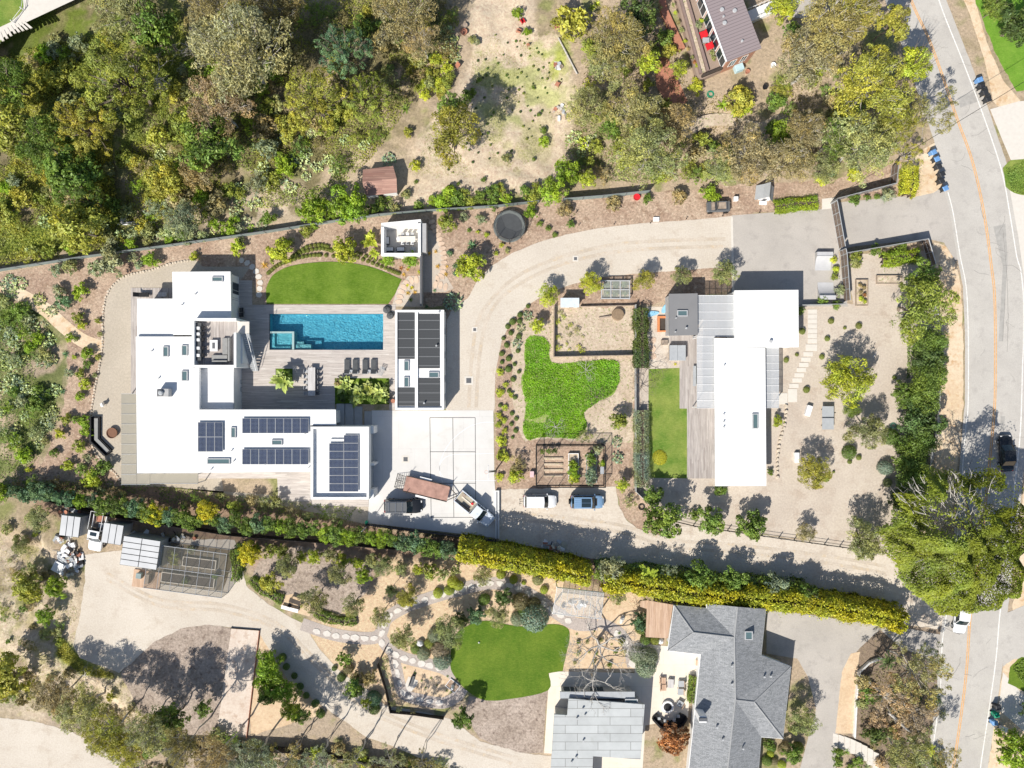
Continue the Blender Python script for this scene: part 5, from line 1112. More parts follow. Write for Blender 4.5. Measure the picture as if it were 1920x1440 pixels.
# ---- large and named trees: (type, px, py, rpx, colour, centre height m, label) ----
TREES = [
 ('pine',232,160,78,'pine',7,'huge yellow-green pine with bare pale limbs on its right side'),
 ('euc',458,108,88,'eucg',9,'largest grey-olive eucalyptus of the north-west slope'),
 ('euc',412,205,56,'pinky',6,'pinkish brown tree just below the largest grey-olive eucalyptus'),
 ('euc',243,22,60,'olive',6,'olive green tree cut by the top edge above the big pine'),
 ('broad',300,62,44,'mid',5,'dark leafy tree between the big pine and the top edge'),
 ('euc',395,8,52,'brown',7,'brown-olive eucalyptus cut by the top edge left of centre'),
 ('euc',520,30,48,'dkbrown',6,'dark brown-green tree at the top edge beside the grey-olive eucalyptus'),
 ('pine',162,240,52,'yel',5,'yellowish pine just below left of the huge pine'),
 ('olive',20,160,46,'mid',5,'shaggy green tree on the left edge above the dark gully'),
 ('broad',30,238,38,'pine',4,'olive green tree on the left edge below the dark gully'),
 ('olive',84,275,44,'mid',4,'loose green tree between the yellow weeds and the left edge'),
 ('broad',138,328,46,'mid',4,'bushy green tree in the middle of the western slope'),
 ('pine',158,375,42,'mid',4,'green tree with dark shadow side above the pale pipes'),
 ('broad',152,432,46,'yel',4,'lowest yellow-green tree of the slope, close to the screened fence'),
 ('bright',400,270,54,'mid',5,'fresh green tree right of the clearing in the slope'),
 ('broad',358,232,32,'pine',4,'small olive tree touching the right side of the huge pine'),
 ('bright',318,345,34,'yel',2.4,'yellow-green tree above the white pipes'),
 ('olive',375,332,30,'brown',2.6,'brownish wispy tree right of the white pipes'),
 ('olive',350,415,32,'grey',2.6,'grey-brown tree just above the screened fence'),
 ('pine',645,98,50,'teal',7,'blue-green conifer with rounded top north of the shed'),
 ('pine',592,192,60,'yel',7,'broad yellow-green pine, the largest north of the shed'),
 ('pine',690,182,42,'pine',6,'grey-green pine with thin pale limbs, right of the broad yellow-green pine'),
 ('euc',752,32,60,'brown',7,'pinkish brown eucalyptus at the top edge left of the dirt track'),
 ('euc',790,78,36,'brown',6,'smaller brown tree beside the pale cactus clump'),
 ('olive',850,255,50,'yel',5,'golden brown willow-like tree alone on the sandy clearing'),
 ('broad',850,205,27,'mid',4.6,'dark green head of foliage above the golden brown willow-like tree'),
 ('broad',520,95,40,'dkbrown',5,'dark brown-green tree right of the largest eucalyptus'),
 ('bright',595,398,32,'bright',2,'bright green bushy tree left of the shed by the fence'),
 ('bright',655,388,36,'bright',2,'bright green bushy tree directly below the shed'),
 ('bright',1064,327,25,'bright',2,'vivid green tree, left of the pair by the driveway bed fence'),
 ('bright',1101,338,17,'lime',1.8,'smallest vivid lime tree of the cluster near the trampoline fence'),
 ('bright',1035,360,26,'bright',1.8,'green tree overhanging the end of the screened fence'),
 ('euc',1160,80,56,'euc',6,'pale-tipped eucalyptus in front of the brown terrace'),
 ('euc',1137,122,38,'olive',5,'shaggy olive tree joining the pale-tipped eucalyptus from below'),
 ('olive',1100,205,36,'olive',4,'round olive tree on the east edge of the sandy clearing'),
 ('euc',1190,214,50,'euc',5,'brown-olive tree below the brick path'),
 ('euc',1214,290,62,'olive',6,'tallest green-olive eucalyptus leaning over the driveway mulch'),
 ('olive',1260,238,36,'brown',4,'brownish yellow tree beside the winding dirt path'),
 ('shrub',1070,52,32,'yel',1,'broad yellow-green bush beside the grey log'),
 ('broad',1214,122,22,'lime',2.5,'yellow-green tree at the foot of the brick path'),
 ('broad',1196,38,34,'dark',4,'dark tree in shade left of the terracotta wall'),
 ('bright',1272,132,17,'lime',2,'bright green bush at the terrace corner steps'),
 ('euc',1555,48,62,'euc',8,'big golden olive tree beside the grey car park'),
 ('euc',1520,112,60,'brown',7,'brownish eucalyptus east of the ribbed roof house'),
 ('euc',1628,165,72,'yel',8,'broadest golden olive tree west of the road'),
 ('euc',1600,20,46,'yel',8,'golden tree cut by the top edge near the road'),
 ('bright',1704,128,34,'lime',5,'vivid yellow-green conifer leaning over the road shadow'),
 ('broad',1673,45,30,'yel',5,'yellowish tree touching the upper road edge'),
 ('euc',1613,278,62,'olive',6,'wide dark olive tree above the framed fence'),
 ('euc',1566,262,40,'mid',5,'green-brown tree left of the wide dark olive tree'),
 ('euc',1673,238,42,'yel',5,'yellow-olive tree near the roadside bins'),
 ('eucsparse',1742,214,52,'euc',6,'sparse tree whose boughs hang over the road centre line'),
 ('eucsparse',1700,292,26,'yel',2.5,'small yellow-green tree right behind the corner hedge'),
 ('euc',1507,248,42,'brown',5,'brown tree with pale twigs over the winding dirt path'),
 ('euc',1477,300,44,'brown',5,'brown tree overhanging the white playhouse'),
 ('euc',1406,296,54,'brown',5,'broad brownish eucalyptus behind the toy truck bed'),
 ('euc',1350,318,34,'olive',4,'ragged olive tree left of the broad brownish eucalyptus'),
 ('olive',1540,318,30,'olive',3,'low olive tree behind the green bin'),
 ('broad',1382,190,26,'yel',1.0,'yellow-green rounded bush above the winding path'),
 ('bright',1464,256,24,'bright',2,'bright green bush under the brown eucalyptus canopy'),
 ('bright',1462,20,24,'lime',2,'lime green bush beside the white footbridge'),
 ('broad',1484,62,18,'mid',2,'green bush at the lower end of the grey car park'),
 ('olive',1579,712,43,'lime',1.9,'golden yellow olive tree in the middle of the tan gravel yard'),
 ('olive',1618,807,34,'olive',1.8,'grey-green olive tree beside the dark ball shrub'),
 ('olive',1522,885,32,'yel',1.8,'olive tree at the south-west of the tan gravel yard'),
 ('dense',1596,768,14,'mid',1.2,'dark round shrub touching the grey-green olive tree'),
 ('olive',1712,578,57,'pine',3.4,'big domed olive-green tree in the yard corner by the road'),
 ('broad',1727,518,27,'mid',3,'glossy dark tree above the big domed tree'),
 ('olive',1614,1010,36,'olive',2.0,'grey olive tree on the black trellis fence'),
 ('broad',1240,970,36,'mid',2.2,'glossy broad-leaved tree at the bend of the dirt lane'),
 ('broad',1332,974,26,'mid',1.6,'dark green bushy tree, left of two on the trellis fence'),
 ('broad',1404,985,28,'mid',1.6,'dark green bushy tree, right of two on the trellis fence'),
 ('olive',1508,998,17,'brown',1,'thin brownish bush on the trellis fence'),
 ('olive',1028,553,21,'lime',1.5,'yellow-green young tree by the inner bend of the driveway'),
 ('olive',1106,532,21,'lime',1.5,'yellow-green young tree left of the framed glass beds'),
 ('olive',1205,526,20,'yel',1.5,'yellow-green young tree right of the framed glass beds'),
 ('olive',1276,517,18,'olive',1.6,'young olive tree above the grey roof annex'),
 ('olive',1355,514,23,'olive',1.8,'young olive tree over the concrete strip'),
 ('broad',882,500,27,'lime',1.2,'spreading yellow-green bush by the driveway outer bend'),
 ('broad',838,421,17,'pine',1.2,'olive bush on the flagstone walk above the trampoline bed'),
 ('broad',527,474,23,'lime',1.3,'yellow-green bush at the left end above the turf lawn'),
 ('broad',648,472,23,'lime',1.3,'green bush in the middle above the turf lawn'),
 ('paddle',695,452,22,'lime',1.3,'broad-leaved plant on the left of the garden room'),
 ('paddle',702,474,14,'lime',.8,'smaller broad-leaved plant at the garden room corner'),
 ('bright',729,488,13,'bright',.9,'glossy green shrub, left of two under the garden room'),
 ('bright',770,488,14,'bright',.9,'glossy green shrub, right of two under the garden room'),
 ('cactus',849,566,21,'bluegrey',.5,'silver-grey spiny shrub where the wall meets the driveway'),
 ('broad',1160,790,17,'pine',1.1,'round dark olive bush in the bed by the grey side fence'),
 ('olive',540,1058,27,'olive',2,'olive tree at the upper left of the bark garden'),
 ('olive',592,1122,30,'olive',2,'olive tree above the small seating bench garden'),
 ('olive',637,1077,25,'olive',2,'olive tree below the red bush'),
 ('olive',664,1132,26,'olive',2,'olive tree at the bottom right of the bark garden'),
 ('bright',682,1078,15,'bright',1,'vivid round bush right of the bark garden'),
 ('olive',720,1060,24,'olive',1.8,'grey-green tree by the dark fence right of the bark garden'),
 ('olive',714,1155,22,'olive',2.2,'olive tree left of the looping path'),
 ('olive',734,1106,13,'dark',2,'slim dark tree beside the looping path'),
 ('olive',767,1116,24,'yel',1.2,'yellowish bush on the outside of the looping path'),
 ('olive',905,1080,21,'olive',1.4,'pale olive bush below the yellow hedge'),
 ('olive',757,1193,29,'olive',2.2,'olive tree at the left inside the looping path'),
 ('olive',843,1180,36,'olive',2.4,'largest olive tree, overhanging the left of the round lawn'),
 ('broad',864,1160,18,'dark',1.2,'dark shrub above the largest garden olive'),
 ('broad',893,1151,20,'teal',1.0,'blue-green bush on the upper edge of the round lawn'),
 ('olive',934,1150,27,'olive',2,'olive tree hanging over the top of the round lawn'),
 ('broad',945,1118,22,'dark',1.8,'dark tree inside the top of the looping path'),
 ('broad',869,1345,24,'mid',2.6,'dark green tree below the statue plinth'),
 ('broad',1145,1062,22,'grey',2.4,'grey-green tree between the two yellow hedges'),
 ('palm',1216,1080,25,'lime',3.2,'yellowish palm rising from the boundary hedge'),
 ('eucsparse',1255,1074,18,'grey',2.5,'half-bare grey shrub right of the palm'),
 ('broad',1310,1080,27,'mid',1.9,'dark green tree on the hedge, right of the half-bare shrub'),
 ('broad',1372,1088,24,'mid',1.9,'dark green tree on the hedge above the shingle roof ridge'),
 ('broad',1455,1095,26,'bluegrey',1.9,'grey-green tree on the hedge above the shingle roof corner'),
 ('broad',1510,1112,18,'mid',2.4,'small dark tree where the hedge turns all yellow'),
 ('olive',1500,1350,28,'olive',2.2,'feathery olive tree between shingle house and grey driveway'),
 ('broad',1484,1410,18,'mid',1.6,'dark green bush left of a ball shrub on the grey driveway edge'),
 ('broad',1257,1380,27,'red',1.4,'red and orange leaved tree below the fire pit'),
 ('olive',1158,1118,15,'olive',1.6,'small feathery tree right of the lattice pergola'),
 ('broad',1198,1163,17,'teal',1.1,'dark blue-green shrub left of the timber porch roof'),
 ('eucsparse',1718,1262,62,'euc',7,'tall sparse tree throwing its shadow on the road'),
 ('eucsparse',1664,1310,48,'pinky',6,'pinkish brown tree behind the white curved wall'),
 ('eucsparse',1738,1236,36,'olive',6,'sparse olive tree nearest the partly hidden white car'),
 ('eucsparse',1715,1336,46,'pinky',6,'brown-pink tree right of the fallen pale trunk'),
 ('euc',1696,1412,44,'olive',5,'olive green tree at the bottom edge beside the pale steps'),
 ('eucsparse',1770,1418,32,'euc',5,'sparse tree over the lower road edge'),
 ('palm',1664,1240,20,'dark',3,'dark palm at the top of the white curved wall'),
 ('palm',1736,1404,22,'lime',4,'bright palm-like tree at the bottom edge by the road'),
 ('bright',1900,1398,40,'bright',2.4,'large green bush in the bottom right corner'),
 ('bright',1925,1330,14,'mid',1.5,'dark bush beside the corner bins'),
 ('bright',1895,55,34,'dark',2,'dark bush on the corner lawn'),
 ('bright',1860,20,22,'mid',2,'green bush beside the verge path at the top edge'),
 ('olive',78,970,24,'olive',1.5,'grey-green bush above left of the junk pile'),
 ('broad',62,1098,28,'yel',1.5,'olive green bush below left of the junk pile'),
 ('bright',111,1098,21,'bright',1.3,'fresh green bush directly below the junk pile'),
 ('bright',89,1152,17,'bright',1.2,'small round green bush alone on the sandy slope'),
 ('olive',43,1020,19,'olive',1,'pale olive bush on the western sandy slope'),
 ('broad',22,1270,38,'yel',3,'olive tree on the left edge above the south lane'),
 ('euc',109,1302,40,'brown',4,'brownish tree above the south lane, left of its neighbours'),
 ('euc',158,1330,46,'olive',5,'tall olive eucalyptus in the south-west belt, second from the left'),
 ('euc',202,1372,44,'yel',6,'golden olive eucalyptus at the bend of the south lane'),
 ('euc',240,1400,42,'yel',6,'golden eucalyptus at the bottom edge near the lane'),
 ('euc',284,1372,40,'olive',7,'olive eucalyptus that shades the grey mulch bed'),
 ('bright',322,1346,32,'mid',4,'fresh green tree in the belt below the grey mulch bed'),
 ('euc',345,1398,40,'euc',8,'tall eucalyptus left of the bocce court end'),
 ('euc',412,1412,46,'brown',8,'tall brown eucalyptus below the bocce court'),
 ('euc',474,1425,46,'grey',8,'greyish eucalyptus right of the bocce court end'),
 ('bright',385,1326,15,'mid',1.6,'small green bush left of the bocce court'),
 ('eucsparse',536,1432,44,'euc',7,'tall thin-crowned tree at the bottom edge below the ball shrubs'),
 ('eucsparse',600,1428,40,'grey',7,'thin-crowned tree with pale twigs, bottom edge left of centre'),
 ('eucsparse',662,1436,40,'olive',7,'thin-crowned olive tree at the bottom edge under the gravel bend'),
 ('eucsparse',728,1432,38,'grey',7,'grey thin-crowned tree at the bottom edge below the zigzag wall'),
 ('eucsparse',790,1438,36,'euc',7,'last thin-crowned tree on the right of the bottom belt'),
 ('bright',508,1240,24,'bright',1.4,'bright green bush at the head of the planting by the bocce court'),
 ('bright',508,1268,28,'bright',1.5,'broadest green bush beside the bocce court'),
 ('broad',503,1300,24,'mid',1.5,'dark green bush beside the bocce court below the broadest one'),
 ('bright',537,1292,24,'bright',1.5,'green bush left of the gravel drive among trunks'),
 ('bright',548,1326,20,'lime',1.5,'yellow-green bush by the gravel drive among tree shadows'),
 ('bright',566,1338,17,'mid',1.3,'dark bush closest to the gravel bend'),
 ('bright',470,1036,22,'gold',1.3,'golden yellow bush beside the wire cage'),
 ('broad',510,1092,24,'yel',1.2,'yellowish thin bush on the gravel yard edge'),
]
for typ, px, py, r_, col, h, lab in TREES:
    if 480 < px < 1045 and 1040 < py < 1360 and typ in ('olive', 'broad'): r_ *= .8
    nm = {'euc': 'eucalyptus_tree', 'eucsparse': 'sparse_tree', 'pine': 'pine_tree', 'olive': 'olive_tree', 'broad': 'leafy_tree', 'bright': 'leafy_tree', 'dense': 'dense_tree', 'palm': 'palm_tree', 'paddle': 'banana_plant', 'cactus': 'spiny_shrub', 'shrub': 'yellow_bush'}[typ]
    cat = 'tree' if h >= 1.5 and typ not in ('paddle', 'shrub', 'cactus') else ('palm' if typ == 'palm' else 'bush')
    if cat == 'bush' and nm in ('leafy_tree', 'olive_tree', 'dense_tree'): nm = 'garden_bush'
    plant(nm, lab, cat, typ, px, py, r_, col, h, sq=.85 if typ in ('euc', 'pine', 'eucsparse') else 1)
# shrubs of the east boundary hedge row
for i, (px, py, r_) in enumerate(((1741,642,29),(1737,672,30),(1730,715,34),(1690,740,23),(1723,750,32),(1718,790,36),(1714,828,34),(1698,862,29),(1706,893,30),(1688,928,26),(1700,960,26),(1745,700,24),(1700,990,24),(1690,330,0))):
    if r_: plant('hedge_shrub', 'dense green shrub in the tall row between gravel yard and roadside', 'shrub', 'bright' if i % 2 else 'dense', px, py, r_, ('mid', 'dark', 'mid', 'mid')[i % 4], 1.5, 'shrubs of the roadside row')
# hedge row south of the white house and court
rr = random.Random(4)
line = catmull([(8,925),(90,925),(170,940),(235,952),(320,965),(440,978),(560,992),(690,1005),(770,1020),(860,1035)], 10, False)
acc = 0
for (a, b) in zip(line, line[1:]):
    L_ = math.dist(a, b)
    while acc < L_:
        f = acc/L_; x = a[0]+(b[0]-a[0])*f; y = a[1]+(b[1]-a[1])*f+rr.uniform(-7, 7)
        plant('hedge_shrub', 'dark green shrub in the long hedge row south of the white house', 'shrub', rr.choice(('broad', 'bright')), x, y, rr.uniform(13, 19), rr.choice(('mid', 'mid', 'teal', 'bright')), 1.7, 'shrubs of the hedge row south of the white house'); acc += 21
    acc -= L_
for x, y, lab in ((293,963,'golden yellow bush in the hedge row, the left one of two'),(391,958,'golden yellow bush in the hedge row, the right one of two')): plant('garden_bush', lab, 'bush', 'bright', x, y, 21, 'gold', 1.6)
for i in range(24):
    x = 30+i*26+rr.uniform(-8, 8); y = 905+ (x/700)*52+rr.uniform(-8, 12)
    if 225 < x < 360 or x > 560: y += 18
    plant('verge_shrub', 'ragged shrub on the house side of the long hedge row', 'shrub', rr.choice(('shrub', 'wispy')), x, y, rr.uniform(9, 14), rr.choice(('pine', 'mid', 'olive', 'brown')), .7, 'ragged shrubs by the hedge row')
for i in range(16):
    x = 455+i*27+rr.uniform(-6, 6); y = 1008+(x-455)*.12+rr.uniform(8, 22)
    plant('verge_shrub', 'mixed green shrub on the garden side of the black fence', 'shrub', rr.choice(('shrub', 'bright')), x, y, rr.uniform(10, 15), rr.choice(('pine', 'mid', 'olive', 'lime')), .8, 'shrubs on the garden side of the black fence')
# ---- hedges: one dense body each ----
def hedge(name, label, line, wpx, z0, z1, col, n, L=.22, asp=.5, jit=.3, top=.5, rag=.25):
    r = np.random.default_rng(len(line)*7+n); P = np.array([W(*p, z1*.85).xy[:] for p in line]); seg = np.diff(P, axis=0); ln = np.linalg.norm(seg, axis=1); tot = ln.sum(); wd = wpx*MPP
    s = r.random(n)*tot; k = np.searchsorted(np.cumsum(ln), s); k = np.minimum(k, len(ln)-1); f = (s-np.concatenate([[0], np.cumsum(ln)])[k])/ln[k]
    c = P[k]+seg[k]*f[:, None]; d = seg[k]/ln[k][:, None]; nn = np.stack([-d[:, 1], d[:, 0]], 1)
    th = r.uniform(-.45, math.pi+.45, n)
    bump = (vnoise(s, th*1.3+3, 8, 4, .8)-.5)*2.4*rag
    rx = (wd/2)*(1+bump+r.normal(size=n)*.1); rz = (z1-z0)
    sq = lambda v: np.sign(v)*np.abs(v)**.6
    off = sq(np.cos(th))*rx; z = z0+np.maximum(sq(np.sin(th)), -.3)*rz*(1+bump*.5)*r.uniform(.9, 1.06, n); z = np.maximum(z, .1)
    C = np.stack([c[:, 0]+nn[:, 0]*off, c[:, 1]+nn[:, 1]*off, z], 1); N = np.stack([nn[:, 0]*np.cos(th), nn[:, 1]*np.cos(th), np.maximum(np.sin(th), .1)], 1)+r.normal(size=(n, 3))*.55
    sh = r.random(n) < .09; C[sh] += N[sh]*r.random((sh.sum(), 1))*.42
    o3 = W(*line[0]); C -= np.array(o3)
    Pp = leaves(C, N, L, asp, r, 0, 0); cl = vnoise(C[:, 0], C[:, 1], 4, 3, .9)
    me = leafmesh(name, Pp, .25*cl+.75*r.random(n)**1.3, np.clip(vnoise(C[:, 0], C[:, 1], 9, 3, .8)*2-.8+r.random(n)*.5, 0, 1), LEAF)
    core = MB(); kz = (CAMH-z1*.85)/CAMH; Lh, Rh = ribbon([((p[0]-960)*kz+960, (p[1]-720)*kz+720) for p in line], wd*.4); core.grid([[(p.x-o3.x, p.y-o3.y, 0) for p in Rh], [(p.x-o3.x, p.y-o3.y, z0+rz*.6) for p in Rh], [(p.x-o3.x, p.y-o3.y, z0+rz*.6) for p in Lh], [(p.x-o3.x, p.y-o3.y, 0) for p in Lh]])
    root = thing(name, label, 'hedge', o3); o = bpy.data.objects.new('foliage', me); COL.objects.link(o); o.parent = root; o.color = (*COLS[col], 1)
    core.build('branches', DARKB, root); return root
hedge('tall_hedge', 'tall yellow-green hedge beside the dirt lane, west part', [(858,1032),(920,1045),(1000,1060),(1060,1071),(1108,1083)], 34, .8, 5.2, 'hedge', 17000, .32, .5, .45, rag=.3)
hedge('tall_hedge', 'tall yellow-green hedge beside the dirt lane, long east part', [(1132,1090),(1200,1094),(1300,1112),(1400,1122),(1500,1128),(1600,1145),(1700,1167)], 38, .8, 3.7, 'hedge', 36000, .32, .5, .45, rag=.34)
hedge('dark_hedge', 'dark green hedge strip on the lane side of the yellow hedge', [(1115,1070),(1200,1078),(1300,1088),(1400,1098),(1520,1110)], 28, .6, 2.4, 'mid', 12000, .28, rag=.5)
hedge('clipped_hedge', 'clipped grey-green box hedge along the lower side lawn', [(1204,769),(1204,840),(1205,914)], 25, .3, 1.5, 'bluegrey', 9000, .14)
hedge('clipped_hedge', 'darker hedge along the sandy play yard', [(1203,578),(1203,640),(1204,690)], 24, .3, 1.5, 'dark', 6000, .18, rag=.4)
hedge('low_hedge', 'low flowering hedge along the asphalt driveway edge', [(1452,388),(1490,383),(1534,379)], 23, .2, .6, 'bright', 4500, .16)
hedge('roadside_hedge', 'square green hedge inside the corner of the framed fence', [(1709,312),(1711,340),(1704,366)], 26, .4, 1.5, 'lime', 4500, .2)
hedge('driveway_hedge', 'mixed hedge inside the roadside corner fence', [(1655,487),(1690,482),(1725,478)], 24, .3, 1.2, 'bright', 3500, .2, rag=.5)
hedge('low_hedge', 'low green hedge strip along the shingle house terrace', [(1301,1268),(1299,1290),(1297,1318)], 13, .2, .8, 'mid', 1500, .2)
hedge('low_hedge', 'green ground-hugging hedge bordering the gravel yard', [(470,1085),(490,1105),(515,1120),(530,1125)], 16, .1, .5, 'mid', 2500, .18, rag=.5)
hedge('low_hedge', 'green ground-hugging hedge below the bark garden olives', [(590,1148),(615,1160),(645,1166),(668,1162)], 16, .1, .5, 'mid', 2500, .18, rag=.5)
hedge('creeper', 'green creeper growing on the end of the wire cage', [(438,1030),(444,1060),(440,1090)], 16, .2, 1.2, 'mid', 2200, .18, rag=.5)
# ---- the great cypress by the road ----
def cypress():
    root = thing('cypress_tree', 'enormous spreading cypress with bleached bare branches, covering the road', 'tree', G(1795, 985, 0)); c0 = root.location
    r = np.random.default_rng(77); n = 52000; Rm = 9.7; cz = 8.0
    g = W(1803, 1006, cz)-c0
    th = r.uniform(0, 2*math.pi, n*2); q = np.sqrt(r.random(n*2)); x = q*np.cos(th); y = q*np.sin(th)
    nz = vnoise(x*4+11, y*4+3, 44, 3, 1.0); top_ = np.clip((y+.15)/.6, 0, 1)
    hole = (((x+.22)/.42)**2+((y-.32)/.34)**2 < r.uniform(.5, 1.2, n*2)) & (r.random(n*2) < .93)
    keep = ~hole & ~((nz < .30+.24*top_) & (r.random(n*2) < .95*top_)) & ~((x < -.55) & (y > .55)) & ~((y > .80) & (x < .3) & (r.random(n*2) < .8)); x, y = x[keep][:n], y[keep][:n]; n = len(x)
    lob = vnoise(x*4.5+20, y*4.5+20, 21, 2, 1.0); rr_ = Rm*(.82+.3*vnoise(np.arctan2(y, x)*2.5+9, x*0, 5, 4, 1.6))
    z = np.sqrt(np.maximum(0, 1-(x*x+y*y)*.93))*5.0+lob*4.2-4.0-r.random(n)**3*1.6
    C = np.stack([x*rr_+g.x, y*rr_*1.06+g.y, z+cz], 1)
    N = np.stack([x, y, np.full(n, .9)], 1)+r.normal(size=(n, 3))*.45
    up = np.stack([x+.3, y-.3, np.full(n, -.2)], 1)
    P = leaves(C, N, .34, .42, r, 0, 0, up)
    o = bpy.data.objects.new('crown', leafmesh('crown', P, .5*lob+.5*r.random(n), np.clip(vnoise(x*5, y*5, 31, 3, 1)*1.3-.3, 0, 1), LEAF)); COL.objects.link(o); o.parent = root; o.color = (.20, .265, .04, 1)
    m = MB(); R_ = random.Random(5); top = Vector((0, 0, 3.2)); m.tube([(0, 0, -.2), (.1, .05, 1.6), top], [.55, .45, .4], 9)
    for i in range(22):
        a = i*.2856*math.pi+R_.uniform(-.2, .2); l = R_.uniform(4, 8); e = Vector((g.x+math.cos(a)*l, g.y+math.sin(a)*l, cz+R_.uniform(-.5, 2.2)))
        mid = top.lerp(e, .45)+Vector((R_.uniform(-.5, .5), R_.uniform(-.5, .5), .6)); m.tube([top, mid, e], [.2, .12, .03], 6)
        for k in range(6):
            s = mid.lerp(e, R_.uniform(0, .9)); d = (e-mid).normalized()*R_.uniform(.8, 2.2)+Vector((R_.uniform(-1, 1), R_.uniform(-1, 1), R_.uniform(-.2, .8)))*.9; m.tube([s, s+d*.5+Vector((R_.uniform(-.15, .15),)*3), s+d], [.05, .035, .012], 4)
    m.build('trunk', PALEB, root)
    # bleached inner twigs left bare on the north-west side of the crown
    m = MB()
    for i in range(170):
        a = R_.uniform(0, 6.28); q = R_.random()**.5; bx_ = Vector((g.x-.2*Rm+math.cos(a)*q*.62*Rm, g.y+.36*Rm+math.sin(a)*q*.46*Rm, cz+R_.uniform(-2.5, 2.4)*(1-q*.5)))
        d = (Vector((bx_.x-g.x-.6, bx_.y-g.y+1.5, 0)).normalized()+Vector((R_.uniform(-.45, .45), R_.uniform(-.45, .45), R_.uniform(-.1, .4))))*R_.uniform(.8, 2.3); j = Vector((R_.uniform(-.3, .3), R_.uniform(-.3, .3), .1)); m.tube([bx_, bx_+d*.5+j, bx_+d], [.05, .035, .012], 4)
        for k in range(2): s = bx_+d*.5+j; m.tube([s, s+Vector((R_.uniform(-.7, .7), R_.uniform(-.7, .7), R_.uniform(0, .5)))], [.025, .01], 3)
    m.build('bare_twigs', PALEB, root)
cypress()
def bare(name, label, px, py, spread, h, seed, mat=PALEB, depth=4, r0=.16, cat='bare tree', n0=5, lean=(0, 0)):
    R_ = random.Random(seed); m = MB(); g = G(px, py); tips = []
    def grow(p, d, l, r, k):
        q = p+d*l*.5+Vector((R_.uniform(-.12, .12), R_.uniform(-.12, .12), R_.uniform(-.03, .06)))*l; e = p+d*l; m.tube([p, q, e], [r, r*.8, r*.6], 6 if k > 2 else 4, cap=False)
        if k == 0: tips.append(e); return
        for i in range(R_.choice((2, 3))):
            a = Vector((R_.uniform(-1, 1), R_.uniform(-1, 1), R_.uniform(-.35, .6))).normalized(); grow(e, (d*.85+a*.75).normalized(), l*R_.uniform(.62, .85), r*.6, k-1)
    t0 = Vector((lean[0], lean[1], h)); m.tube([(0, 0, -.1), t0*.5+Vector((.05, 0, 0)), t0], [r0*1.3, r0*1.1, r0], 7)
    for i in range(n0): a = i*2*math.pi/n0+R_.uniform(-.4, .4); grow(t0, Vector((math.cos(a), math.sin(a), R_.uniform(.15, .6))).normalized(), spread*.36, r0*.6, depth)
    o = m.build(name, mat); o.location = g; tag(o, label, cat); return o
bare('bare_tree', 'leafless pale tree spreading over the orange sand garden', 1120, 1200, 5.6, 2.2, 3, depth=5, r0=.2, n0=6)
o = bare('bare_tree', 'leafless tree leaning over the pale studio roof', 1108, 1262, 4.6, 2.6, 9, depth=4, r0=.14, n0=5)
bare('bare_tree', 'leafless branching tree on the left edge of the sandy play yard', 1214, 690, 3.2, .6, 5, BARKM, 4, .07)
bare('bare_shrub', 'leafless twiggy shrub at the left end of the yellowing lawn', 1201, 725, 2.4, .5, 6, BARKM, 4, .06, 'bare shrub', 7)
bare('bare_shrub', 'pale dead shrub in the bright weeds below the orchard pen', 1098, 693, 1.8, .3, 7, PALEB, 4, .05, 'bare shrub', 7)
bare('bare_shrub', 'pale dead shrub at the lower middle of the bright weeds', 1040, 800, 1.8, .3, 8, PALEB, 4, .05, 'bare shrub', 7)
bare('bare_shrub', 'twiggy shrub on the right edge of the bright weeds', 1118, 745, 1.9, .3, 9, BARKM, 4, .05, 'bare shrub', 7)
bare('bare_shrub', 'thin leafless sapling inside the orchard pen', 1067, 632, 1.6, .5, 10, BARKM, 3, .03, 'bare shrub', 4)
bare('bare_tree', 'bleached dead limbs beside the huge yellow-green pine', 312, 165, 4.5, 3.0, 14, PALEB, 4, .16, n0=5)
bare('bare_tree', 'bleached dead tree between pine and grey-olive eucalyptus', 372, 105, 3.2, 3.0, 15, PALEB, 4, .1, n0=5)
bare('bare_shrub', 'pile of pale pruned branches below the gravel yard tip', 160, 1265, 2.6, .2, 17, PALEB, 4, .06, 'brush pile', 8)
# ---- small ball shrubs and bed plants ----
def many(name, label, cat, typ, pts, col, group, h=None, sq=1):
    for p in pts:
        if p[2]: plant(name, label, cat, typ, p[0], p[1], p[2], p[3] if len(p) > 3 else col, h, group, sq)
many('ball_shrub', 'small clipped ball shrub on the tan gravel yard', 'shrub', 'ball', [(1558,602,5.5),(1610,611,5.5),(1551,635,5),(1541,669,5),(1504,621,6),(1494,665,3.5),(1474,675,5),(1512,731,6),(1610,858,5),(1593,866,4),(1549,897,6.5),(1584,615,3),(1677,708,4),(1563,885,2.6)], 'pine', 'ball shrubs on the tan gravel yard')
for x, y, r_, c, l in ((1592,848,13,'mid','large clipped dark ball shrub below the grey-green olive tree'),(1669,819,15,'mid','dark ball shrub at the foot of the roadside row beside the coiled hose'),(1659,877,14,'bluegrey','grey ball shrub at the foot of the roadside row'),(1664,905,8,'olive','small loose shrub under the grey ball shrub'),(1497,1402,11,'pine','round ball shrub on the grey driveway edge')): plant('ball_shrub', l, 'shrub', 'ball', x, y, r_, c)
many('ball_shrub', 'small dark ball shrub in the mulch bed inside the driveway bend', 'shrub', 'ball', [(990,574,4),(975,590,5),(961,603,6),(974,602,4.5),(952,612,5),(958,624,5),(944,634,4),(973,630,5),(950,647,5),(971,658,4),(941,663,5),(954,672,5.5),(941,679,4),(965,683,4),(953,692,6),(973,697,4),(962,711,5),(960,775,4),(968,785,4),(959,795,4),(967,807,4.5),(961,820,3),(954,733,4),(966,745,4),(938,760,4)], 'mid', 'dark ball shrubs inside the driveway bend')
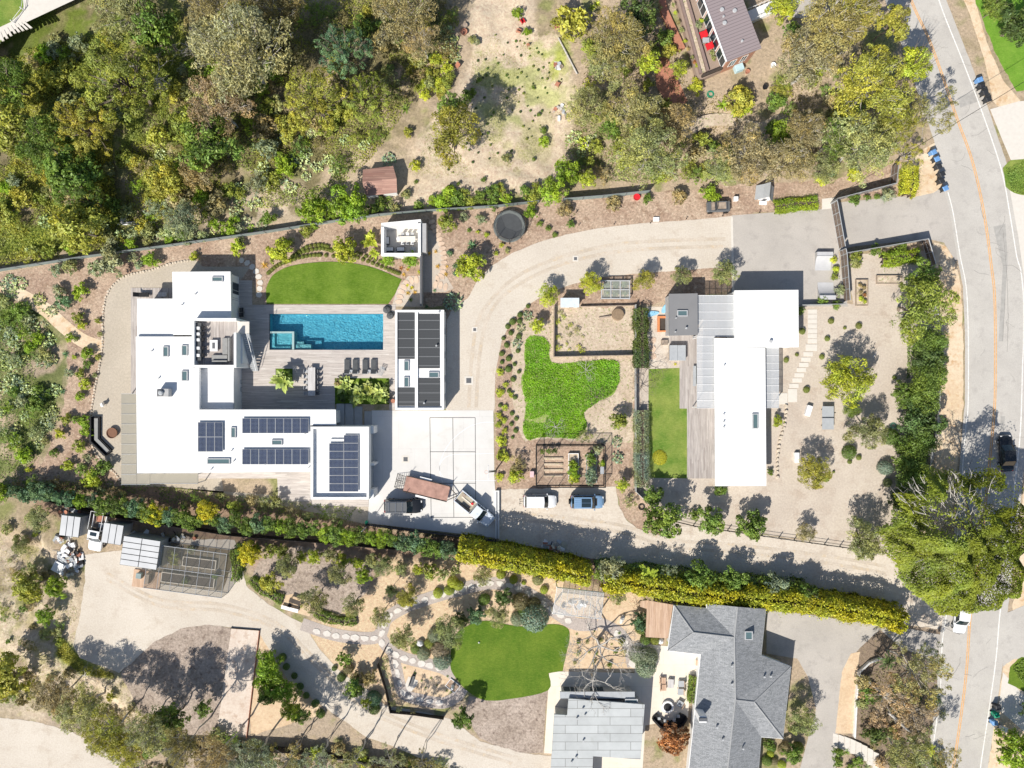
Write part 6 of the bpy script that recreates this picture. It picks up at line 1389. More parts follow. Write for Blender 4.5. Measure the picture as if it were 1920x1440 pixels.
many('mound_plant', 'low yellow-green mound plant in the bed beside the sport court', 'plant', 'shrub', [(938,697,7),(937,735,8),(948,722,6),(936,779,7),(947,765,6),(946,788,6),(935,797,7),(946,808,6),(941,826,11),(944,853,12),(936,894,8),(958,740,6)], 'lime', 'mound plants beside the sport court', .2, .6)
for x, y, r_, t_, c, l in ((990,592,12,'cactus','bluegrey','grey-green cactus clump near the driveway inner bend'),(977,614,10,'cactus','grey','grey cactus clump below the first one inside the driveway bend'),(1008,611,13,'bright','lime','yellow-green bush beside the orchard pen corner'),(970,644,11,'cactus','bluegrey','blue-grey cactus clump at the tip of the bright weeds'),(972,868,16,'wispy','brown','dark brown wispy shrub left of the vegetable cage'),(968,892,14,'shrub','lime','yellow-green shrub left of the pink box'),(1157,828,12,'cactus','bluegrey','pale silvery clump above right of the vegetable cage'),(1158,858,14,'cactus','bluegrey','bigger pale silvery clump right of the vegetable cage'),(1166,908,13,'bright','lime','green shrub at the end of the clipped box hedge'),(1180,940,14,'wispy','olive','thin shrub between coiled hose and dirt lane'),(1094,818,14,'wispy','olive','wispy shrub overlapping the top rail of the vegetable cage'),(1222,928,18,'broad','mid','dark shrub below the clipped box hedge'),(1300,965,10,'shrub','mid','small shrub behind the trellis fence start'),(1350,915,12,'shrub','mid','green shrub at the lower corner of the long white house'),(1457,790,11,'shrub','lime','yellow-green shrub clump against the east wall of the long house'),(1443,885,6,'shrub','mid','small shrub by the boulder row end'),(1266,683,6,'tuft','gold','yellow potted plant by the hot tub'),(1500,583,8,'shrub','mid','shrub in the corner by the walkway start'),(1255,598,0,'shrub','mid','')):
    if r_: plant('garden_shrub', l, 'shrub', t_, x, y, r_, c)
many('groundcover_ball', 'tiny round cushion plant in the rows above the turf lawn', 'plant', 'ball', [p for k, row in enumerate((catmull([(503,512),(520,498),(545,488),(575,480),(600,478)], 4, False), catmull([(548,481),(570,472),(600,466),(622,470)], 4, False), catmull([(556,476),(575,463),(598,459),(615,462)], 3, False), catmull([(664,481),(690,490),(715,500),(735,508),(748,513)], 3, False), catmull([(670,474),(695,484),(718,492)], 3, False), catmull([(600,478),(625,480),(645,482)], 2, False))) for p in [(x, y, 3.6) for x, y in row]], 'pine', 'cushion plants above the turf lawn')
many('bed_shrub', 'small shrub in the mulch bed west of the patio gravel', 'shrub', 'shrub', [(154,547,15,'bright'),(122,569,15,'teal'),(112,547,12,'grey'),(150,596,12,'pine'),(156,611,8,'lime'),(131,633,8,'bright'),(167,663,11,'bright'),(165,682,9,'mid'),(153,701,10,'pine'),(162,721,11,'lime'),(153,744,9,'bright'),(131,700,9,'grey'),(185,602,6,'pine'),(188,627,5,'olive'),(186,670,6,'pine'),(179,703,5,'olive'),(127,786,11,'pine'),(144,786,8,'mid'),(162,789,12,'bright'),(165,808,11,'bright'),(115,813,10,'lime'),(150,837,13,'pine'),(104,850,9,'mid'),(130,871,11,'lime'),(167,857,9,'grey'),(156,880,11,'mid'),(174,896,17,'lime'),(196,874,15,'mid'),(55,880,6,'lime'),(87,827,7,'olive'),(143,636,5,'mid'),(140,670,5,'lime')], 'mid', 'shrubs in the bed west of the patio', None, .8)
many('bed_shrub', 'shrub in the mulch bed along the screened fence', 'shrub', 'shrub', [(214,493,24,'grey'),(183,505,15,'grey'),(134,503,14,'olive'),(107,507,11,'grey'),(285,489,15,'bright'),(250,483,9,'grey'),(262,497,8,'grey'),(340,478,0),(366,482,9,'lime'),(446,465,13,'lime'),(452,452,8,'olive'),(580,420,0),(720,399,0),(575,433,13,'pine'),(545,455,9,'olive'),(800,440,0),(902,412,10,'grey'),(870,408,9,'grey'),(843,476,6,'teal'),(930,475,5,'lime'),(896,435,4,'lime'),(880,432,4,'mid'),(912,440,5,'lime'),(940,460,5,'lime'),(951,470,5,'olive'),(853,500,5,'teal'),(853,512,5,'teal'),(995,400,13,'bright'),(1012,420,6,'mid'),(1028,428,6,'mid'),(1040,440,5,'mid'),(1070,420,8,'mid'),(1213,374,10,'mid'),(1150,383,14,'brown'),(1270,372,16,'brown'),(1060,395,16,'brown'),(1330,365,16,'bright'),(1540,350,0),(1540,337,12,'lime'),(1596,330,13,'lime'),(1585,345,0)], 'mid', 'shrubs along the screened fence', None, .8)
many('gate_shrub', 'low shrub in the strip beside the gate and ramps', 'shrub', 'shrub', [(1600,374,12,'mid'),(1625,371,6,'mid'),(1643,369,6,'mid'),(1663,368,13,'grey'),(1604,482,12,'pine'),(1600,495,11,'olive'),(1562,487,7,'lime'),(1566,507,7,'lime'),(1564,520,8,'pine'),(1573,546,10,'grey'),(1541,562,10,'mid'),(1568,572,9,'mid'),(1525,568,0),(1700,480,0),(1640,470,12,'mid'),(1690,465,10,'mid')], 'mid', 'low shrubs by gate and ramps', None, .8)
many('garden_ball', 'clipped ball shrub beside the looping garden path', 'shrub', 'ball', [(756,1128,9),(821,1112,9),(842,1107,9),(849,1091,10),(860,1098,9),(963,1087,8),(939,1077,8),(982,1093,4),(1020,1106,7),(908,1124,11,'mid')], 'lime', 'ball shrubs beside the looping path')
many('garden_mound', 'grey-leaved mounded shrub in the beds around the round lawn', 'shrub', 'ball', [(794,1225,12,'grey'),(806,1206,10,'pine'),(826,1216,17,'pinky'),(829,1238,17,'bluegrey'),(815,1190,13,'grey'),(779,1216,9,'mid'),(976,1128,16,'dkbrown'),(1002,1158,25,'bluegrey'),(970,1160,13,'grey'),(1002,1132,12,'dkbrown'),(982,1146,11,'mid'),(1008,1087,10,'olive'),(1194,1227,14,'grey'),(1216,1230,17,'grey'),(1211,1250,19,'grey'),(1201,1178,10,'mid'),(1210,1199,10,'mid'),(1228,1200,9,'pine')], 'grey', 'mounded shrubs around the round lawn')
many('ball_shrub', 'dark ball shrub along the edge of the curving gravel drive', 'shrub', 'ball', [(530,1232,7),(537,1250,6),(552,1267,6),(563,1287,6.5),(574,1304,6),(591,1319,7),(601,1338,8),(640,1270,8),(627,1253,5),(701,1309,13,'teal'),(702,1329,10),(653,1254,9,'dkbrown')], 'mid', 'ball shrubs along the curving drive')
many('garden_shrub', 'mixed green shrub in the sandy bed left of the zigzag wall', 'shrub', 'shrub', [(647,1235,14,'mid'),(663,1287,18,'mid'),(687,1316,10,'lime'),(695,1268,14,'brown'),(672,1268,12,'dkbrown')], 'mid', 'shrubs left of the zigzag wall', .8)
many('wall_climber', 'sprawling climber along the zigzag timber wall', 'plant', 'wispy', [(723,1236,7),(722,1250,7),(727,1264,6,'grey'),(731,1286,6,'grey'),(737,1318,7),(748,1329,6),(775,1333,6,'dkbrown'),(737,1303,5,'brown')], 'olive', 'climbers on the zigzag wall', .7)
many('grass_tuft', 'small green tuft in the flat sand bed', 'plant', 'tuft', [(759,1252,4),(778,1262,5),(791,1276,4.5),(808,1271,4.5),(819,1285,4.5),(798,1289,4),(839,1268,4.5),(838,1295,5)], 'mid', 'tufts in the sand bed')
many('aloe', 'orange-leaved aloe near the garden wall and turf corner', 'plant', 'agave', [(805,475,6),(817,472,5),(821,500,7),(765,505,6),(757,515,6),(772,540,6,'gold'),(765,550,7),(778,548,6),(764,535,5,'gold'),(786,510,6,'gold'),(752,503,7,'red'),(496,498,9),(838,500,5),(836,515,6)], 'orange', 'orange aloes near the garden wall')
many('agave', 'spiky green agave rosette in the dry beds', 'plant', 'agave', [(885,460,13,'teal'),(564,41,11,'lime'),(575,15,10,'lime'),(555,36,8,'lime'),(760,205,13,'mid'),(575,267,13,'lime'),(1110,15,10,'lime'),(1119,8,9,'lime'),(676,30,7,'lime'),(800,575,6,'teal'),(815,545,5,'teal'),(770,562,6,'mid'),(1354,198,15,'bright'),(430,540,9,'mid'),(124,664,9,'teal'),(118,735,8,'teal'),(98,800,10,'bluegrey')], 'mid', 'agaves of the dry beds')
for x, y, r_, l in ((530,712,22,'lush broad-leaved plant in the square deck planter'),(648,722,17,'broad-leaved plant at the left end of the long planter'),(672,738,20,'broad-leaved plant in the long planter, second from the left'),(692,728,17,'broad-leaved plant in the long planter below the loungers'),(712,740,19,'broad-leaved plant at the right end of the long planter'),(668,752,14,'drooping broad-leaved plant at the front of the long planter')): plant('banana_plant', l, 'plant', 'paddle', x, y, r_*1.3, (.34,.42,.14), 1.9 if x < 560 else .9, sq=.8)
many('planter_shrub', 'leafy green undergrowth plant in the deck planters', 'plant', 'shrub', [(540,704,9,'mid'),(543,716,7,'lime'),(635,716,8,'brown'),(642,745,8,'dark'),(655,738,9,'mid'),(682,745,9,'mid'),(700,748,9,'mid'),(722,750,7,'mid'),(726,722,7,'dark')], 'mid', 'undergrowth in the deck planters', .4)
# ---- wild slope: shrubs, prickly pears, cushions ----
WR = random.Random(21)
def scatter(name, label, cat, types, poly, n, rr_, cols, group, mind=10, avoid=()):
    xs = [p[0] for p in poly]; ys = [p[1] for p in poly]; pts = []; k = 0
    while len(pts) < n and k < n*40:
        k += 1; x = WR.uniform(max(min(xs), -10), min(max(xs), 1930)); y = WR.uniform(max(min(ys), -10), max(ys))
        if not inpoly(np.array([x]), np.array([y]), poly)[0] or any((x-a)**2+(y-b)**2 < mind*mind for a, b in pts) or any((x-a)**2+(y-b)**2 < r*r for a, b, r in avoid): continue
        pts.append((x, y)); t_ = WR.choice(types); plant(name, label, cat, t_, x, y, WR.uniform(*rr_), WR.choice(cols), None, group, .8)
scatter('wild_shrub', 'wild shrub on the overgrown north-west slope', 'shrub', ('shrub', 'shrub', 'wispy'), [(0,110),(110,70),(220,60),(340,120),(520,130),(560,260),(560,350),(440,385),(300,420),(180,470),(0,500)], 130, (11, 24), ('mid', 'pine', 'yel', 'olive', 'grey', 'yel', 'bright', 'pine', 'brown'), 'wild shrubs on the north-west slope', 14)
scatter('wild_shrub', 'wild shrub under the trees left of the dirt track', 'shrub', ('shrub', 'wispy'), [(500,0),(860,0),(860,120),(820,175),(750,190),(700,280),(640,320),(500,330)], 60, (10, 22), ('mid', 'pine', 'brown', 'olive', 'dkbrown', 'yel'), 'wild shrubs left of the dirt track', 14)
scatter('prickly_pear', 'pale green prickly pear clump on the wild slope', 'cactus', ('cactus',), [(480,250),(700,240),(740,300),(640,330),(600,340),(520,380),(440,400),(440,310)], 24, (11, 18), ('cactus', 'cactus', 'bluegrey'), 'prickly pears on the wild slope', 17)
scatter('prickly_pear', 'pale green prickly pear clump near the winding paths', 'cactus', ('cactus',), [(0,520),(90,530),(110,640),(108,720),(100,800),(60,860),(0,860)], 46, (11, 19), ('cactus', 'cactus', 'bluegrey', 'grey', 'olive'), 'prickly pears west of the house', 11)
scatter('wild_shrub', 'low shrub among the prickly pears west of the house', 'shrub', ('shrub', 'wispy'), [(0,560),(80,580),(95,680),(80,830),(0,900)], 24, (9, 17), ('mid', 'bright', 'grey', 'olive'), 'shrubs among the western prickly pears', 14)
many('prickly_pear', 'pale prickly pear clump beside the dirt track', 'cactus', 'cactus', [(845,85,22),(838,62,16),(852,105,14),(1078,258,16),(1095,270,16,'lime'),(1110,262,14),(1090,285,12),(300,290,14),(255,300,14),(195,420,16),(85,415,15),(60,470,14)], 'cactus', 'prickly pears beside the track')
scatter('wild_shrub', 'garden shrub around the ribbed roof house', 'shrub', ('shrub', 'wispy', 'shrub'), [(1090,150),(1130,0),(1240,0),(1262,110),(1330,195),(1460,150),(1560,120),(1690,200),(1690,270),(1560,300),(1400,330),(1180,345),(1060,330),(1120,260)], 90, (9, 19), ('mid', 'pine', 'brown', 'olive', 'lime', 'yel', 'pine', 'mid'), 'shrubs around the ribbed roof house', 14, [(1300,225,26),(1350,225,26),(1400,235,26),(1250,150,35)])
scatter('wild_shrub', 'low yellow-green shrub in the loop right of the brown eucalyptus', 'shrub', ('shrub',), [(770,110),(840,110),(850,150),(830,180),(790,180),(765,150)], 22, (7, 12), ('yel', 'lime', 'pine'), 'low shrubs in the loop by the dirt track', 9)
scatter('fence_shrub', 'green shrub on the wild side of the screened fence', 'shrub', ('shrub', 'shrub', 'cactus'), [(200,440),(330,430),(500,408),(640,392),(740,378),(760,395),(640,408),(500,428),(330,452),(210,470)], 34, (9, 16), ('mid', 'bright', 'grey', 'olive', 'cactus'), 'shrubs on the wild side of the screened fence', 13)
scatter('fence_shrub', 'shrub in the row between sandy clearing and screened fence', 'shrub', ('shrub',), [(780,385),(840,362),(1015,350),(1020,372),(930,382),(800,394)], 18, (9, 15), ('mid', 'pine', 'bright'), 'shrubs between clearing and fence', 11)
many('clearing_shrub', 'lone small shrub on the sandy clearing', 'shrub', 'shrub', [(880,180,12,'mid'),(886,75,8,'olive'),(893,80,7,'grey'),(970,28,10,'bright'),(988,62,8,'bright'),(1020,268,10,'bright'),(1018,245,7,'mid'),(950,298,9,'olive'),(765,250,9,'yel'),(778,312,10,'lime'),(763,365,9,'olive'),(907,338,5,'mid'),(860,345,4,'mid'),(780,342,4,'mid'),(1000,300,4,'mid'),(1048,300,0),(950,142,3,'mid'),(1000,165,4,'mid'),(898,150,5,'mid'),(1010,215,4,'mid')], 'mid', 'small shrubs on the sandy clearing')
scatter('dry_cushion', 'tiny dark cushion plant dotted over the sandy clearing', 'plant', ('ball',), [(900,60),(1000,70),(1060,120),(1050,230),(980,270),(900,320),(830,370),(800,350),(870,260),(880,160)], 90, (1.3, 2.6), ('mid', 'pine', 'dark'), 'cushion plants on the clearing', 7)
scatter('slope_shrub', 'dry shrub on the sandy south-west slope', 'shrub', ('shrub', 'wispy'), [(0,960),(70,970),(120,1050),(120,1190),(160,1265),(230,1300),(300,1360),(150,1350),(0,1320)], 44, (5, 13), ('olive', 'brown', 'pine', 'mid', 'yel', 'dkbrown'), 'dry shrubs on the south-west slope', 14)
scatter('belt_shrub', 'undergrowth shrub in the tree belt along the bottom edge', 'shrub', ('shrub', 'wispy', 'shrub'), [(180,1330),(300,1330),(440,1385),(700,1400),(880,1440),(880,1455),(240,1455)], 56, (9, 18), ('mid', 'brown', 'olive', 'dkbrown', 'grey', 'lime'), 'undergrowth in the bottom tree belt', 13)
scatter('wall_shrub', 'shrub in the planted bank behind the white curved wall', 'shrub', ('shrub', 'wispy', 'shrub'), [(1612,1262),(1660,1240),(1740,1260),(1775,1330),(1760,1440),(1660,1440),(1612,1380)], 30, (9, 18), ('mid', 'pinky', 'olive', 'brown', 'dark'), 'shrubs behind the white curved wall', 14)
scatter('edge_shrub', 'green shrub at the lower right edge of the grey driveway', 'shrub', ('shrub', 'agave'), [(1560,1400),(1640,1420),(1640,1440),(1560,1440)], 7, (8, 13), ('grey', 'mid'), 'shrubs at the lower driveway edge', 12)
scatter('house_shrub', 'small shrub in the narrow bed behind the shingle house', 'shrub', ('shrub', 'ball'), [(1437,1390),(1475,1388),(1470,1440),(1432,1440)], 8, (6, 10), ('mid', 'lime', 'brown'), 'shrubs behind the shingle house', 9)
scatter('sand_plant', 'small plant in the orange sand under the bare tree', 'plant', ('tuft', 'shrub', 'wispy'), [(1075,1180),(1175,1180),(1180,1250),(1075,1250)], 16, (3, 7), ('mid', 'olive', 'yel'), 'small plants under the bare tree', 13)
scatter('pen_weed', 'scrappy weed in the dusty orchard pen', 'plant', ('wispy',), [(1042,585),(1090,585),(1095,660),(1042,660)], 14, (3, 7), ('lime', 'olive'), 'weeds in the orchard pen', 9)
# ---- stuff: what nobody could count ----
def cover(name, label, polys, n, L, col, hmax=.3, seed=1, asp=.35, thr=0., f=.25, group=None, cl=.35):
    r = np.random.default_rng(seed); xs = []; 
    allp = [p for pl in polys for p in pl]; x0, x1 = max(-40, min(p[0] for p in allp)), min(1960, max(p[0] for p in allp)); y0, y1 = max(-40, min(p[1] for p in allp)), min(1480, max(p[1] for p in allp))
    X = r.uniform(x0, x1, n*8); Y = r.uniform(y0, y1, n*8); k = np.zeros(len(X), bool)
    for pl in polys: k |= inpoly(X, Y, pl)
    wx, wy = (X-960)*MPP, (720-Y)*MPP; v = vnoise(wx, wy, seed+40, 4, f); k &= v > thr; wx, wy, v = wx[k][:n], wy[k][:n], v[k][:n]; n = len(wx)
    i = np.clip(np.searchsorted(GX, wx)-1, 0, len(GX)-2); j = np.clip(np.searchsorted(GY, wy)-1, 0, len(GY)-2); g = HZ[j, i]
    C = np.stack([wx, wy, g+.03+r.random(n)*hmax*np.clip((v-thr)*4, .25, 1)], 1); N = r.normal(size=(n, 3))*.7+np.array([0, 0, 1.]); P = leaves(C, N, L, asp, r, 0, 0)
    o = bpy.data.objects.new(name, leafmesh(name, P, .5*vnoise(wx, wy, seed+3, 3, 1.2)+.5*r.random(n), vnoise(wx, wy, seed+5, 3, .35)*1.4-.3, LEAF)); COL.objects.link(o); o.color = (*COLS[col], 1)
    tag(o, label, 'ground cover', group, 'stuff')
NW = [(-40,70),(60,70),(220,30),(380,0),(860,-20),(860,110),(780,180),(700,290),(600,380),(440,395),(330,440),(160,475),(0,500),(-40,510)]
cover('undergrowth', 'tangled low undergrowth covering the north-west slope', [NW], 60000, .26, 'pine', .5, 2, .4, .40)
cover('yellow_weeds', 'yellow-green flowering weeds carpeting the north-west slope', [[(-40,100),(120,60),(220,80),(200,260),(210,450),(0,490),(-40,500)], [(60,60),(200,60),(200,190),(90,190)]], 34000, .24, 'yel', .35, 3, .5, .44, .18)
cover('dead_brush', 'brown dead brush between the trees', [[(380,0),(860,0),(840,130),(560,330),(480,280),(360,240)], [(1120,0),(1240,0),(1300,190),(1480,150),(1700,230),(1600,310),(1200,345),(1060,330)], [(180,1320),(430,1385),(880,1440),(230,1450)], [(1612,1262),(1700,1240),(1775,1330),(1760,1440),(1612,1380)], [(1470,70),(1560,60),(1700,120),(1740,230),(1640,290),(1540,260)]], 34000, .28, 'dkbrown', .35, 4, .3, .42)
cover('wild_greens', 'patchy green undergrowth around the western prickly pears', [[(-40,555),(80,575),(115,650),(105,760),(85,840),(40,900),(-40,905)], [(0,900),(200,900),(700,955),(700,985),(200,930),(0,930)], [(1060,250),(1130,230),(1260,300),(1400,330),(1060,345)]], 22000, .22, 'mid', .35, 5, .45, .38)
cover('bright_weeds', 'thick bright green weeds filling the bed below the orchard pen', [catmull([(985,640),(1000,630),(1022,634),(1030,655),(1030,675),(1050,682),(1090,678),(1150,675),(1162,690),(1155,730),(1120,755),(1095,775),(1100,800),(1080,822),(1040,820),(1010,820),(990,825),(980,800),(985,770),(980,720),(985,680)], 3)], 26000, .16, 'weed', .25, 6, .5, .30, .3)
cover('dry_grass', 'sparse dry grass speckling the south-west slope', [[(-40,960),(80,980),(150,1090),(140,1220),(230,1290),(300,1370),(-40,1320)]], 14000, .18, 'olive', .15, 7, .2, .46, .5)
cover('dry_grass', 'thin greenish grass over the sandy clearing', [[(890,60),(1070,60),(1070,240),(960,330),(760,380),(800,250),(880,160)]], 9000, .14, 'pine', .08, 8, .25, .5, .4)
cover('orange_meadow', 'yellow flowering meadow strip at the foot of the gravel yard', [[(118,1195),(160,1245),(215,1262),(215,1272),(150,1265),(108,1225)]], 3500, .18, 'yel', .25, 9, .4, .2)
cover('ivy', 'ivy and grass strip along the roadside hedge foot', [[(1700,640),(1760,640),(1758,780),(1735,900),(1700,980),(1670,960),(1700,860)]], 9000, .2, 'mid', .35, 10, .5, .3)
cover('ivy', 'dark planting on the corner beds east of the road', [[(1885,318),(1920,300),(1990,335),(1990,380),(1895,360)],[(1896,1252),(1915,1236),(2000,1245),(2000,1305),(1925,1295)]], 5000, .2, 'mid', .3, 11, .5, .3)

plant('lime_patch', 'low lime yellow plant glowing on the yellowing side lawn', 'plant', 'ball', 1237, 858, 13, 'gold', .1, sq=.22)  # flattened leafy ball drawn as a yellow-green patch
# ======================= OBJECTS =======================
def carpaint(name, c, metal=.0, rough=.25):
    m, t = newmat(name, rough, metal, .5); t.b.inputs['Base Color'].default_value = (*c, 1); t.b.inputs['Coat Weight'].default_value = .6; t.b.inputs['Coat Roughness'].default_value = .08; return m
WINDSH.node_tree.nodes['Principled BSDF'].inputs['Base Color'].default_value = (.012,.022,.026,1)
P_BLACK = carpaint('black_car_paint', (.014,.015,.017)); P_WHITE = carpaint('white_car_paint', (.80,.81,.82)); P_BLUE = carpaint('powder_blue_car_paint', (.20,.33,.50)); P_GREY = carpaint('grey_car_paint', (.12,.125,.13)); LAMPW = glassmat('clear_lamp', (.7,.7,.7), .1); LAMPR = glassmat('red_lamp', (.4,.01,.01), .2)
def atpx(px, py, z=0):
    g = G(px, py, z); return g
def section(hw, zl, zm, zt, cr=.03):
    h = [(-hw*.94, zl), (-hw, zl+(zm-zl)*.5), (-hw, zm), (-hw*.93, zt-.02), (-hw*.80, zt), (-hw*.4, zt+cr)]
    return h+[(0, zt+cr*1.15)]+[(-a, b) for a, b in h[::-1]]
def vehicle(name, label, cat, px, py, ang, L, Wd, Hh, paint, kind='suv', roof=None, rack=False, extra=None):
    o = thing(name, label, cat, atpx(px, py, Hh*.7), R(ang)); hw = Wd/2-.06; hl = L/2; zb = Hh*.54; rw = .37 if Hh > 1.6 else .33
    body = MB()
    if kind == 'pickup':
        st = [(-hl, .93, .5, zb-.08), (-hl+.12, .985, .42, zb), (-.05*L, 1, .34, zb), (.2*L, 1, .34, zb), (.34*L, 1, .34, zb-.02), (.44*L, .95, .36, zb-.08), (hl-.06, .84, .42, zb-.18), (hl, .74, .5, zb-.32)]
    else:
        st = [(-hl, .82, .48, zb-.18), (-hl+.1, .93, .42, zb-.02), (-hl+.5, .99, .36, zb), (-.1*L, 1, .34, zb), (.2*L, 1, .34, zb), (.33*L, .985, .34, zb-.04), (.43*L, .93, .36, zb-.12), (hl-.07, .80, .42, zb-.25), (hl, .66, .5, zb-.38)]
    rows = []
    for x, k, zl, zt in st: rows.append([(x, y, z) for y, z in section(hw*k, zl, zt-.12, zt)])
    if kind == 'pickup':
        # bed cut: cab body from -0.05L forward; bed is an open box
        rows2 = [r for r, s in zip(rows, st) if s[0] >= -.06*L]; g = body.grid(rows2); body.f.append(g[0][:]); body.m.append(0); body.f.append(g[-1][::-1]); body.m.append(0)
        body.build('body', paint, o, True)
        bx('cargo_bed', paint, o, (-hl, -hw, .42, -hl+.07, hw, zb), (-hl+.07, -hw, .42, -.055*L, -hw+.12, zb), (-hl+.07, hw-.12, .42, -.055*L, hw, zb))
        bx('bed_floor', extra or WOODW, o, (-hl+.07, -hw+.12, .5, -.055*L, hw-.12, .62))
        ca, cb, ra, rb = -.045*L, .27*L, -.03*L, .155*L
    else:
        g = body.grid(rows); body.f.append(g[0][:]); body.m.append(0); body.f.append(g[-1][::-1]); body.m.append(0); body.build('body', paint, o, True)
        if kind == 'sedan': ca, cb, ra, rb = -.36*L, .24*L, -.22*L, .08*L
        else: ca, cb, ra, rb = -hl+.12, .255*L, -hl+.38, .12*L
    tw = hw*.80; bw = hw*.93; zr = Hh
    gm_ = MB(); b = [(ca, -bw), (cb-.12, -bw), (cb, -bw*.7), (cb+.04, 0), (cb, bw*.7), (cb-.12, bw), (ca, bw)]; t_ = [(ra, -tw), (rb-.05, -tw), (rb, -tw*.7), (rb+.04, 0), (rb, tw*.7), (rb-.05, tw), (ra, tw)]
    gm_.grid([[(x, y, zb-.03) for x, y in b], [(x, y, zr-.05) for x, y in t_]], close=True); gm_.build('windows', WINDSH if roof is None else GLASS, o)
    rm = MB(); e = 1.03; rm.grid([[(x, y*e, zr-.07) for x, y in t_], [(x, y*e, zr-.02) for x, y in t_], [(x*.98+.0, y*.9, zr) for x, y in t_]], close=True); n = len(rm.v); rm.f.append([n-7+i for i in range(7)]); rm.m.append(0); rm.build('roof', roof or paint, o)
    pl = MB()
    for sg in (-1, 1):
        pl.tube([(cb-.1, bw*sg, zb-.02), (rb-.04, tw*sg, zr-.06)], .035, 4); pl.tube([(ca+.02, bw*sg, zb-.02), (ra+.02, tw*sg, zr-.06)], .05, 4); mx_ = (ra+rb)/2; pl.tube([(mx_, bw*sg, zb), (mx_, tw*sg, zr-.06)], .035, 4)
    pl.build('pillars', paint, o)
    for sx in (-.32*L, .31*L):
        for sg in (-1, 1):
            m = MB(); m.tube([(sx, sg*(hw-.2), rw), (sx, sg*(hw+.02), rw)], rw, 18); w_ = m.build('wheel', RUBBER, o); m = MB(); m.tube([(sx, sg*(hw+.021), rw), (sx, sg*(hw+.035), rw)], rw*.6, 14); m.build('rim', STEEL, w_)
    for sg in (-1, 1):
        m = MB(); m.box(cb-.28, sg*(hw+.02), zb, cb-.1, sg*(hw+.22), zb+.16, .04); m.build('mirror', paint, o)
        m = MB(); m.box(hl-.22, sg*hw*.48, zb-.33, hl-.05, sg*hw*.76, zb-.19); m.build('headlight', LAMPW, o)
        m = MB(); m.box(-hl-.01, sg*hw*.62, zb-.32, -hl+.1, sg*hw*.9, zb-.12); m.build('tail_light', LAMPR, o)
    bx('bumper', DGREY if paint is not P_BLACK else BLACK, o, (-hl-.06, -hw*.8, .38, -hl+.06, hw*.8, .6)); bx('bumper', DGREY, o, (hl-.08, -hw*.62, .36, hl+.04, hw*.62, .52))
    if rack:
        m = MB(); 
        for sg in (-1, 1): m.tube([(ra+.1, tw*.86*sg, zr+.09), (rb-.2, tw*.86*sg, zr+.09)], .025, 5)
        for f in (.15, .5, .85): x = ra+.1+(rb-ra-.3)*f; m.tube([(x, -tw*.86, zr+.1), (x, tw*.86, zr+.1)], .025, 5)
        for sg in (-1, 1):
            for f in (0, 1): x = ra+.15+(rb-ra-.45)*f; m.tube([(x, tw*.86*sg, zr-.02), (x, tw*.86*sg, zr+.09)], .02, 4)
        m.build('roof_rack', CHROME, o)
    return o, (hl, hw, zb, zr, ra, rb, tw, ca, cb)
vehicle('parked_suv', 'black SUV with silver roof rack parked on the sport court', 'car', 755, 950, 0, 5.25, 2.08, 1.9, P_BLACK, rack=True, roof=P_GREY)
o, q = vehicle('parked_suv', 'white SUV with rear bike rack parked below the vegetable cage', 'car', 1013, 941, 0, 4.5, 1.95, 1.65, P_WHITE)
m = MB(); m.tube([(-2.2, 0, .6), (-2.75, 0, .65), (-2.8, 0, 1.2)], .035, 5); m.tube([(-2.8, -.5, 1.2), (-2.8, .5, 1.2)], .03, 5); m.tube([(-2.55, -.3, .7), (-2.9, -.3, .75)], .03, 4); m.tube([(-2.55, .3, .7), (-2.9, .3, .75)], .03, 4); m.build('bike_rack', BLACK, o)
o, q = vehicle('off_road_car', 'powder blue boxy off-road car with black roof panels and spare wheel', 'car', 1102, 942, 0, 4.55, 1.98, 1.85, P_BLUE, 'suv')
hl, hw, zb, zr, ra, rb, tw, ca, cb = q
bx('roof_panel', GLASS, o, (ra+1.0, -tw*.8, zr+.003, rb-.15, -.02, zr+.02), (ra+1.0, .02, zr+.003, rb-.15, tw*.8, zr+.02)); bx('rear_roof_rib', P_BLUE, o, *[(ra+.1, y, zr+.003, ra+.9, y+.08, zr+.03) for y in (-.5, -.25, 0, .25, .5)])
bx('hood_vent', BLACK, o, (hl-1.2, -.5, zb-.015, hl-.95, .5, zb+.03)); m = MB(); m.tube([(-hl-.08, .1, .95), (-hl-.3, .1, .95)], .38, 16); m.build('spare_wheel', RUBBER, o)
o, q = vehicle('pickup_truck', 'white pickup truck hitched to the rusty trailer, bed full of tools', 'truck', 890, 956, -39.5, 5.95, 2.08, 1.9, carpaint('silver_white_paint', (.66,.72,.80)), 'pickup', extra=plain('dusty_bed_liner', (.42,.38,.30), .9))
hl, hw, zb = q[:3]; bx('toolbox', WOODW, o, (-2.6, .35, .62, -2.1, .75, .95)); bx('toolbox', BLACK, o, (-1.9, -.78, .62, -.6, -.6, 1.1)); bx('lumber', CREAM, o, (-2.5, .1, .62, -.5, .25, .72)); bx('toolbox', RED, o, (-.9, .2, .72, -.6, .5, .9)); bx('hood_vent', GREYMET, o, (1.4, -.7, zb+.012, 1.75, -.35, zb+.04), (1.4, .35, zb+.012, 1.75, .7, zb+.04))
o, q = vehicle('pickup_truck', 'white pickup truck nosed between two panel-roofed boxes', 'truck', 180, 996, -101, 5.7, 2.0, 1.9, P_WHITE, 'pickup')
zr = q[3]; bx('sunroof', GLASS, o, (.05, -.45, zr+.003, .55, .45, zr+.02)); m = MB(); hl, hw = q[:2]
for sg in (-1, 1): m.tube([(-hl+.1, sg*(hw-.08), 1.0), (-hl+.1, sg*(hw-.08), 1.95), (-.3, sg*(hw-.08), 1.95), (-.3, sg*(hw-.08), 1.0)], .04, 5)
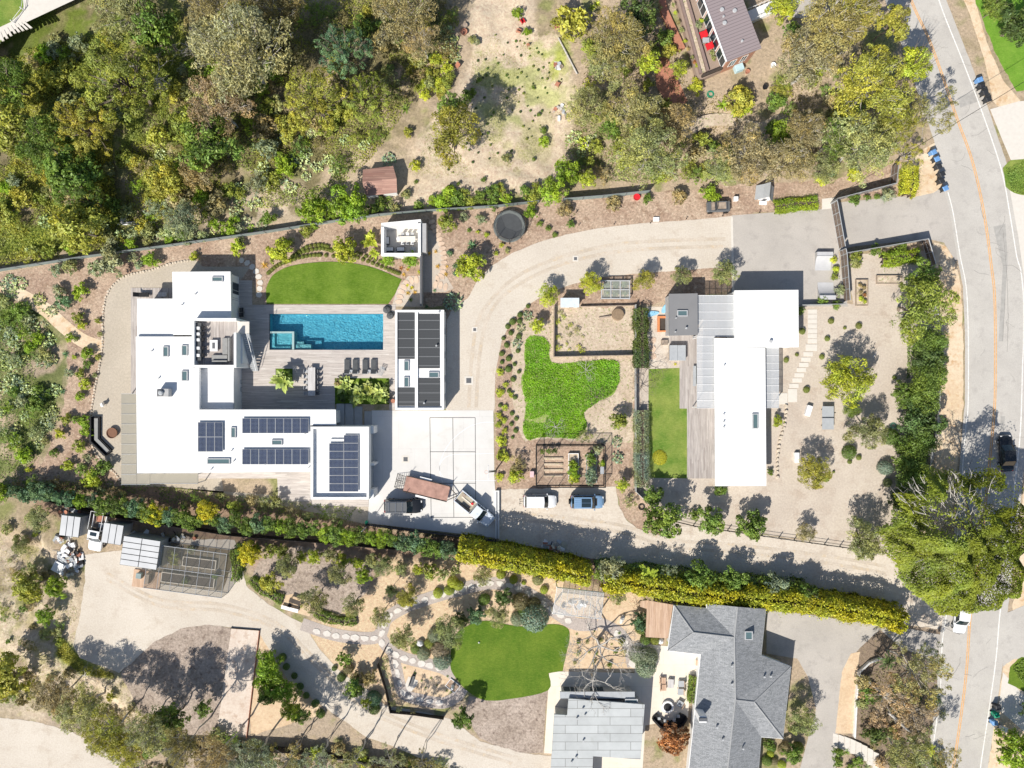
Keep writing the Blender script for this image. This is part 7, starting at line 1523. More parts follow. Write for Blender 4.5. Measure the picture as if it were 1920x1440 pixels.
m.tube([(-hl+.1, -hw+.08, 1.95), (-hl+.1, hw-.08, 1.95)], .04, 5); m.build('ladder_rack', WHITEP, o); bx('scrap', TERRA, o, (-2.3, -.5, .62, -1.2, .3, .85)); bx('scrap', LGREY, o, (-1.1, .0, .62, -.5, .6, 1.0))
vehicle('sedan', 'black sedan driving in the shade by the right road edge', 'car', 1891, 850, 93, 4.95, 1.98, 1.45, P_BLACK, 'sedan')
vehicle('sedan', 'white car on the road half hidden under the enormous cypress', 'car', 1806, 1158, -97, 4.7, 1.95, 1.5, P_WHITE, 'sedan')
# rusty flat trailer
o = thing('flatbed_trailer', 'rusty pinkish flatbed trailer with rear ramp and white mudguards', 'trailer', atpx(800, 916.5, .8), R(-13.7))
RUST = plain('rusty_pink_deck', (.42,.25,.20), .85, var=.3, sc=1.2)
bx('deck', RUST, o, (-3.1, -1.05, .72, 3.1, 1.05, .82), bev=.02); bx('side_rail', DARKW, o, (-3.1, -1.12, .6, 3.1, -1.053, .9)); bx('side_rail', DARKW, o, (-3.1, 1.053, .6, 3.1, 1.12, .9))
for sg in (-1, 1):
    bx('mudguard', WHITEP, o, (-1.3, sg*1.13, .6, .4, sg*1.42, .7))
    for x in (-.9, 0):
        m = MB(); m.tube([(x, sg*1.15, .33), (x, sg*1.38, .33)], .33, 14); m.build('wheel', RUBBER, o)
m = MB()
for y in (-.95, -.1, .1, .95): m.tube([(-3.12, y, .72), (-4.5, y, .08)], .035, 4)
for sg in (-1, 1):
    for i in range(6): f = i/5; x = -3.2-1.25*f; z = .70-.58*f; m.tube([(x, sg*.1, z), (x, sg*.95, z)], .03, 4)
m.build('ramp', DARKW, o); m = MB(); m.tube([(3.1, .9, .6), (4.3, 0, .5)], .06, 5); m.tube([(3.1, -.9, .6), (4.3, 0, .5)], .06, 5); m.tube([(4.3, 0, .5), (4.75, 0, .5)], .05, 5); m.build('tow_bar', DARKW, o)
m = MB()
for x, y in ((-2.6, -1.1), (-2.9, 1.1), (3.0, 1.05)): m.tube([(x, y, .8), (x+.1, y, 1.6)], .04, 4)
m.build('stake', DARKW, o)
# small utility vehicle on the mulch
o = thing('utility_cart', 'small grey off-road buggy with wooden cargo bed on the driveway mulch', 'buggy', atpx(1348, 386, 1), R(182))
bx('body', P_GREY, o, (-1.65, -.75, .35, 1.6, .75, .85), bev=.15); bx('cargo_bed', WOODW, o, (-1.0, -.5, .85, .2, .5, .95)); bx('bed_rim', DGREY, o, (-1.1, -.62, .85, .35, -.52, 1.1), (-1.1, .52, .85, .35, .62, 1.1), (-1.1, -.52, .85, -1.0, .52, 1.1), (.25, -.52, .85, .35, .52, 1.1))
bx('seat', WOODW, o, (.6, -.5, .85, 1.0, .5, 1.15)); m = MB(); m.tube([(.5, -.6, .85), (.5, -.6, 1.7), (.5, .6, 1.7), (.5, .6, .85)], .04, 5); m.build('roll_bar', BLACK, o)
for sx in (-1.1, 1.1):
    for sg in (-1, 1): m = MB(); m.tube([(sx, sg*.62, .36), (sx, sg*.86, .36)], .36, 14); m.build('wheel', RUBBER, o)
bx('chest', WHITEP, None, (-.3, -.3, 0, .3, .3, .6), bev=.03); c = bpy.data.objects['chest']; c.location = atpx(1378, 374); c.name = 'storage_chest'; tag(c, 'white chest behind the small grey buggy', 'box')
# bins
def bin_(label, px, py, lid, body, ang, group=None):
    o = thing('wheelie_bin', label, 'bin', atpx(px, py, 1.0), R(ang), group)
    m = MB(); m.grid([[(-.24, -.24, .08), (.24, -.24, .08), (.24, .24, .08), (-.24, .24, .08)], [(-.32, -.30, .98), (.32, -.30, .98), (.32, .30, .98), (-.32, .30, .98)]], close=True); m.face([(-.24, -.24, .08), (-.24, .24, .08), (.24, .24, .08), (.24, -.24, .08)]); m.build('bin_body', body, o)
    m = MB(); m.grid([[(-.36, -.34, .98), (.4, -.34, .98), (.4, .34, .98), (-.36, .34, .98)], [(-.36, -.34, 1.03), (.4, -.34, 1.01), (.4, .34, 1.01), (-.36, .34, 1.03)], [(-.28, -.26, 1.1), (.3, -.24, 1.06), (.3, .24, 1.06), (-.28, .26, 1.1)]], close=True); m.f.append([8, 9, 10, 11]); m.m.append(0); m.build('lid', lid, o)
    m = MB(); m.tube([(-.38, -.28, .95), (-.38, .28, .95)], .025, 5); m.build('handle', body, o)
    for sg in (-1, 1): m = MB(); m.tube([(-.24, sg*.2, .12), (-.24, sg*.28, .12)], .12, 10); m.build('wheel', RUBBER, o)
BK = plain('black_bin_plastic', (.035,.037,.042), .5); BLUEB = plain('sky_blue_bin_plastic', (.16,.33,.62), .45)
for px, py, lid, l in ((1838,149,1,'blue-lidded bin heading the row of four on the far side of the road'),(1842,161,0,'black bin next to the blue-lidded one across the road'),(1848,173,0,'third black bin of the row of four across the road'),(1854,186,0,'last black bin of the row of four across the road')): bin_(l, px, py, BLUEB if lid else BK, BLUEB if lid else BK, 20)
for px, py, lid, l in ((1751,285,2,'all-blue bin at the top of the row of six by the driveway mouth'),(1757,298,1,'black bin with bright blue lid, second in the row of six'),(1761,312,0,'black bin below the two blue-lidded ones of the row of six'),(1767,326,0,'black bin in the fourth place of the row of six'),(1766,339,0,'upright black bin set back, fifth in the row of six'),(1773,353,1,'blue-lidded bin at the lower end of the row, by the white road line')): bin_(l, px, py, BLUEB if lid else BK, BLUEB if lid == 2 else BK, 25)
bin_('green bin at the lower corner driveway', 1869, 1341, GREENP, GREENP, 10); bin_('blue bin below the green one at the corner driveway', 1866, 1356, BLUEB, BLUEB, 5)
bin_('white-topped bin behind the blue one in the corner', 1884, 1368, WHITEP, LGREY, -20); bin_('black bin behind the green one at the corner driveway', 1872, 1327, BK, BK, 10); bin_('green bin standing on the mulch behind the framed fence', 1563, 325, GREENP, GREENP, 0)
# ---- furniture on deck ----
DZ = .06
def chair(name, label, px, py, ang, z0, group, mat=DGREY, seatm=None, w_=.46, h=.45, bh=.85, cat='chair'):
    o = thing(name, label, cat, W(px, py, z0+.5)-Vector((0, 0, .5)), R(ang), group)
    bx('seat', seatm or mat, o, (-w_/2, -w_/2, h-.05, w_/2, w_/2, h), bev=.015); bx('backrest', mat, o, (-w_/2, -w_/2, h+.003, -w_/2+.05, w_/2, bh), bev=.01)
    for sx in (-1, 1):
        for sy in (-1, 1): bx('leg', mat, o, (sx*w_*.45-.02, sy*w_*.45-.02, 0, sx*w_*.45+.02, sy*w_*.45+.02, h-.053))
    return o
def table(name, label, px, py, lx, ly, h, z0, top, legm, ang=0, cat='table', group=None):
    o = thing(name, label, cat, W(px, py, z0+h)-Vector((0, 0, h)), R(ang), group); bx('tabletop', top, o, (-lx/2, -ly/2, h-.05, lx/2, ly/2, h), bev=.01)
    for sx in (-1, 1):
        for sy in (-1, 1): bx('leg', legm, o, (sx*(lx/2-.08)-.03, sy*(ly/2-.08)-.03, 0, sx*(lx/2-.08)+.03, sy*(ly/2-.08)+.03, h-.053))
    return o
PALEW = planks('pale_grey_table_boards', [(.52,.50,.49), (.60,.58,.57)], .12, 'y')
table('dining_table', 'long pale dining table on the pool deck beside the square planter', 584, 715.5, 1.02, 3.9, .75, DZ, PALEW, DGREY)
for i in range(5):
    y = 696+i*10.3; wd_ = ('topmost', 'second', 'middle', 'fourth', 'lowest')[i]
    chair('dining_chair', wd_+' dark dining chair on the planter side of the long deck table', 573.5, y, 0, DZ, 'chairs left of the deck table', GREYMET); chair('dining_chair', wd_+' dark dining chair on the lounger side of the long deck table', 594.5, y, 180, DZ, 'chairs right of the deck table', DGREY)
def lounger(label, px, py, group=None):
    o = thing('sun_lounger', label, 'lounger', W(px, py, .4)-Vector((0, 0, .34)), 0, group)
    bx('frame', LGREY, o, (-.4, -1.08, .22, .4, 1.0, .27)); bx('cushion', CHAR, o, (-.36, -.45, .27, .36, .98, .36), bev=.04); m = MB(); m.grid([[(-.36, -.45, .28), (.36, -.45, .28), (.36, -1.0, .62), (-.36, -1.0, .62)], [(-.36, -.47, .37), (.36, -.47, .37), (.36, -1.02, .71), (-.36, -1.02, .71)]], close=True); m.f += [[4, 5, 6, 7], [3, 2, 1, 0]]; m.m += [0, 0]; m.build('back_cushion', CHAR, o)
    for sx in (-1, 1):
        for y in (-.95, .85): bx('leg', LGREY, o, (sx*.35-.025, y-.025, 0, sx*.35+.025, y+.025, .217))
for i, x in enumerate((650.5, 666, 684.5, 700.5)): lounger(('first','second','third','fourth')[i]+' charcoal sun lounger from the left above the long planter', x, 687, 'charcoal sun loungers on the pool deck')
for x in (658.5, 692.5): table('side_table', 'tiny side table between the '+('first and second' if x < 670 else 'third and fourth')+' charcoal loungers', x, 696, .4, .4, .4, DZ, LGREY, LGREY, group='side tables by the loungers')
o = thing('deck_chair', 'folding deck chair right of the charcoal loungers', 'chair', W(716, 695, .3), R(70)); m = MB()
for y in (-.3, .3): m.tube([(-.7, y, .65), (.1, y, .1), (.6, y, .3)], .02, 4); m.tube([(-.5, y, 0), (.3, y, .4)], .02, 4)
m.build('frame', LGREY, o); m = MB()
for i in range(9): x = -.65+i*.14; z = .62-.095*i if i < 6 else .1+.06*(i-5); m.box(x, -.3, z, x+.07, .3, z+.02)
m.build('seat', LGREY, o)
def blob(name, label, cat, px, py, z0, rx, ry, h, mat, ang=0, seed=1, group=None, nseg=14):
    m = MB(); rows = []; prof = [(0.78, 0), (1, .3), (.95, .6), (.7, .88), (.3, 1), (.02, 1.02)]
    for k, z in prof: rows.append([(k*rx*math.cos(a)*(1+.1*noise.noise(Vector((math.cos(a)*1.3, math.sin(a)*1.3, seed+z)))), k*ry*math.sin(a)*(1+.1*noise.noise(Vector((math.cos(a), math.sin(a), seed+3+z)))), z*h*(1+.08*math.sin(3*a+seed))) for a in [2*math.pi*i/nseg for i in range(nseg)]])
    g = m.grid(rows, close=True); m.f.append(g[-1][:]); m.m.append(0); o = m.build(name, mat, None, True); g0 = G(px, py, z0+h*.7) if z0 < .01 else W(px, py, z0+h*.7); o.location = (g0.x, g0.y, (g0.z if z0 < .01 else z0)-.02); o.rotation_euler.z = R(ang); return tag(o, label, cat, group)
blob('bean_bag', 'charcoal bean bag nearer the turf lawn', 'bean bag', 725, 580, DZ, .58, .55, .5, CHAR, 20, 1); blob('bean_bag', 'charcoal bean bag nearer the pool house', 'bean bag', 731.5, 591, DZ, .56, .5, .5, CHAR, 50, 4)
for y, l in ((581,'dark patio chair in the shade below the north wing door'),(590,'dark patio armchair just above the roof terrace stairs')): chair('patio_chair', l, 452, y, 180, DZ, None, BLACK, CHAR, .6)
for y, l in ((716,'dark chair with grey cushion, upper of two beside the low wing'),(730,'dark chair with grey cushion, lower of two beside the low wing')): chair('patio_chair', l, 448, y, 0, DZ, None, BLACK, LGREY, .6)
table('bench', 'pale narrow bench against the low wing wall', 446, 750, .4, 1.2, .45, DZ, LGREY, DGREY, cat='bench')
for y, l in ((775,'dark kettle grill at the corner of the pool house deck'),): 
    for i, (px, py, mt, ll) in enumerate(((733,742,BLACK,'black round plant pot between planter and pool house'),(737,752,TERRA,'terracotta pot between planter and pool house'),(729,752,BLACK,'dark pot beside the long planter corner'))):
        m = MB(); m.lathe([(.2, 0), (.28, .4), (.3, .45), (.24, .42)], 12); o = m.build('plant_pot', mt); o.location = W(px, py, .4)-Vector((0, 0, .34)); tag(o, ll, 'pot')
# roof terrace furniture
zf = TER[4]
for i, y in enumerate((615,626,637,652.5,666)):
    chair('bar_stool', ('first','second','third','fourth','fifth')[i]+' dark high stool from the north along the terrace counter', 381, y, 180, zf, 'bar stools at the terrace counter', BLACK, None, .42, .7, 1.0, 'stool')
    m = MB(); m.box(-.22, -.2, 0, .22, .2, .12, .04); o = m.build('seat_cushion', WHITEP); o.location = W(371.5, y, zf+.9); o.location.z = zf+.803; tag(o, ('topmost', 'second', 'middle', 'fourth', 'lowest')[i]+' white cushion lying on the dark terrace counter', 'cushion', 'white cushions on the terrace counter')
o = thing('terrace_counter', 'dark narrow counter along the west wall of the roof terrace', 'counter', W(371, 640, zf)); a = rect(366, 605, 377, 676, zf+.8); c = o.location; bx('counter_top', CHAR, o, (a[0]-c.x, a[1]-c.y, .74, a[2]-c.x, a[3]-c.y, .8)); bx('counter_base', DGREY, o, (a[0]+.15-c.x, a[1]+.1-c.y, 0, a[2]-.1-c.x, a[3]-.1-c.y, .737))
o = table('fire_table', 'white fire table in the middle of the roof terrace', 400.5, 648, 1.05, 1.5, .45, zf, WHITEP, WHITEP); bx('burner', DGREY, o, (-.18, -.4, .451, .18, .4, .47)); bx('base', WHITEP, o, (-.4, -.6, .05, .4, .6, .39))
GFAB = plain('grey_sofa_fabric', (.30,.30,.29), .9)
o = thing('corner_sofa', 'grey corner sofa on the roof terrace', 'sofa', W(424, 648, zf)); c = o.location
def sofa(o, c, rr_, z, back, mat=GFAB, name='seat'):
    a = rect(*rr_, z+.45); bx(name, mat, o, (a[0]-c.x, a[1]-c.y, .08, a[2]-c.x, a[3]-c.y, .42), bev=.04); a = rect(*back, z+.7); bx('backrest', mat, o, (a[0]-c.x, a[1]-c.y, .08, a[2]-c.x, a[3]-c.y, .72), bev=.04)
sofa(o, c, (416.5,633.5,426.5,664.5), zf, (427,633,430.5,677)); sofa(o, c, (396.5,665.5,426,674.5), zf, (397,675.5,426,679))
# garden room furniture
for r_, b_, l in (((722,462.5,738,471.5),(722,472.5,738,476),'white cushioned sofa in the left corner of the garden room'),((743,462.5,759,471.5),(743,472.5,759,476),'white cushioned sofa in the middle of the garden room south wall'),((722,443,730,458),(718,443,721,458),'white cushioned chaise along the west wall of the garden room')):
    o = thing('white_sofa', l, 'sofa', W((r_[0]+r_[2])/2, (r_[1]+r_[3])/2, 0)); c = o.location; sofa(o, c, r_, 0, b_, WHITEP if 0 else CHAR); a = rect(r_[0]+1, r_[1]+1, r_[2]-1, r_[3]-1, .5); bx('cushion', WHITEP, o, (a[0]-c.x, a[1]-c.y, .42, a[2]-c.x, a[3]-c.y, .52), bev=.04)
table('dining_table', 'pale oblong table in the sunny side of the garden room', 764, 448, 2.2, .8, .75, .03, PAVE, DGREY)
for i, (x, y, a) in enumerate(((755,440,-90),(764,440,-90),(773,440,-90),(755,456,90),(764,456,90),(773,456,90))): chair('garden_chair', 'thin garden chair '+('above', 'below')[i//3]+' the oblong garden room table, '+('left', 'middle', 'right')[i%3]+' one', x, y, a, .03, 'chairs in the garden room', WHITEP if i % 2 else GREYMET)
table('side_table', 'round-cornered grey side table in the garden room corner', 775, 467, .7, .6, .45, .03, LGREY, DGREY); blob('garden_boulder', 'white round pouf in the garden room', 'pouf', 748, 447, .03, .4, .4, .4, WHITEP)
# west patio: fire bowl, bent bench, chair
m = MB(); m.lathe([(.55, 0), (.72, .3), (.75, .48), (.68, .48), (.6, .36)], 22); o = m.build('fire_bowl', plain('rusty_steel_bowl', (.20,.10,.06), .7)); o.location = W(209.5, 812, .45); o.location.z = .016; tag(o, 'round rusty steel fire bowl on the patio gravel', 'fire pit')
o = thing('bent_bench', 'dark bent patio bench with grey cushions facing the fire bowl', 'bench', W(190, 815)); c = o.location
def rib(mb, line, wd, z0, z1, c): 
    L, Rr = ribbon(line, wd); n = len(L)
    mb.grid([[(p.x-c.x, p.y-c.y, z0) for p in Rr], [(p.x-c.x, p.y-c.y, z1) for p in Rr], [(p.x-c.x, p.y-c.y, z1) for p in L], [(p.x-c.x, p.y-c.y, z0) for p in L]])
    for k in (0, -1): 
        f = [mb.av((p.x-c.x, p.y-c.y, z)) for p, z in ((Rr[k], z0), (Rr[k], z1), (L[k], z1), (L[k], z0))]; mb.f.append(f if k else f[::-1]); mb.m.append(0)
m = MB(); rib(m, [(184,781),(184,823),(208,848)], .85, 0, .42, c); m.build('base', BLACK, o); m = MB(); rib(m, [(184,784),(184,823),(206,846)], .5, .42, .52, c); m.build('cushion', GFAB, o); m = MB(); rib(m, [(175.5,781),(175.5,827),(202,853)], .22, 0, .85, c); m.build('backrest', BLACK, o)
chair('patio_chair', 'white wire chair alone on the patio gravel', 191, 759, 200, .016, None, WHITEP, None, .5)
o = thing('sun_lounger', 'dark lounge chair in the north-west deck corner', 'lounger', W(268, 553, .3)); bx('frame', BLACK, o, (-.4, -.3, .2, .9, .3, .3)); m = MB(); m.grid([[(-.4, -.3, .28), (-.4, .3, .28)], [(-1.0, -.3, .75), (-1.0, .3, .75)]]); m.build('backrest', BLACK, o); bx('leg', BLACK, o, (-.35, -.28, 0, -.3, .28, .197)); bx('leg', BLACK, o, (.8, -.28, 0, .85, .28, .197))
table('side_table', 'pale bench table on the north-west deck', 304, 552, 1.2, .6, .4, .07, PALEW, LGREY)
# ---- trampoline ----
o = thing('trampoline', 'big round black trampoline with net poles on the mulch', 'trampoline', W(955, 427)); r0_ = 2.35
m = MB(); m.lathe([(1.78, .86), (1.78, .88)], 36); m.build('mat', plain('trampoline_mat', (.075,.08,.085), .8), o)
m = MB(); n = 36; m.grid([[(r*math.cos(2*math.pi*k/n), r*math.sin(2*math.pi*k/n), z) for k in range(n)] for r, z in ((1.79, .88), (1.8, .92), (2.2, .92), (2.22, .86))], close=True); m.build('pad_ring', plain('grey_pad_ring', (.16,.175,.17), .7), o)
m = MB()
for k in range(8):
    a = 2*math.pi*k/8; x, y = 2.28*math.cos(a), 2.28*math.sin(a); m.tube([(x, y, 0), (x, y, 2.2), (x*.93, y*.93, 2.5)], .035, 5)
    b = 2*math.pi*(k+1)/8; x2, y2 = 2.28*math.cos(b), 2.28*math.sin(b); m.tube([(x*.93, y*.93, 2.5), (x2*.93, y2*.93, 2.5)], .025, 4)
m.build('net_frame', BLACK, o); NET = frost('black_netting', (.03,.03,.03), .28); m = MB(); n = 8; m.grid([[(2.2*math.cos(2*math.pi*k/n), 2.2*math.sin(2*math.pi*k/n), z) for k in range(n)] for z in (.9, 2.45)], close=True); m.build('net', NET, o)
# ---- playhouse, ramps, table tennis, hoop ----
o = thing('playhouse', 'small white playhouse with a steep pointed grey roof', 'playhouse', W(1432, 364)); 
m = MB(); m.face([(-.75, -.9, 0), (.75, -.9, 0), (.75, -.9, .9), (0, -.9, 2.4), (-.75, -.9, .9)]); m.face([(.75, .9, 0), (-.75, .9, 0), (-.75, .9, .9), (0, .9, 2.4), (.75, .9, .9)]); m.face([(-.75, .9, 0), (-.75, -.9, 0), (-.75, -.9, .9), (-.75, .9, .9)]); m.face([(.75, -.9, 0), (.75, .9, 0), (.75, .9, .9), (.75, -.9, .9)]); m.build('wall', WHITEP, o)
for s in (-1, 1): m = MB(); m.grid([[(s*1.25, -1.0, .25), (s*1.25, 1.0, .25)], [(s*.5, -1.0, 1.35), (s*.5, 1.0, 1.35)], [(0, -1.0, 2.5), (0, 1.0, 2.5)]]); m.build('roof', LGREY, o)
bx('door', DGREY, o, (-.25, -.93, 0, .25, -.905, 1.0)); bx('ramp_step', WHITEP, o, (-.5, -1.5, 0, .5, -1.0, .12)); o.rotation_euler.z = R(-6)
def ramp(label, px, py, ang):
    o = thing('skate_ramp', label, 'skate ramp', W(px, py, .4)-Vector((0, 0, .4)), R(ang)); m = MB(); n = 8; Wd = 2.2; pr = [(1.9*(1-math.cos(0)) , 0)]
    prof = [(-1.2+2.0*math.sin(t_), .03+1.1*(1-math.cos(t_))) for t_ in np.linspace(0, 1.25, 9)]+[(1.25, .03+1.1*(1-math.cos(1.25)))]
    m.grid([[(x, -Wd/2, z) for x, z in prof], [(x, Wd/2, z) for x, z in prof]][::-1]); m.build('riding_surface', plain('ply_ramp_surface', (.52,.52,.53), .5, var=.08, sc=1), o)
    m = MB()
    for y in (-Wd/2-.02, Wd/2+.02): m.face([(x, y, z-.01) for x, z in prof]+[(1.25, y, 0), (-1.2, y, 0)])
    m.face([(1.25, -Wd/2, 0), (1.25, Wd/2, 0), (1.25, Wd/2, prof[-1][1]-.01), (1.25, -Wd/2, prof[-1][1]-.01)]); m.build('ramp_side', plain('ramp_side_ply', (.42,.41,.40), .8), o); m = MB(); m.tube([(prof[-2][0], -Wd/2, prof[-2][1]+.02), (prof[-2][0], Wd/2, prof[-2][1]+.02)], .035, 6); m.build('coping', STEEL, o)
ramp('grey skate ramp nearer the driveway gate, curving up to the north', 1545, 490, 90); ramp('grey skate ramp nearer the house, curving up to the south', 1550, 545, -90)
o = thing('table_tennis_table', 'grey table tennis table on the tan gravel yard', 'table', W(1552.5, 783.5, .76)-Vector((0, 0, .76)))
bx('tabletop', LGREY, o, (-.8, .02, .73, .8, 1.6, .76), (-.8, -1.6, .73, .8, -.02, .76)); bx('net', BLACK, o, (-.95, -.012, .76, .95, .012, .92))
for sx in (-.6, .6):
    for sy in (-1.1, 1.1): bx('leg', DGREY, o, (sx-.03, sy-.03, 0, sx+.03, sy+.03, .727))
m = MB(); m.box(-.38, -.75, 0, .38, .75, .55, .06); o = m.build('cornhole_board', WHITEP); o.location = W(1517, 770, .5); o.location.z = .01; o.rotation_euler.z = R(-17); tag(o, 'white oblong box left of the table tennis table', 'box')
m = MB(); m.box(-.3, -.7, 0, .3, .7, .5, .03); o = m.build('white_box', WHITEP); o.location = W(1495, 858, .5); o.location.z = .01; tag(o, 'white box beside the south-western olive tree', 'box')
o = thing('basketball_hoop', 'basketball hoop with black arm at the east edge of the sport court', 'basketball hoop', W(931, 880)); m = MB(); m.tube([(0, 0, 0), (0, 0, 2.9)], .09, 8); m.tube([(0, 0, 2.7), (-1.0, 0, 3.2)], .05, 5); m.tube([(0, 0, 1.6), (-1.0, 0, 2.85)], .05, 5); m.tube([(-.0, .2, 2.7), (-1.0, .2, 3.2)], .03, 5); m.build('pole', BLACK, o)
bx('backboard', frost('clear_backboard', (.7,.72,.75), .5), o, (-1.05, -.9, 2.85, -1.0, .9, 3.9)); bx('board_frame', WHITEP, o, (-1.06, -.93, 2.82, -.99, .93, 2.85), (-1.06, -.93, 3.9, -.99, .93, 3.93)); m = MB(); m.tube([(-1.3+.23*math.cos(a), .23*math.sin(a), 3.05) for a in np.linspace(0, 2*math.pi, 17)], .015, 4, cap=False); m.build('rim', ORANGE, o)
# utility covers
for px, py, s, l in ((760.5,861,.42,'square grey drain cover on the sport court'),(879,713.5,.5,'square drain with white collar on the gravel driveway bend'),(890,618,.28,'small square drain on the gravel driveway'),(1079,485,.3,'small round-edged drain on the upper gravel driveway')):
    o = thing('drain_cover', l, 'drain', W(px, py)); bx('collar', PAVE, o, (-s-.1, -s-.1, 0, s+.1, s+.1, .04)); bx('grate', DGREY, o, (-s*.7, -s*.7, .04, s*.7, s*.7, .052))
for px, py in ((1085,423),(1151,421),(1219,419),(1286,411),(1354,405),(1423,399)): m = MB(); m.lathe([(.04, 0), (.04, .4), (.09, .42), (.06, .5)], 8); o = m.build('path_light', BLACK); o.location = W(px, py, 0); tag(o, 'small black path light on the mulch edge of the driveway', 'path light', 'path lights along the driveway')
m = MB(); m.box(-.42, -.3, 0, .42, .3, .25, .03); o = m.build('utility_box', WHITEP); o.location = W(1230, 411.5, 0); tag(o, 'white utility box on the mulch above the driveway', 'utility box')
# ---- vegetable cage ----
o = thing('vegetable_cage', 'black-framed netted vegetable cage above the parked cars', 'garden cage', W(1070, 870)); c = o.location; Z = 2.0; x0, y0, x1, y1 = [v-(c.x if i % 2 == 0 else c.y) for i, v in enumerate(rect(1006, 836, 1135.5, 914, Z))]
m = MB()
for z in (.06, Z):
    for p, q in (((x0, y0), (x1, y0)), ((x1, y0), (x1, y1)), ((x1, y1), (x0, y1)), ((x0, y1), (x0, y0))): m.tube([(*p, z), (*q, z)], .06, 4)
for i in range(7):
    x = x0+(x1-x0)*i/6
    for y in (y0, y1): m.tube([(x, y, 0), (x, y, Z)], .05, 4)
for i in range(1, 4):
    y = y0+(y1-y0)*i/4
    for x in (x0, x1): m.tube([(x, y, 0), (x, y, Z)], .05, 4)
m.build('frame', BLACK, o); NETB = frost('fine_black_mesh', (.02,.02,.02), .22); m = MB()
for p, q in (((x0, y0), (x1, y0)), ((x1, y0), (x1, y1)), ((x1, y1), (x0, y1)), ((x0, y1), (x0, y0))): m.face([(*p, .1), (*q, .1), (*q, Z-.06), (*p, Z-.06)])
m.build('mesh_wall', NETB, o)
def bed(label, r_, h=.45, mat=WHITEP, soil=True, t_=.08, name='raised_bed'):
    o = thing(name, label, 'raised bed', W((r_[0]+r_[2])/2, (r_[1]+r_[3])/2, h)-Vector((0, 0, h))); c = o.location; a = rect(*r_, h); a = (a[0]-c.x, a[1]-c.y, a[2]-c.x, a[3]-c.y)
    bx('frame', mat, o, (a[0], a[1], 0, a[2], a[1]+t_, h), (a[0], a[3]-t_, 0, a[2], a[3], h), (a[0], a[1]+t_, 0, a[0]+t_, a[3]-t_, h), (a[2]-t_, a[1]+t_, 0, a[2], a[3]-t_, h)); bx('soil', DUST, o, (a[0]+t_, a[1]+t_, 0, a[2]-t_, a[3]-t_, h-.1))
bed('white raised bed half filled with leafy greens in the vegetable cage', (1066,850,1085,903)); bed('raised bed crowded with greens on the right of the vegetable cage', (1099,852,1119,905), .3, GREYMET)
for i, y in enumerate((859, 870, 881, 891)): m = MB(); m.tube([W(1020, y, .02), W(1055, y, .02)], .22, 6); s = m.build('soil_ridge', DUST); tag(s, 'low soil ridge on the left side of the vegetable cage', 'soil ridge', 'soil ridges in the vegetable cage')
many('vegetable_plant', 'leafy vegetable plant in the vegetable cage beds', 'plant', 'shrub', [(1073,870,8),(1079,877,8),(1072,884,8),(1078,890,8),(1074,898,8,'lime'),(1080,900,6,'lime'),(1106,855,9,'mid'),(1112,862,8,'mid'),(1105,868,7,'mid'),(1108,882,9,'bluegrey'),(1103,892,9,'bluegrey'),(1113,893,8,'bluegrey'),(1108,901,9,'bluegrey'),(1128,868,6,'bright'),(1029,846,6,'mid'),(1040,845,6,'dark'),(1017,846,5,'mid'),(1122,842,9,'grey')], 'bright', 'vegetables in the cage', .6)
table('potting_bench', 'small grey potting bench inside the right wall of the vegetable cage', 1129, 882, .5, 1.0, .8, 0, STEEL, DGREY, cat='bench')
m = MB(); m.box(-.28, -.42, 0, .28, .42, .5, .04); s = m.build('bee_box', plain('pale_pink_box', (.7,.5,.52), .6)); s.location = W(997.5, 889, .4); s.location.z = 0; tag(s, 'pale pink box standing left of the vegetable cage', 'box')
# framed glass beds
o = thing('framed_glass_bed', 'white-framed glazed bed of six panes beside the driveway', 'cold frame', W(1155, 543)); c = o.location; Z = 1.0; a = rect(1127, 525.5, 1181.5, 560.5, Z); x0, y0, x1, y1 = a[0]-c.x, a[1]-c.y, a[2]-c.x, a[3]-c.y; m = MB()
for i in range(4): x = x0+(x1-x0-.14)*i/3; m.box(x, y0, Z-.12, x+.14, y1, Z)
for j in range(3): y = y0+(y1-y0-.14)*j/2; m.box(x0, y, Z+.003, x1, y+.14, Z+.05)
for x in (x0, x1-.1):
    for y in (y0, y1-.1): m.box(x, y, 0, x+.1, y+.1, Z-.12)
m.build('frame', GREYMET, o); bx('pane', frost('faint_green_glass', (.55,.6,.55), .22), o, (x0+.02, y0+.02, Z-.14, x1-.02, y1-.02, Z-.125)); bx('side_board', WOODW, o, (x0+.11, y0+.02, 0, x1-.11, y0+.07, .5), (x0+.11, y1-.07, 0, x1-.11, y1-.02, .5))
many('seedling', 'green plant growing inside the framed glass bed', 'plant', 'shrub', [(1137,535,6),(1154,535,6),(1170,534,6),(1137,551,6),(1154,551,6),(1170,551,6)], 'grey', 'plants in the framed glass bed', .3)
o = thing('coop_shed', 'tiny shed with pale blue-white roof at the orchard pen corner', 'shed', W(1068, 567)); c = o.location; a = rect(1051, 558.5, 1086, 576, 1.7); bx('roof', plain('pale_blue_roof', (.62,.68,.74), .5), o, (a[0]-c.x, a[1]-c.y, 1.6, a[2]-c.x, a[3]-c.y, 1.7)); bx('wall', WHITEP, o, (a[0]+.15-c.x, a[1]+.12-c.y, 0, a[2]-.15-c.x, a[3]-.12-c.y, 1.597)); bx('door', WOODW, o, (-.1, a[1]+.09-c.y, .1, .5, a[1]+.118-c.y, 1.4))
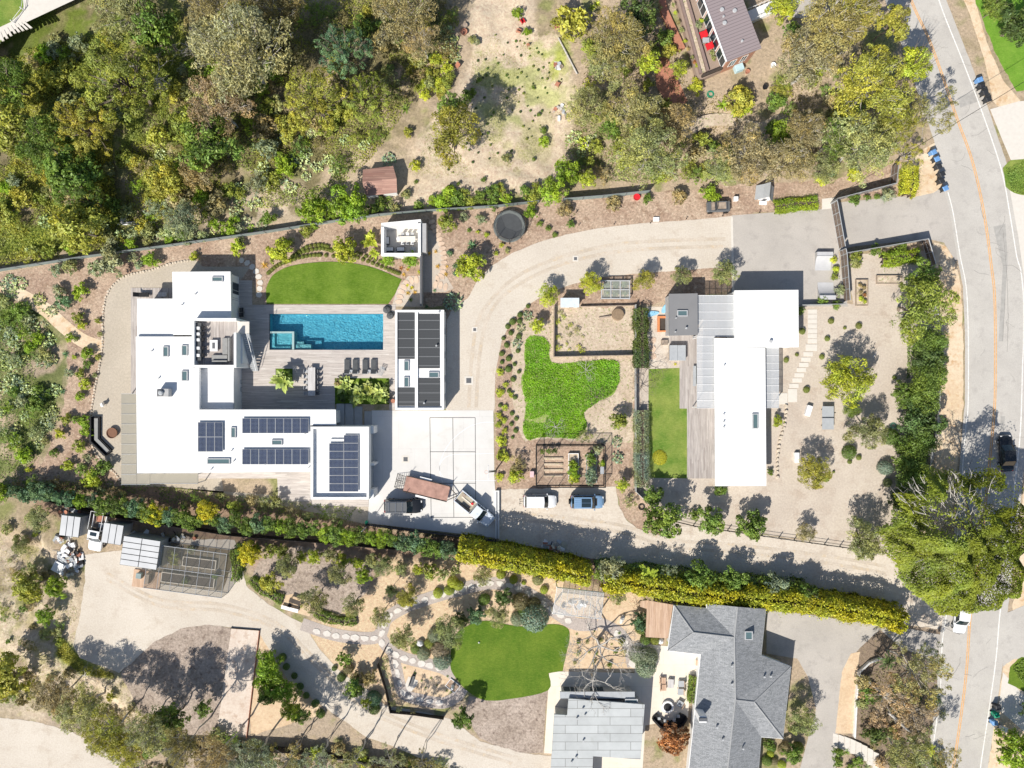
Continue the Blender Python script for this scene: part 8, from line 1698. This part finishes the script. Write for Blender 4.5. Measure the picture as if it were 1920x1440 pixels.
o = thing('log_seat', 'sawn tree stump with a plank in the orchard pen', 'stump', W(1158, 590)); m = MB(); m.lathe([(.85, 0), (.82, .5), (.75, .53)], 18); m.build('stump', plain('sawn_wood', (.28,.20,.13), .9, var=.3), o); o2 = MB(); o2.tube([(-1.0, -.2, .2), (-2.6, -.45, .1)], .13, 6); o2.build('plank', WOODW, o)
bed('long narrow timber bed with dry plants near the framed fence', (1605,524,1628,573), .3, WOODW); bed('tilted empty timber bed under the glossy dark tree', (1644,516,1692,532), .3, WOODW)
many('dry_plant', 'dry brown plant in the narrow timber bed', 'plant', 'shrub', [(1612,535,4),(1619,540,4),(1613,548,4),(1620,553,4,'red'),(1614,560,5,'lime'),(1620,566,4,'lime')], 'brown', 'plants in the narrow timber bed', .4)
def coil(label, px, py, r_, mat=GREENP): m = MB(); [m.tube([(k*math.cos(a), k*math.sin(a), .04+.03*i) for a in np.linspace(0, 2*math.pi, 19)], .035, 5, cap=False) for i, k in enumerate((r_, r_*.8, r_*.62))]; o = m.build('garden_hose', mat); o.location = W(px, py, 0); tag(o, label, 'hose')
coil('coiled green hose at the foot of the roadside shrub row', 1674.5, 798, .42, plain('pale_green_hose', (.2,.42,.32), .5)); coil('coiled dark hose by the dirt lane bend', 1203, 950, .45, BLACK); coil('coiled green hose near the brick path', 1332, 177, .5)
# sandy play yard
def board(label, px, py, ang, L=2.9, mat=LBLUE, z=.06):
    m = MB(); n = 20; pts = [(L/2*math.cos(a), .38*math.sin(a)*(1-.25*math.cos(a))) for a in [2*math.pi*i/n for i in range(n)]]; m.prism(pts, 0, .12); o = m.build('paddle_board', mat); o.location = W(px, py, 0); o.location.z = z; o.rotation_euler.z = R(ang); tag(o, label, 'paddle board')
board('light blue paddle board lying beside the dark play yard hedge', 1220, 588.5, 8, 2.3); board('light blue board tucked under the grey annex roof edge', 1249, 576, 55, 2.0, z=.08)
o = thing('sandbox', 'orange-edged sandbox half under the grey annex roof', 'sandbox', W(1245, 605)); bx('edge_board', ORANGE, o, (-.95, -1.3, 0, -.65, .9, .3)); bx('edge_board', ORANGE, o, (-.65, .6, 0, .9, .9, .3)); bx('edge_board', ORANGE, o, (-.65, -1.3, 0, .9, -1.1, .3)); bx('sand', DARKW, o, (-.65, -1.1, 0, .9, .6, .12))
m = MB(); m.box(-.45, -.35, 0, .45, .35, .4, .03); s = m.build('play_step', WOODW); s.location = W(1246, 642, .3); s.location.z = .02; tag(s, 'grey wooden step box left of the deck corner', 'step')
bx('deck_bench', LGREY, None, (-.2, -1.4, .35, .2, 1.4, .42), (-.15, -1.3, 0, -.1, -1.2, .35), (.1, 1.2, 0, .15, 1.3, .35)); s = bpy.data.objects['deck_bench']; s.location = W(1302, 705, .4); s.location.z = .1; tag(s, 'light grey long bench on the deck beside the clear canopy', 'bench')
# ---- south-west yard ----
def panelbox(name, label, r_, ang, h, nrows, ncols, mat_wall=GREYWALL, cat='container'):
    px = (r_[0]+r_[2])/2; py = (r_[1]+r_[3])/2; o = thing(name, label, cat, W(px, py, h)-Vector((0, 0, h)), R(ang)); lx = (r_[2]-r_[0])*MPP*(1-h/100); ly = (r_[3]-r_[1])*MPP*(1-h/100)
    bx('wall', mat_wall, o, (-lx/2+.1, -ly/2+.1, 0, lx/2-.1, ly/2-.1, h-.06)); bx('roof', BLACK, o, (-lx/2, -ly/2, h-.06, lx/2, ly/2, h))
    for i in range(ncols):
        for j in range(nrows):
            x = -lx/2+lx*i/ncols; y = -ly/2+ly*j/nrows; bx('roof_panel', PALEP, o, (x+.05, y+.05, h+.003, x+lx/ncols-.05, y+ly/nrows-.05, h+.05))
    return o, lx, ly
PALEP = plain('pale_grey_roof_panel', (.55,.56,.57), .5, var=.08, sc=.6)
panelbox('storage_container', 'grey panel-roofed box left of the white pickup', (113,967,150,1006), -7, 2.6, 1, 3); panelbox('storage_container', 'grey panel-roofed box right of the white pickup', (192,982,230,1020), -9, 2.6, 1, 3)
panelbox('workshop_shed', 'larger shed with rows of pale panels beside the wire cage', (228,1009,298,1064), -8.5, 3.0, 5, 2, GREYWALL, 'shed')
o = thing('shed_porch', 'small wooden porch in front of the panelled workshop shed', 'porch', W(276, 1086), R(-8)); bx('floor', CEDAR, o, (-1.9, -1.2, 0, 1.9, 1.2, .2)); bx('cabinet', plain('grey_green_cabinet', (.25,.32,.32), .6), o, (-1.2, .2, .203, -.5, .9, .9)); bx('cabinet', WOODW, o, (.1, -.3, .203, .7, 1.0, 1.1))
o = thing('wire_cage', 'large wire mesh growing cage with timber beds inside', 'garden cage', W(362, 1062), R(-7.5)); Z = 2.4; hx, hy = 5.3, 3.0; m = MB()
for z in (.05, Z):
    for y in (-hy, 0, hy): m.tube([(-hx, y, z), (hx, y, z)], .05, 4)
    for i in range(7): x = -hx+2*hx*i/6; m.tube([(x, -hy, z), (x, hy, z)], .035, 4)
for i in range(7):
    for y in (-hy, 0, hy): x = -hx+2*hx*i/6; m.tube([(x, y, 0), (x, y, Z)], .045, 4)
m.build('frame', GREYMET, o); m = MB(); m.face([(-hx, -hy, Z-.06), (hx, -hy, Z-.06), (hx, hy, Z-.06), (-hx, hy, Z-.06)])
for p, q in (((-hx, -hy), (hx, -hy)), ((hx, -hy), (hx, hy)), ((hx, hy), (-hx, hy)), ((-hx, hy), (-hx, -hy))): m.face([(*p, .1), (*q, .1), (*q, Z-.1), (*p, Z-.1)])
m.build('wire_mesh', frost('wire_mesh_screen', (.14,.14,.12), .30), o)
flat('cage_floor', [(286,1025),(330,1016),(444,1033),(418,1108),(284,1092)], plain('dark_cage_soil', (.20,.165,.12), .9, var=.3, sc=.8), .024, .08)
for r_, a, l in (((342,1047,405,1065),-7,'upper timber-framed bed inside the wire cage'),((302,1078,402,1097),-7,'lower timber-framed bed inside the wire cage')):
    o = thing('raised_bed', l, 'raised bed', W((r_[0]+r_[2])/2, (r_[1]+r_[3])/2, .3)-Vector((0, 0, .3)), R(a)); lx = (r_[2]-r_[0])*MPP/2; ly = (r_[3]-r_[1])*MPP/2; bx('frame', CREAM, o, (-lx, -ly, 0, lx, -ly+.1, .35), (-lx, ly-.1, 0, lx, ly, .35), (-lx, -ly+.1, 0, -lx+.1, ly-.1, .35), (lx-.1, -ly+.1, 0, lx, ly-.1, .35)); bx('soil', DARKW, o, (-lx+.1, -ly+.1, 0, lx-.1, ly-.1, .25))
many('cage_plant', 'green plant inside the wire growing cage', 'plant', 'shrub', [(325,1040,11,'pine'),(330,1052,9,'pine'),(360,1030,8,'grey'),(405,1080,6),(350,1088,6)], 'mid', 'plants in the wire cage', .3)
JM = [WHITEP, LGREY, WHITEP, STEEL, WOODW, LGREY, plain('cream_junk', (.6,.56,.45), .8), BLACK, TERRA, PALEB]
JR = random.Random(8)
def junk(n, cx, cy, rx, ry, label, group, name='scrap_piece', hmax=.5):
    for i in range(n):
        a = JR.uniform(0, 6.28); q = JR.random()**.6; px = cx+math.cos(a)*q*rx; py = cy+math.sin(a)*q*ry; k = JR.choice((0, 0, 1, 2, 3)); m = MB(); z = (1-q)*hmax
        if k == 0: m.box(-JR.uniform(.15, .5), -JR.uniform(.1, .3), 0, JR.uniform(.15, .5), JR.uniform(.1, .3), JR.uniform(.1, .4), .02)
        elif k == 1: m.tube([(-.6*JR.uniform(.5, 1.6), 0, .05), (.6, .05, .2)], JR.uniform(.03, .07), 5)
        elif k == 2: m.lathe([(.2, 0), (.27, .3), (.28, .34), (.22, .3)], 10)
        else: m.prism([(-.6, -.3), (.55, -.38), (.6, .3), (-.4, .4)], 0, .04)
        o = m.build(name, JR.choice(JM)); g = G(px, py); o.location = (g.x, g.y, g.z+z); o.rotation_euler = (JR.uniform(-.3, .3), JR.uniform(-.3, .3), JR.uniform(0, 6.28)); tag(o, label, 'scrap', group)
junk(64, 133, 1046, 27, 30, 'odd piece of scrap in the junk pile below the left panel-roofed box', 'scrap in the junk pile'); junk(14, 118, 1010, 14, 8, 'odd piece of scrap in the junk pile below the left panel-roofed box', 'scrap in the junk pile'); junk(10, 130, 960, 16, 7, 'timber offcut behind the left panel-roofed box', 'offcuts behind the left box'); junk(8, 258, 1002, 18, 6, 'pale pipe or sheet stacked behind the workshop shed', 'pipes behind the shed'); junk(12, 330, 1008, 38, 6, 'pale pipe or sheet stacked behind the workshop shed', 'pipes behind the shed')
junk(22, 1038, 1024, 26, 8, 'clutter piece in the heap shaded by the yellow hedge', 'clutter heap by the yellow hedge')
m = MB(); m.prism([(-.9, -.75), (.9, -.75), (.9, .75), (-.9, .75)], 0, .05); s = m.build('sign_board', WHITEP); s.location = G(114, 1064); s.location.z += .35; s.rotation_euler = (.1, .1, R(-30)); tag(s, 'large white sheet board leaning on the junk pile', 'board')
for i, (a, b) in enumerate((((218,418),(292,417)),((222,421),(262,421)))): p, q = G(*a), G(*b); m = MB(); m.tube([p+Vector((0, 0, .15)), q+Vector((0, 0, .2))], .1, 7); s = m.build('white_pipe', WHITEP); tag(s, 'long white pipe lying on the slope by the screened fence' if i == 0 else 'shorter white pipe beside the long one on the slope', 'pipe')
m = MB(); m.box(-.45, -.4, 0, .45, .4, .5, .04); s = m.build('white_crate', WHITEP); s.location = G(234, 411); tag(s, 'white crate above the long white pipe', 'crate')
p, q = G(1094, 18), G(1103, 58); m = MB(); m.tube([p+Vector((0, 0, .3)), q+Vector((0, 0, .3))], .32, 9); s = m.build('fallen_log', plain('grey_log', (.25,.23,.22), .9, var=.3)); tag(s, 'thick grey log beside the broad yellow-green bush', 'log')
p, q = G(1047, 72), G(1082, 140); m = MB(); m.tube([p+Vector((0, 0, .15)), q+Vector((0, 0, .2))], .12, 7); s = m.build('fallen_log', PALEB); tag(s, 'long pale pole edging the sandy clearing', 'log')
p, q = G(1660, 1330), G(1735, 1400); m = MB(); m.tube([p+Vector((0, 0, .9)), q+Vector((0, 0, .6))], [.22, .14], 8); s = m.build('fallen_log', PALEB); tag(s, 'pale fallen trunk under the roadside trees', 'log')
# clearing ornaments
def pot(label, px, py, mat, r_=.3): m = MB(); m.lathe([(r_*.7, 0), (r_, .4), (r_*1.08, .45), (r_*.85, .42), (r_*.8, .36)], 14); o = m.build('plant_pot', mat); o.location = G(px, py); tag(o, label, 'pot')
pot('terracotta pot on the path by the yellow-green bush', 1044, 52, TERRA, .35); pot('round terracotta pot near the pale cactus clump', 870, 62, TERRA, .45); pot('round pot below the terracotta one near the cactus', 872, 50, WOODW, .35); pot('white urn at the bottom corner of the ribbed roof house', 1448, 124, WHITEP, .35); pot('terracotta pot right of the brick wall', 1400, 136, TERRA, .3); pot('dark pot on the sandy path by the brick wall', 1433, 165, BLACK, .35); pot('pink pot on the driveway side fence run', 1193, 371, RED, .45)
for i, (x, y, l) in enumerate(((980,42,'red garden chair on the upper clearing'),(973,60,'red garden chair lower on the clearing'),(990,86,'tiny red stool on the clearing'),(1045,160,'rust-coloured garden seat on the clearing edge'),(820,270,'red birdhouse seat in the golden tree'),(858,125,'faded red chair beside the cactus loop'))):
    if i != 4: g = G(x, y); o = chair('garden_chair', l, x, y, 30+40*i, 0, None, RED if i < 1 else TERRA, None, .6 if i != 2 else .35); o.location = g
junk(8, 1045, 124, 8, 6, 'garden ornament in the little cluster on the green clearing patch', 'ornaments on the clearing', 'garden_ornament', .2); junk(10, 1052, 212, 12, 14, 'driftwood or stone ornament at the clearing edge', 'ornaments at the clearing edge', 'garden_ornament', .2); junk(8, 1105, 270, 10, 5, 'pale stone ornament in the cactus bed', 'ornaments in the cactus bed', 'garden_ornament', .2)
table('garden_table', 'small wooden table with chairs below the little shed', 742, 380, 1.0, .7, .6, 0, WOODW, WOODW)
# terrace seats
for px, py, a, l in ((1319,64,200,'larger red cushioned chair on the brown terrace'),(1330,86,200,'smaller red cushioned chair on the brown terrace')): chair('red_chair', l, px, py, a, 1.1, None, RED, None, .9)
table('garden_table', 'pale grey terrace table between the two red chairs', 1324, 75, .9, .7, .5, 1.1, LGREY, LGREY)
many('terrace_plant', 'potted plant in the planter run of the brown terrace', 'plant', 'shrub', [(1262,10,4),(1266,25,4,'lime'),(1271,42,4,'brown'),(1277,58,5),(1284,78,4,'lime'),(1290,92,4,'brown'),(1297,108,4),(1302,117,4,'red'),(1306,124,4,'lime'),(1308,48,7,'grey'),(1314,40,5,'lime'),(1334,100,5,'olive'),(1337,110,5,'olive')], 'olive', 'plants on the brown terrace', 1.15)
s = bx('water_tank', plain('pale_blue_tank', (.45,.62,.68), .5), None, (-.6, -.5, 0, .6, .5, .9), bev=.06); s.location = G(1383, 130); s.rotation_euler.z = R(20); tag(s, 'pale blue box against the orange brick wall', 'box')
# ---- looping garden furniture ----
o = thing('garden_bench', 'dark iron bench on a pale pad in the flat sand bed', 'bench', W(772, 1277, .4)-Vector((0, 0, .4)), R(72)); bx('seat', DGREY, o, (-.75, -.2, .42, .75, .2, .46)); bx('backrest', BLACK, o, (-.75, .2, .46, .75, .25, .9)); [bx('leg', BLACK, o, (x-.03, -.2, 0, x+.03, .2, .417)) for x in (-.7, .7)]
flat('bench_pad', [(760,1283),(766,1268),(784,1276),(782,1284),(772,1296),(764,1297)], PAVE, .036); flat('flat_sand_bed', [(749,1241),(790,1252),(845,1264),(847,1290),(835,1311),(768,1296),(756,1270)], SAND, .02, .03)
o = thing('statue_plinth', 'square white-edged bed holding a small white statue', 'statue', W(849, 1285), R(-38)); bx('edging', WHITEP, o, (-.85, -.65, 0, .85, -.58, .2), (-.85, .58, 0, .85, .65, .2), (-.85, -.58, 0, -.78, .58, .2), (.78, -.58, 0, .85, .58, .2)); bx('gravel', MULCH, o, (-.78, -.58, 0, .78, .58, .12)); m = MB(); m.lathe([(.22, .12), (.2, .4), (.14, .5), (.2, .8), (.13, 1.0), (.16, 1.15), (.03, 1.25)], 12); m.build('statue', WHITEP, o)
blob('white_boulder', 'smooth white boulder inside the looping path', 'boulder', 787, 1207, 0, .55, .5, .7, plain('white_stone', (.72,.72,.73), .6), 0, 3); blob('white_boulder', 'elongated white rock beside the timber porch roof', 'boulder', 1167, 1161, 0, .3, .75, .5, plain('pale_rock', (.68,.66,.62), .8), -20, 6)
blob('lawn_ball', 'tiny white ball lying on the round lawn', 'ball', 898, 1205, 0, .13, .13, .26, WHITEP)
flat('seating_pad', [(522,1118),(560,1112),(585,1140),(580,1156),(545,1146),(524,1134)], SAND, .02, .05)
table('garden_table', 'dark timber picnic table on the orange pad', 552, 1128, 1.5, .6, .75, 0, DARKW, DARKW, -20)
for x, y, a, l in ((543,1134,70,'dark chair left of the picnic table'),(562,1136,110,'dark chair right of the picnic table')): chair('garden_chair', l, x, y, a, 0, None, DARKW)
table('bench', 'long white bench on the orange pad by the gravel yard', 543, 1142, 2.4, .5, .4, 0, WHITEP, WHITEP, -15, 'bench')
# pergola furniture, terrace by shingle house
junk(10, 1085, 1132, 34, 14, 'wooden garden seat or stool under the lattice pergola', 'seats under the lattice pergola', 'garden_stool', .1)
table('coffee_table', 'grey slatted coffee table on the cream terrace', 1258, 1282, .8, 1.2, .42, .03, PALEW, DGREY, -4)
for x, y, a, l in ((1278,1283,180,'wooden armchair with grey cushion, upper of two facing the coffee table'),(1277,1298,180,'wooden armchair with grey cushion, lower of two facing the coffee table'),(1243,1277,0,'slatted wooden chair, upper of two left of the coffee table'),(1244,1290,0,'slatted wooden chair, lower of two left of the coffee table'),(1276,1321,150,'wooden armchair with grey cushion beside the fire pit')): chair('armchair', l, x, y, a, .03, None, CEDAR, LGREY if a >= 150 else CEDAR, .85, .4, .75, 'armchair')
o = thing('round_fire_pit', 'round white fire pit full of dark stones on the cream terrace', 'fire pit', W(1252, 1326, .4)-Vector((0, 0, .4))); m = MB(); n = 28; m.grid([[(r*math.cos(2*math.pi*k/n), r*math.sin(2*math.pi*k/n), z) for k in range(n)] for r, z in ((.8, 0), (.84, .38), (.82, .42), (.58, .42), (.56, .3))], close=True); m.build('rim', WHITEP, o); m = MB(); m.lathe([(.57, .2), (.57, .32), (.3, .36), (.05, .37)], 18); m.build('stones', BLACK, o)
o = thing('curved_sofa', 'dark curved sofa with scatter cushions below the fire pit', 'sofa', W(1256, 1340)); c = o.location; m = MB(); rib(m, [(1227,1340),(1237,1352),(1256,1357),(1274,1350),(1280,1338)], .9, 0, .42, c); m.build('seat', BLACK, o); m = MB(); rib(m, [(1223,1345),(1236,1359),(1256,1364),(1278,1356),(1286,1342)], .25, 0, .8, c); m.build('backrest', BLACK, o)
for x, y in ((1236,1347),(1247,1351),(1264,1350),(1272,1343)): bx('cushion', LGREY, o, (W(x, y, .5).x-c.x-.2, W(x, y, .5).y-c.y-.2, .43, W(x, y, .5).x-c.x+.2, W(x, y, .5).y-c.y+.2, .6), bev=.05)
table('door_mat_bench', 'small orange-brown bench by the shingle house door', 1308, 1243, .45, .75, .4, .03, CEDAR, WOODW, cat='bench')
for px, py, l in ((1239,1203,'white egg-shaped planter between porch roof and shingle house'),): blob('planter_urn', l, 'planter', px, py, 0, .4, .45, .7, WHITEP)
# overhead cable across the road, with its two poles outside the frame
o = thing('overhead_cable', 'thin dark cable crossing above the road by the far bins', 'cable', (0, 0, 0)); m = MB(); a, b = W(1975, 120, 7), W(1560, 372, 7); m.tube([a.lerp(b, k/10)-Vector((0, 0, .5*math.sin(math.pi*k/10))) for k in range(11)], .03, 4, cap=False); m.build('wire', BLACK, o)
m = MB(); p = Vector((b.x, b.y, 0)); m.tube([p, p+Vector((0, 0, 7.1))], .1, 7); m.build('pole', WOODW, o) if 0 else None
m = MB(); m.tube([W(690, 985, 0).lerp(W(690, 985, 0), 0), Vector((*W(690, 985, 0).xy, 4.2))], .05, 6); s = m.build('flag_pole', GREYMET); tag(s, 'slim grey pole at the corner of court and hedge', 'pole')
blob('green_lantern', 'small bright green lantern ornament by the slim pole', 'lantern', 686, 981, 0, .2, .3, 1.2, GREENP)
s = bx('white_stick', WHITEP, None, (-.5, -.03, 0, .5, .03, .05)); s.location = W(1640, 665, 0); s.rotation_euler.z = R(60); m = MB(); m.tube([(0, 0, 0), (.6, .3, .3)], .02, 4); tag(s, 'thin white stick lying on the tan gravel yard', 'stick'); 
# terrace of top-left neighbour
flat('neighbour_lawn', [(-200,-200),(40,-200),(45,30),(20,45),(-20,120),(-200,140)], LAWN2, .03); flat('neighbour_terrace', [(40,-60),(150,-60),(140,0),(50,42),(20,60),(-10,85),(-40,70),(20,42),(45,20)], PAVE, .05)
for i in range(9): x0 = -8+i*6.5; y0_ = 62-i*3+abs(i-4)*1.2; p = [W(x0, y0_).xy[:], W(x0+3.5, y0_-2).xy[:], W(x0+9+i, y0_+14-i*.6).xy[:], W(x0+5+i, y0_+16-i*.6).xy[:]]; m = MB(); m.prism(p, -.05, .1); s = m.build('garden_step', PAVE); tag(s, 'narrow white slab in the fan of steps in the top left corner', 'step', 'fan of white steps in the corner')
fence('white_fence', 'thin white railing at the neighbour terrace in the top left corner', [(52,-20),(46,20),(28,44)], .9, WHITEP, WHITEP, 1.5, rails=2, thick=.04)
# ======================= labels for repeats: say which one =======================
LM = [(232,160,'the huge pine'),(458,108,'the largest grey-olive eucalyptus'),(312,165,'the bleached dead limbs'),(645,98,'the blue-green conifer'),(592,192,'the broad yellow-green pine'),(690,182,'the grey-green pine'),(752,32,'the pinkish brown top-edge eucalyptus'),(848,250,'the golden willow-like tree'),(712,342,'the pinkish brown shed'),(255,418,'the long white pipe'),(138,328,'the bushy mid-slope tree'),(400,270,'the fresh green slope tree'),(20,160,'the shaggy left-edge tree'),(60,30,'the corner terrace'),(845,85,'the pale cactus clump'),(956,427,'the trampoline'),(750,446,'the garden room'),(625,530,'the turf lawn'),(378,550,'the north wing roof'),(300,740,'the roof chimney'),(400,640,'the roof terrace'),(190,815,'the bent bench'),(209,760,'the white wire chair'),(612,622,'the swimming pool'),(786,674,'the pool house'),(535,708,'the square deck planter'),(640,870,'the garage roof'),(755,950,'the black SUV'),(810,870,'the sport court'),(888,955,'the hitched pickup'),(1013,941,'the white SUV'),(1102,942,'the blue off-road car'),(1070,870,'the vegetable cage'),(1112,620,'the orchard pen'),(1070,740,'the bright weeds'),(1155,543,'the framed glass bed'),(1281,589,'the grey roof annex'),(1240,790,'the yellowing side lawn'),(1437,598,'the square white roof block'),(1390,780,'the long white roof'),(1579,712,'the golden yellow olive tree'),(1618,807,'the grey-green yard olive'),(1522,885,'the south-west yard olive'),(1552,783,'the table tennis table'),(1712,578,'the big domed tree'),(1616,548,'the narrow timber bed'),(1545,490,'the upper skate ramp'),(1434,360,'the white playhouse'),(1348,386,'the grey buggy'),(1395,50,'the ribbed mauve roof'),(1300,80,'the brown terrace'),(1255,150,'the brick path'),(1380,232,'the winding dirt path'),(1160,80,'the pale-tipped eucalyptus'),(1214,290,'the green-olive eucalyptus'),(1628,165,'the broadest golden olive tree'),(1765,320,'the roadside bins'),(1800,1000,'the enormous cypress'),(1891,850,'the black sedan'),(1736,690,'the roadside shrub row'),(1385,1290,'the shingle roof'),(1236,1162,'the timber porch roof'),(1252,1326,'the round fire pit'),(1125,1195,'the bare spreading tree'),(1120,1380,'the pale studio roof'),(1085,1130,'the lattice pergola'),(955,1240,'the round lawn'),(843,1180,'the largest garden olive'),(787,1207,'the white boulder'),(772,1277,'the iron garden bench'),(728,1270,'the zigzag wall'),(552,1128,'the picnic table'),(450,1280,'the bocce court'),(320,1240,'the grey mulch bed'),(362,1062,'the wire growing cage'),(263,1036,'the workshop shed'),(180,996,'the white truck by the boxes'),(133,1046,'the junk pile'),(160,1265,'the pruned branch pile'),(60,1400,'the south lane'),(284,1372,'the shade-casting olive eucalyptus'),(660,1430,'the thin-crowned bottom trees'),(1685,1310,'the pinkish brown bank tree'),(1600,1395,'the curved pale steps'),(1237,970,'the lane-bend tree'),(1450,1010,'the trellis fence'),(885,499,'the outer-bend yellow-green bush'),(50,680,'the western cactus thicket'),(293,963,'the left golden hedge bush'),(391,958,'the right golden hedge bush'),(500,1000,'the middle of the hedge row'),(110,650,'the sandy west footpath')]
CW = dict(mid='green', pine='olive green', yel='yellow-green', olive='grey-green', grey='grey-leaved', brown='brownish', teal='blue-green', gold='golden', dkbrown='dark brown', dark='dark green', bright='fresh green', lime='lime green', bluegrey='silvery', cactus='pale green', pinky='pinkish brown', orange='orange', red='reddish')
ORD = ['nearest', 'second nearest', 'third nearest', 'fourth nearest', 'fifth nearest', 'sixth nearest', 'seventh nearest', 'eighth nearest', 'ninth nearest', 'tenth nearest', 'eleventh nearest', 'twelfth nearest']
NOUN = dict(groundcover_ball='cushion plant', dry_cushion='dry cushion plant', scrap_piece='scrap piece', edging_stone='patio edging stone', flagstone='flagstone', garden_mound='mounded shrub', garden_step='garden step')
KEEP = ('dining_chair', 'seat_cushion', 'garden_chair', 'side_table', 'concrete_step', 'sun_lounger')
from collections import defaultdict
bpy.context.view_layer.update()
byl = defaultdict(list)
for o in SC.objects:
    if o.parent is None and 'label' in o: byl[o['label']].append(o)
fam = defaultdict(list)
for lab, os_ in byl.items():
    if len(os_) < 2 or os_[0].name.split('.')[0] in KEEP: continue
    for o in os_:
        if o.data is not None and o.location.length < .01:
            v = o.matrix_world @ o.data.vertices[0].co
        else: v = o.matrix_world.translation
        k = CAMH/(CAMH-v.z); px = 960+v.x*k/MPP; py = 720-v.y*k/MPP
        lx, ly, ln = min(LM, key=lambda q: (q[0]-px)**2+(q[1]-py)**2); dx, dy = px-lx, py-ly; dd = math.hypot(dx, dy)
        sec = int(round(math.degrees(math.atan2(-dy, dx))/45)) % 8; dr = ('right of', 'above right of', 'above', 'above left of', 'left of', 'below left of', 'below', 'below right of')[sec]
        nm = o.name.split('.')[0]; cw = CW.get(PCOL.get(o.name, ''), ''); sz = max(o.scale) if nm not in ('edging_stone', 'flagstone', 'border_boulder') and o.data is not None else 0
        sw = '' if not sz or sz == 1 else ('tiny' if sz < .3 else 'small' if sz < .6 else 'medium' if sz < 1.0 else 'large')
        noun = NOUN.get(nm, nm.replace('_', ' ')); fam[(sw, cw, noun, dr, ln)].append((dd, o.name))
for (sw, cw, noun, dr, ln), it in fam.items():
    for i, (dd, n_) in enumerate(sorted(it)):
        rk = ORD[i] if i < 12 else '%d%s nearest' % (i+1, {1: 'st', 2: 'nd', 3: 'rd'}.get((i+1) % 10 if i > 19 else 0, 'th')); base = ' '.join(x for x in (sw, cw, noun) if x)
        bpy.data.objects[n_]['label'] = base+(', '+rk if len(it) > 1 else '')+' '+dr+' '+ln
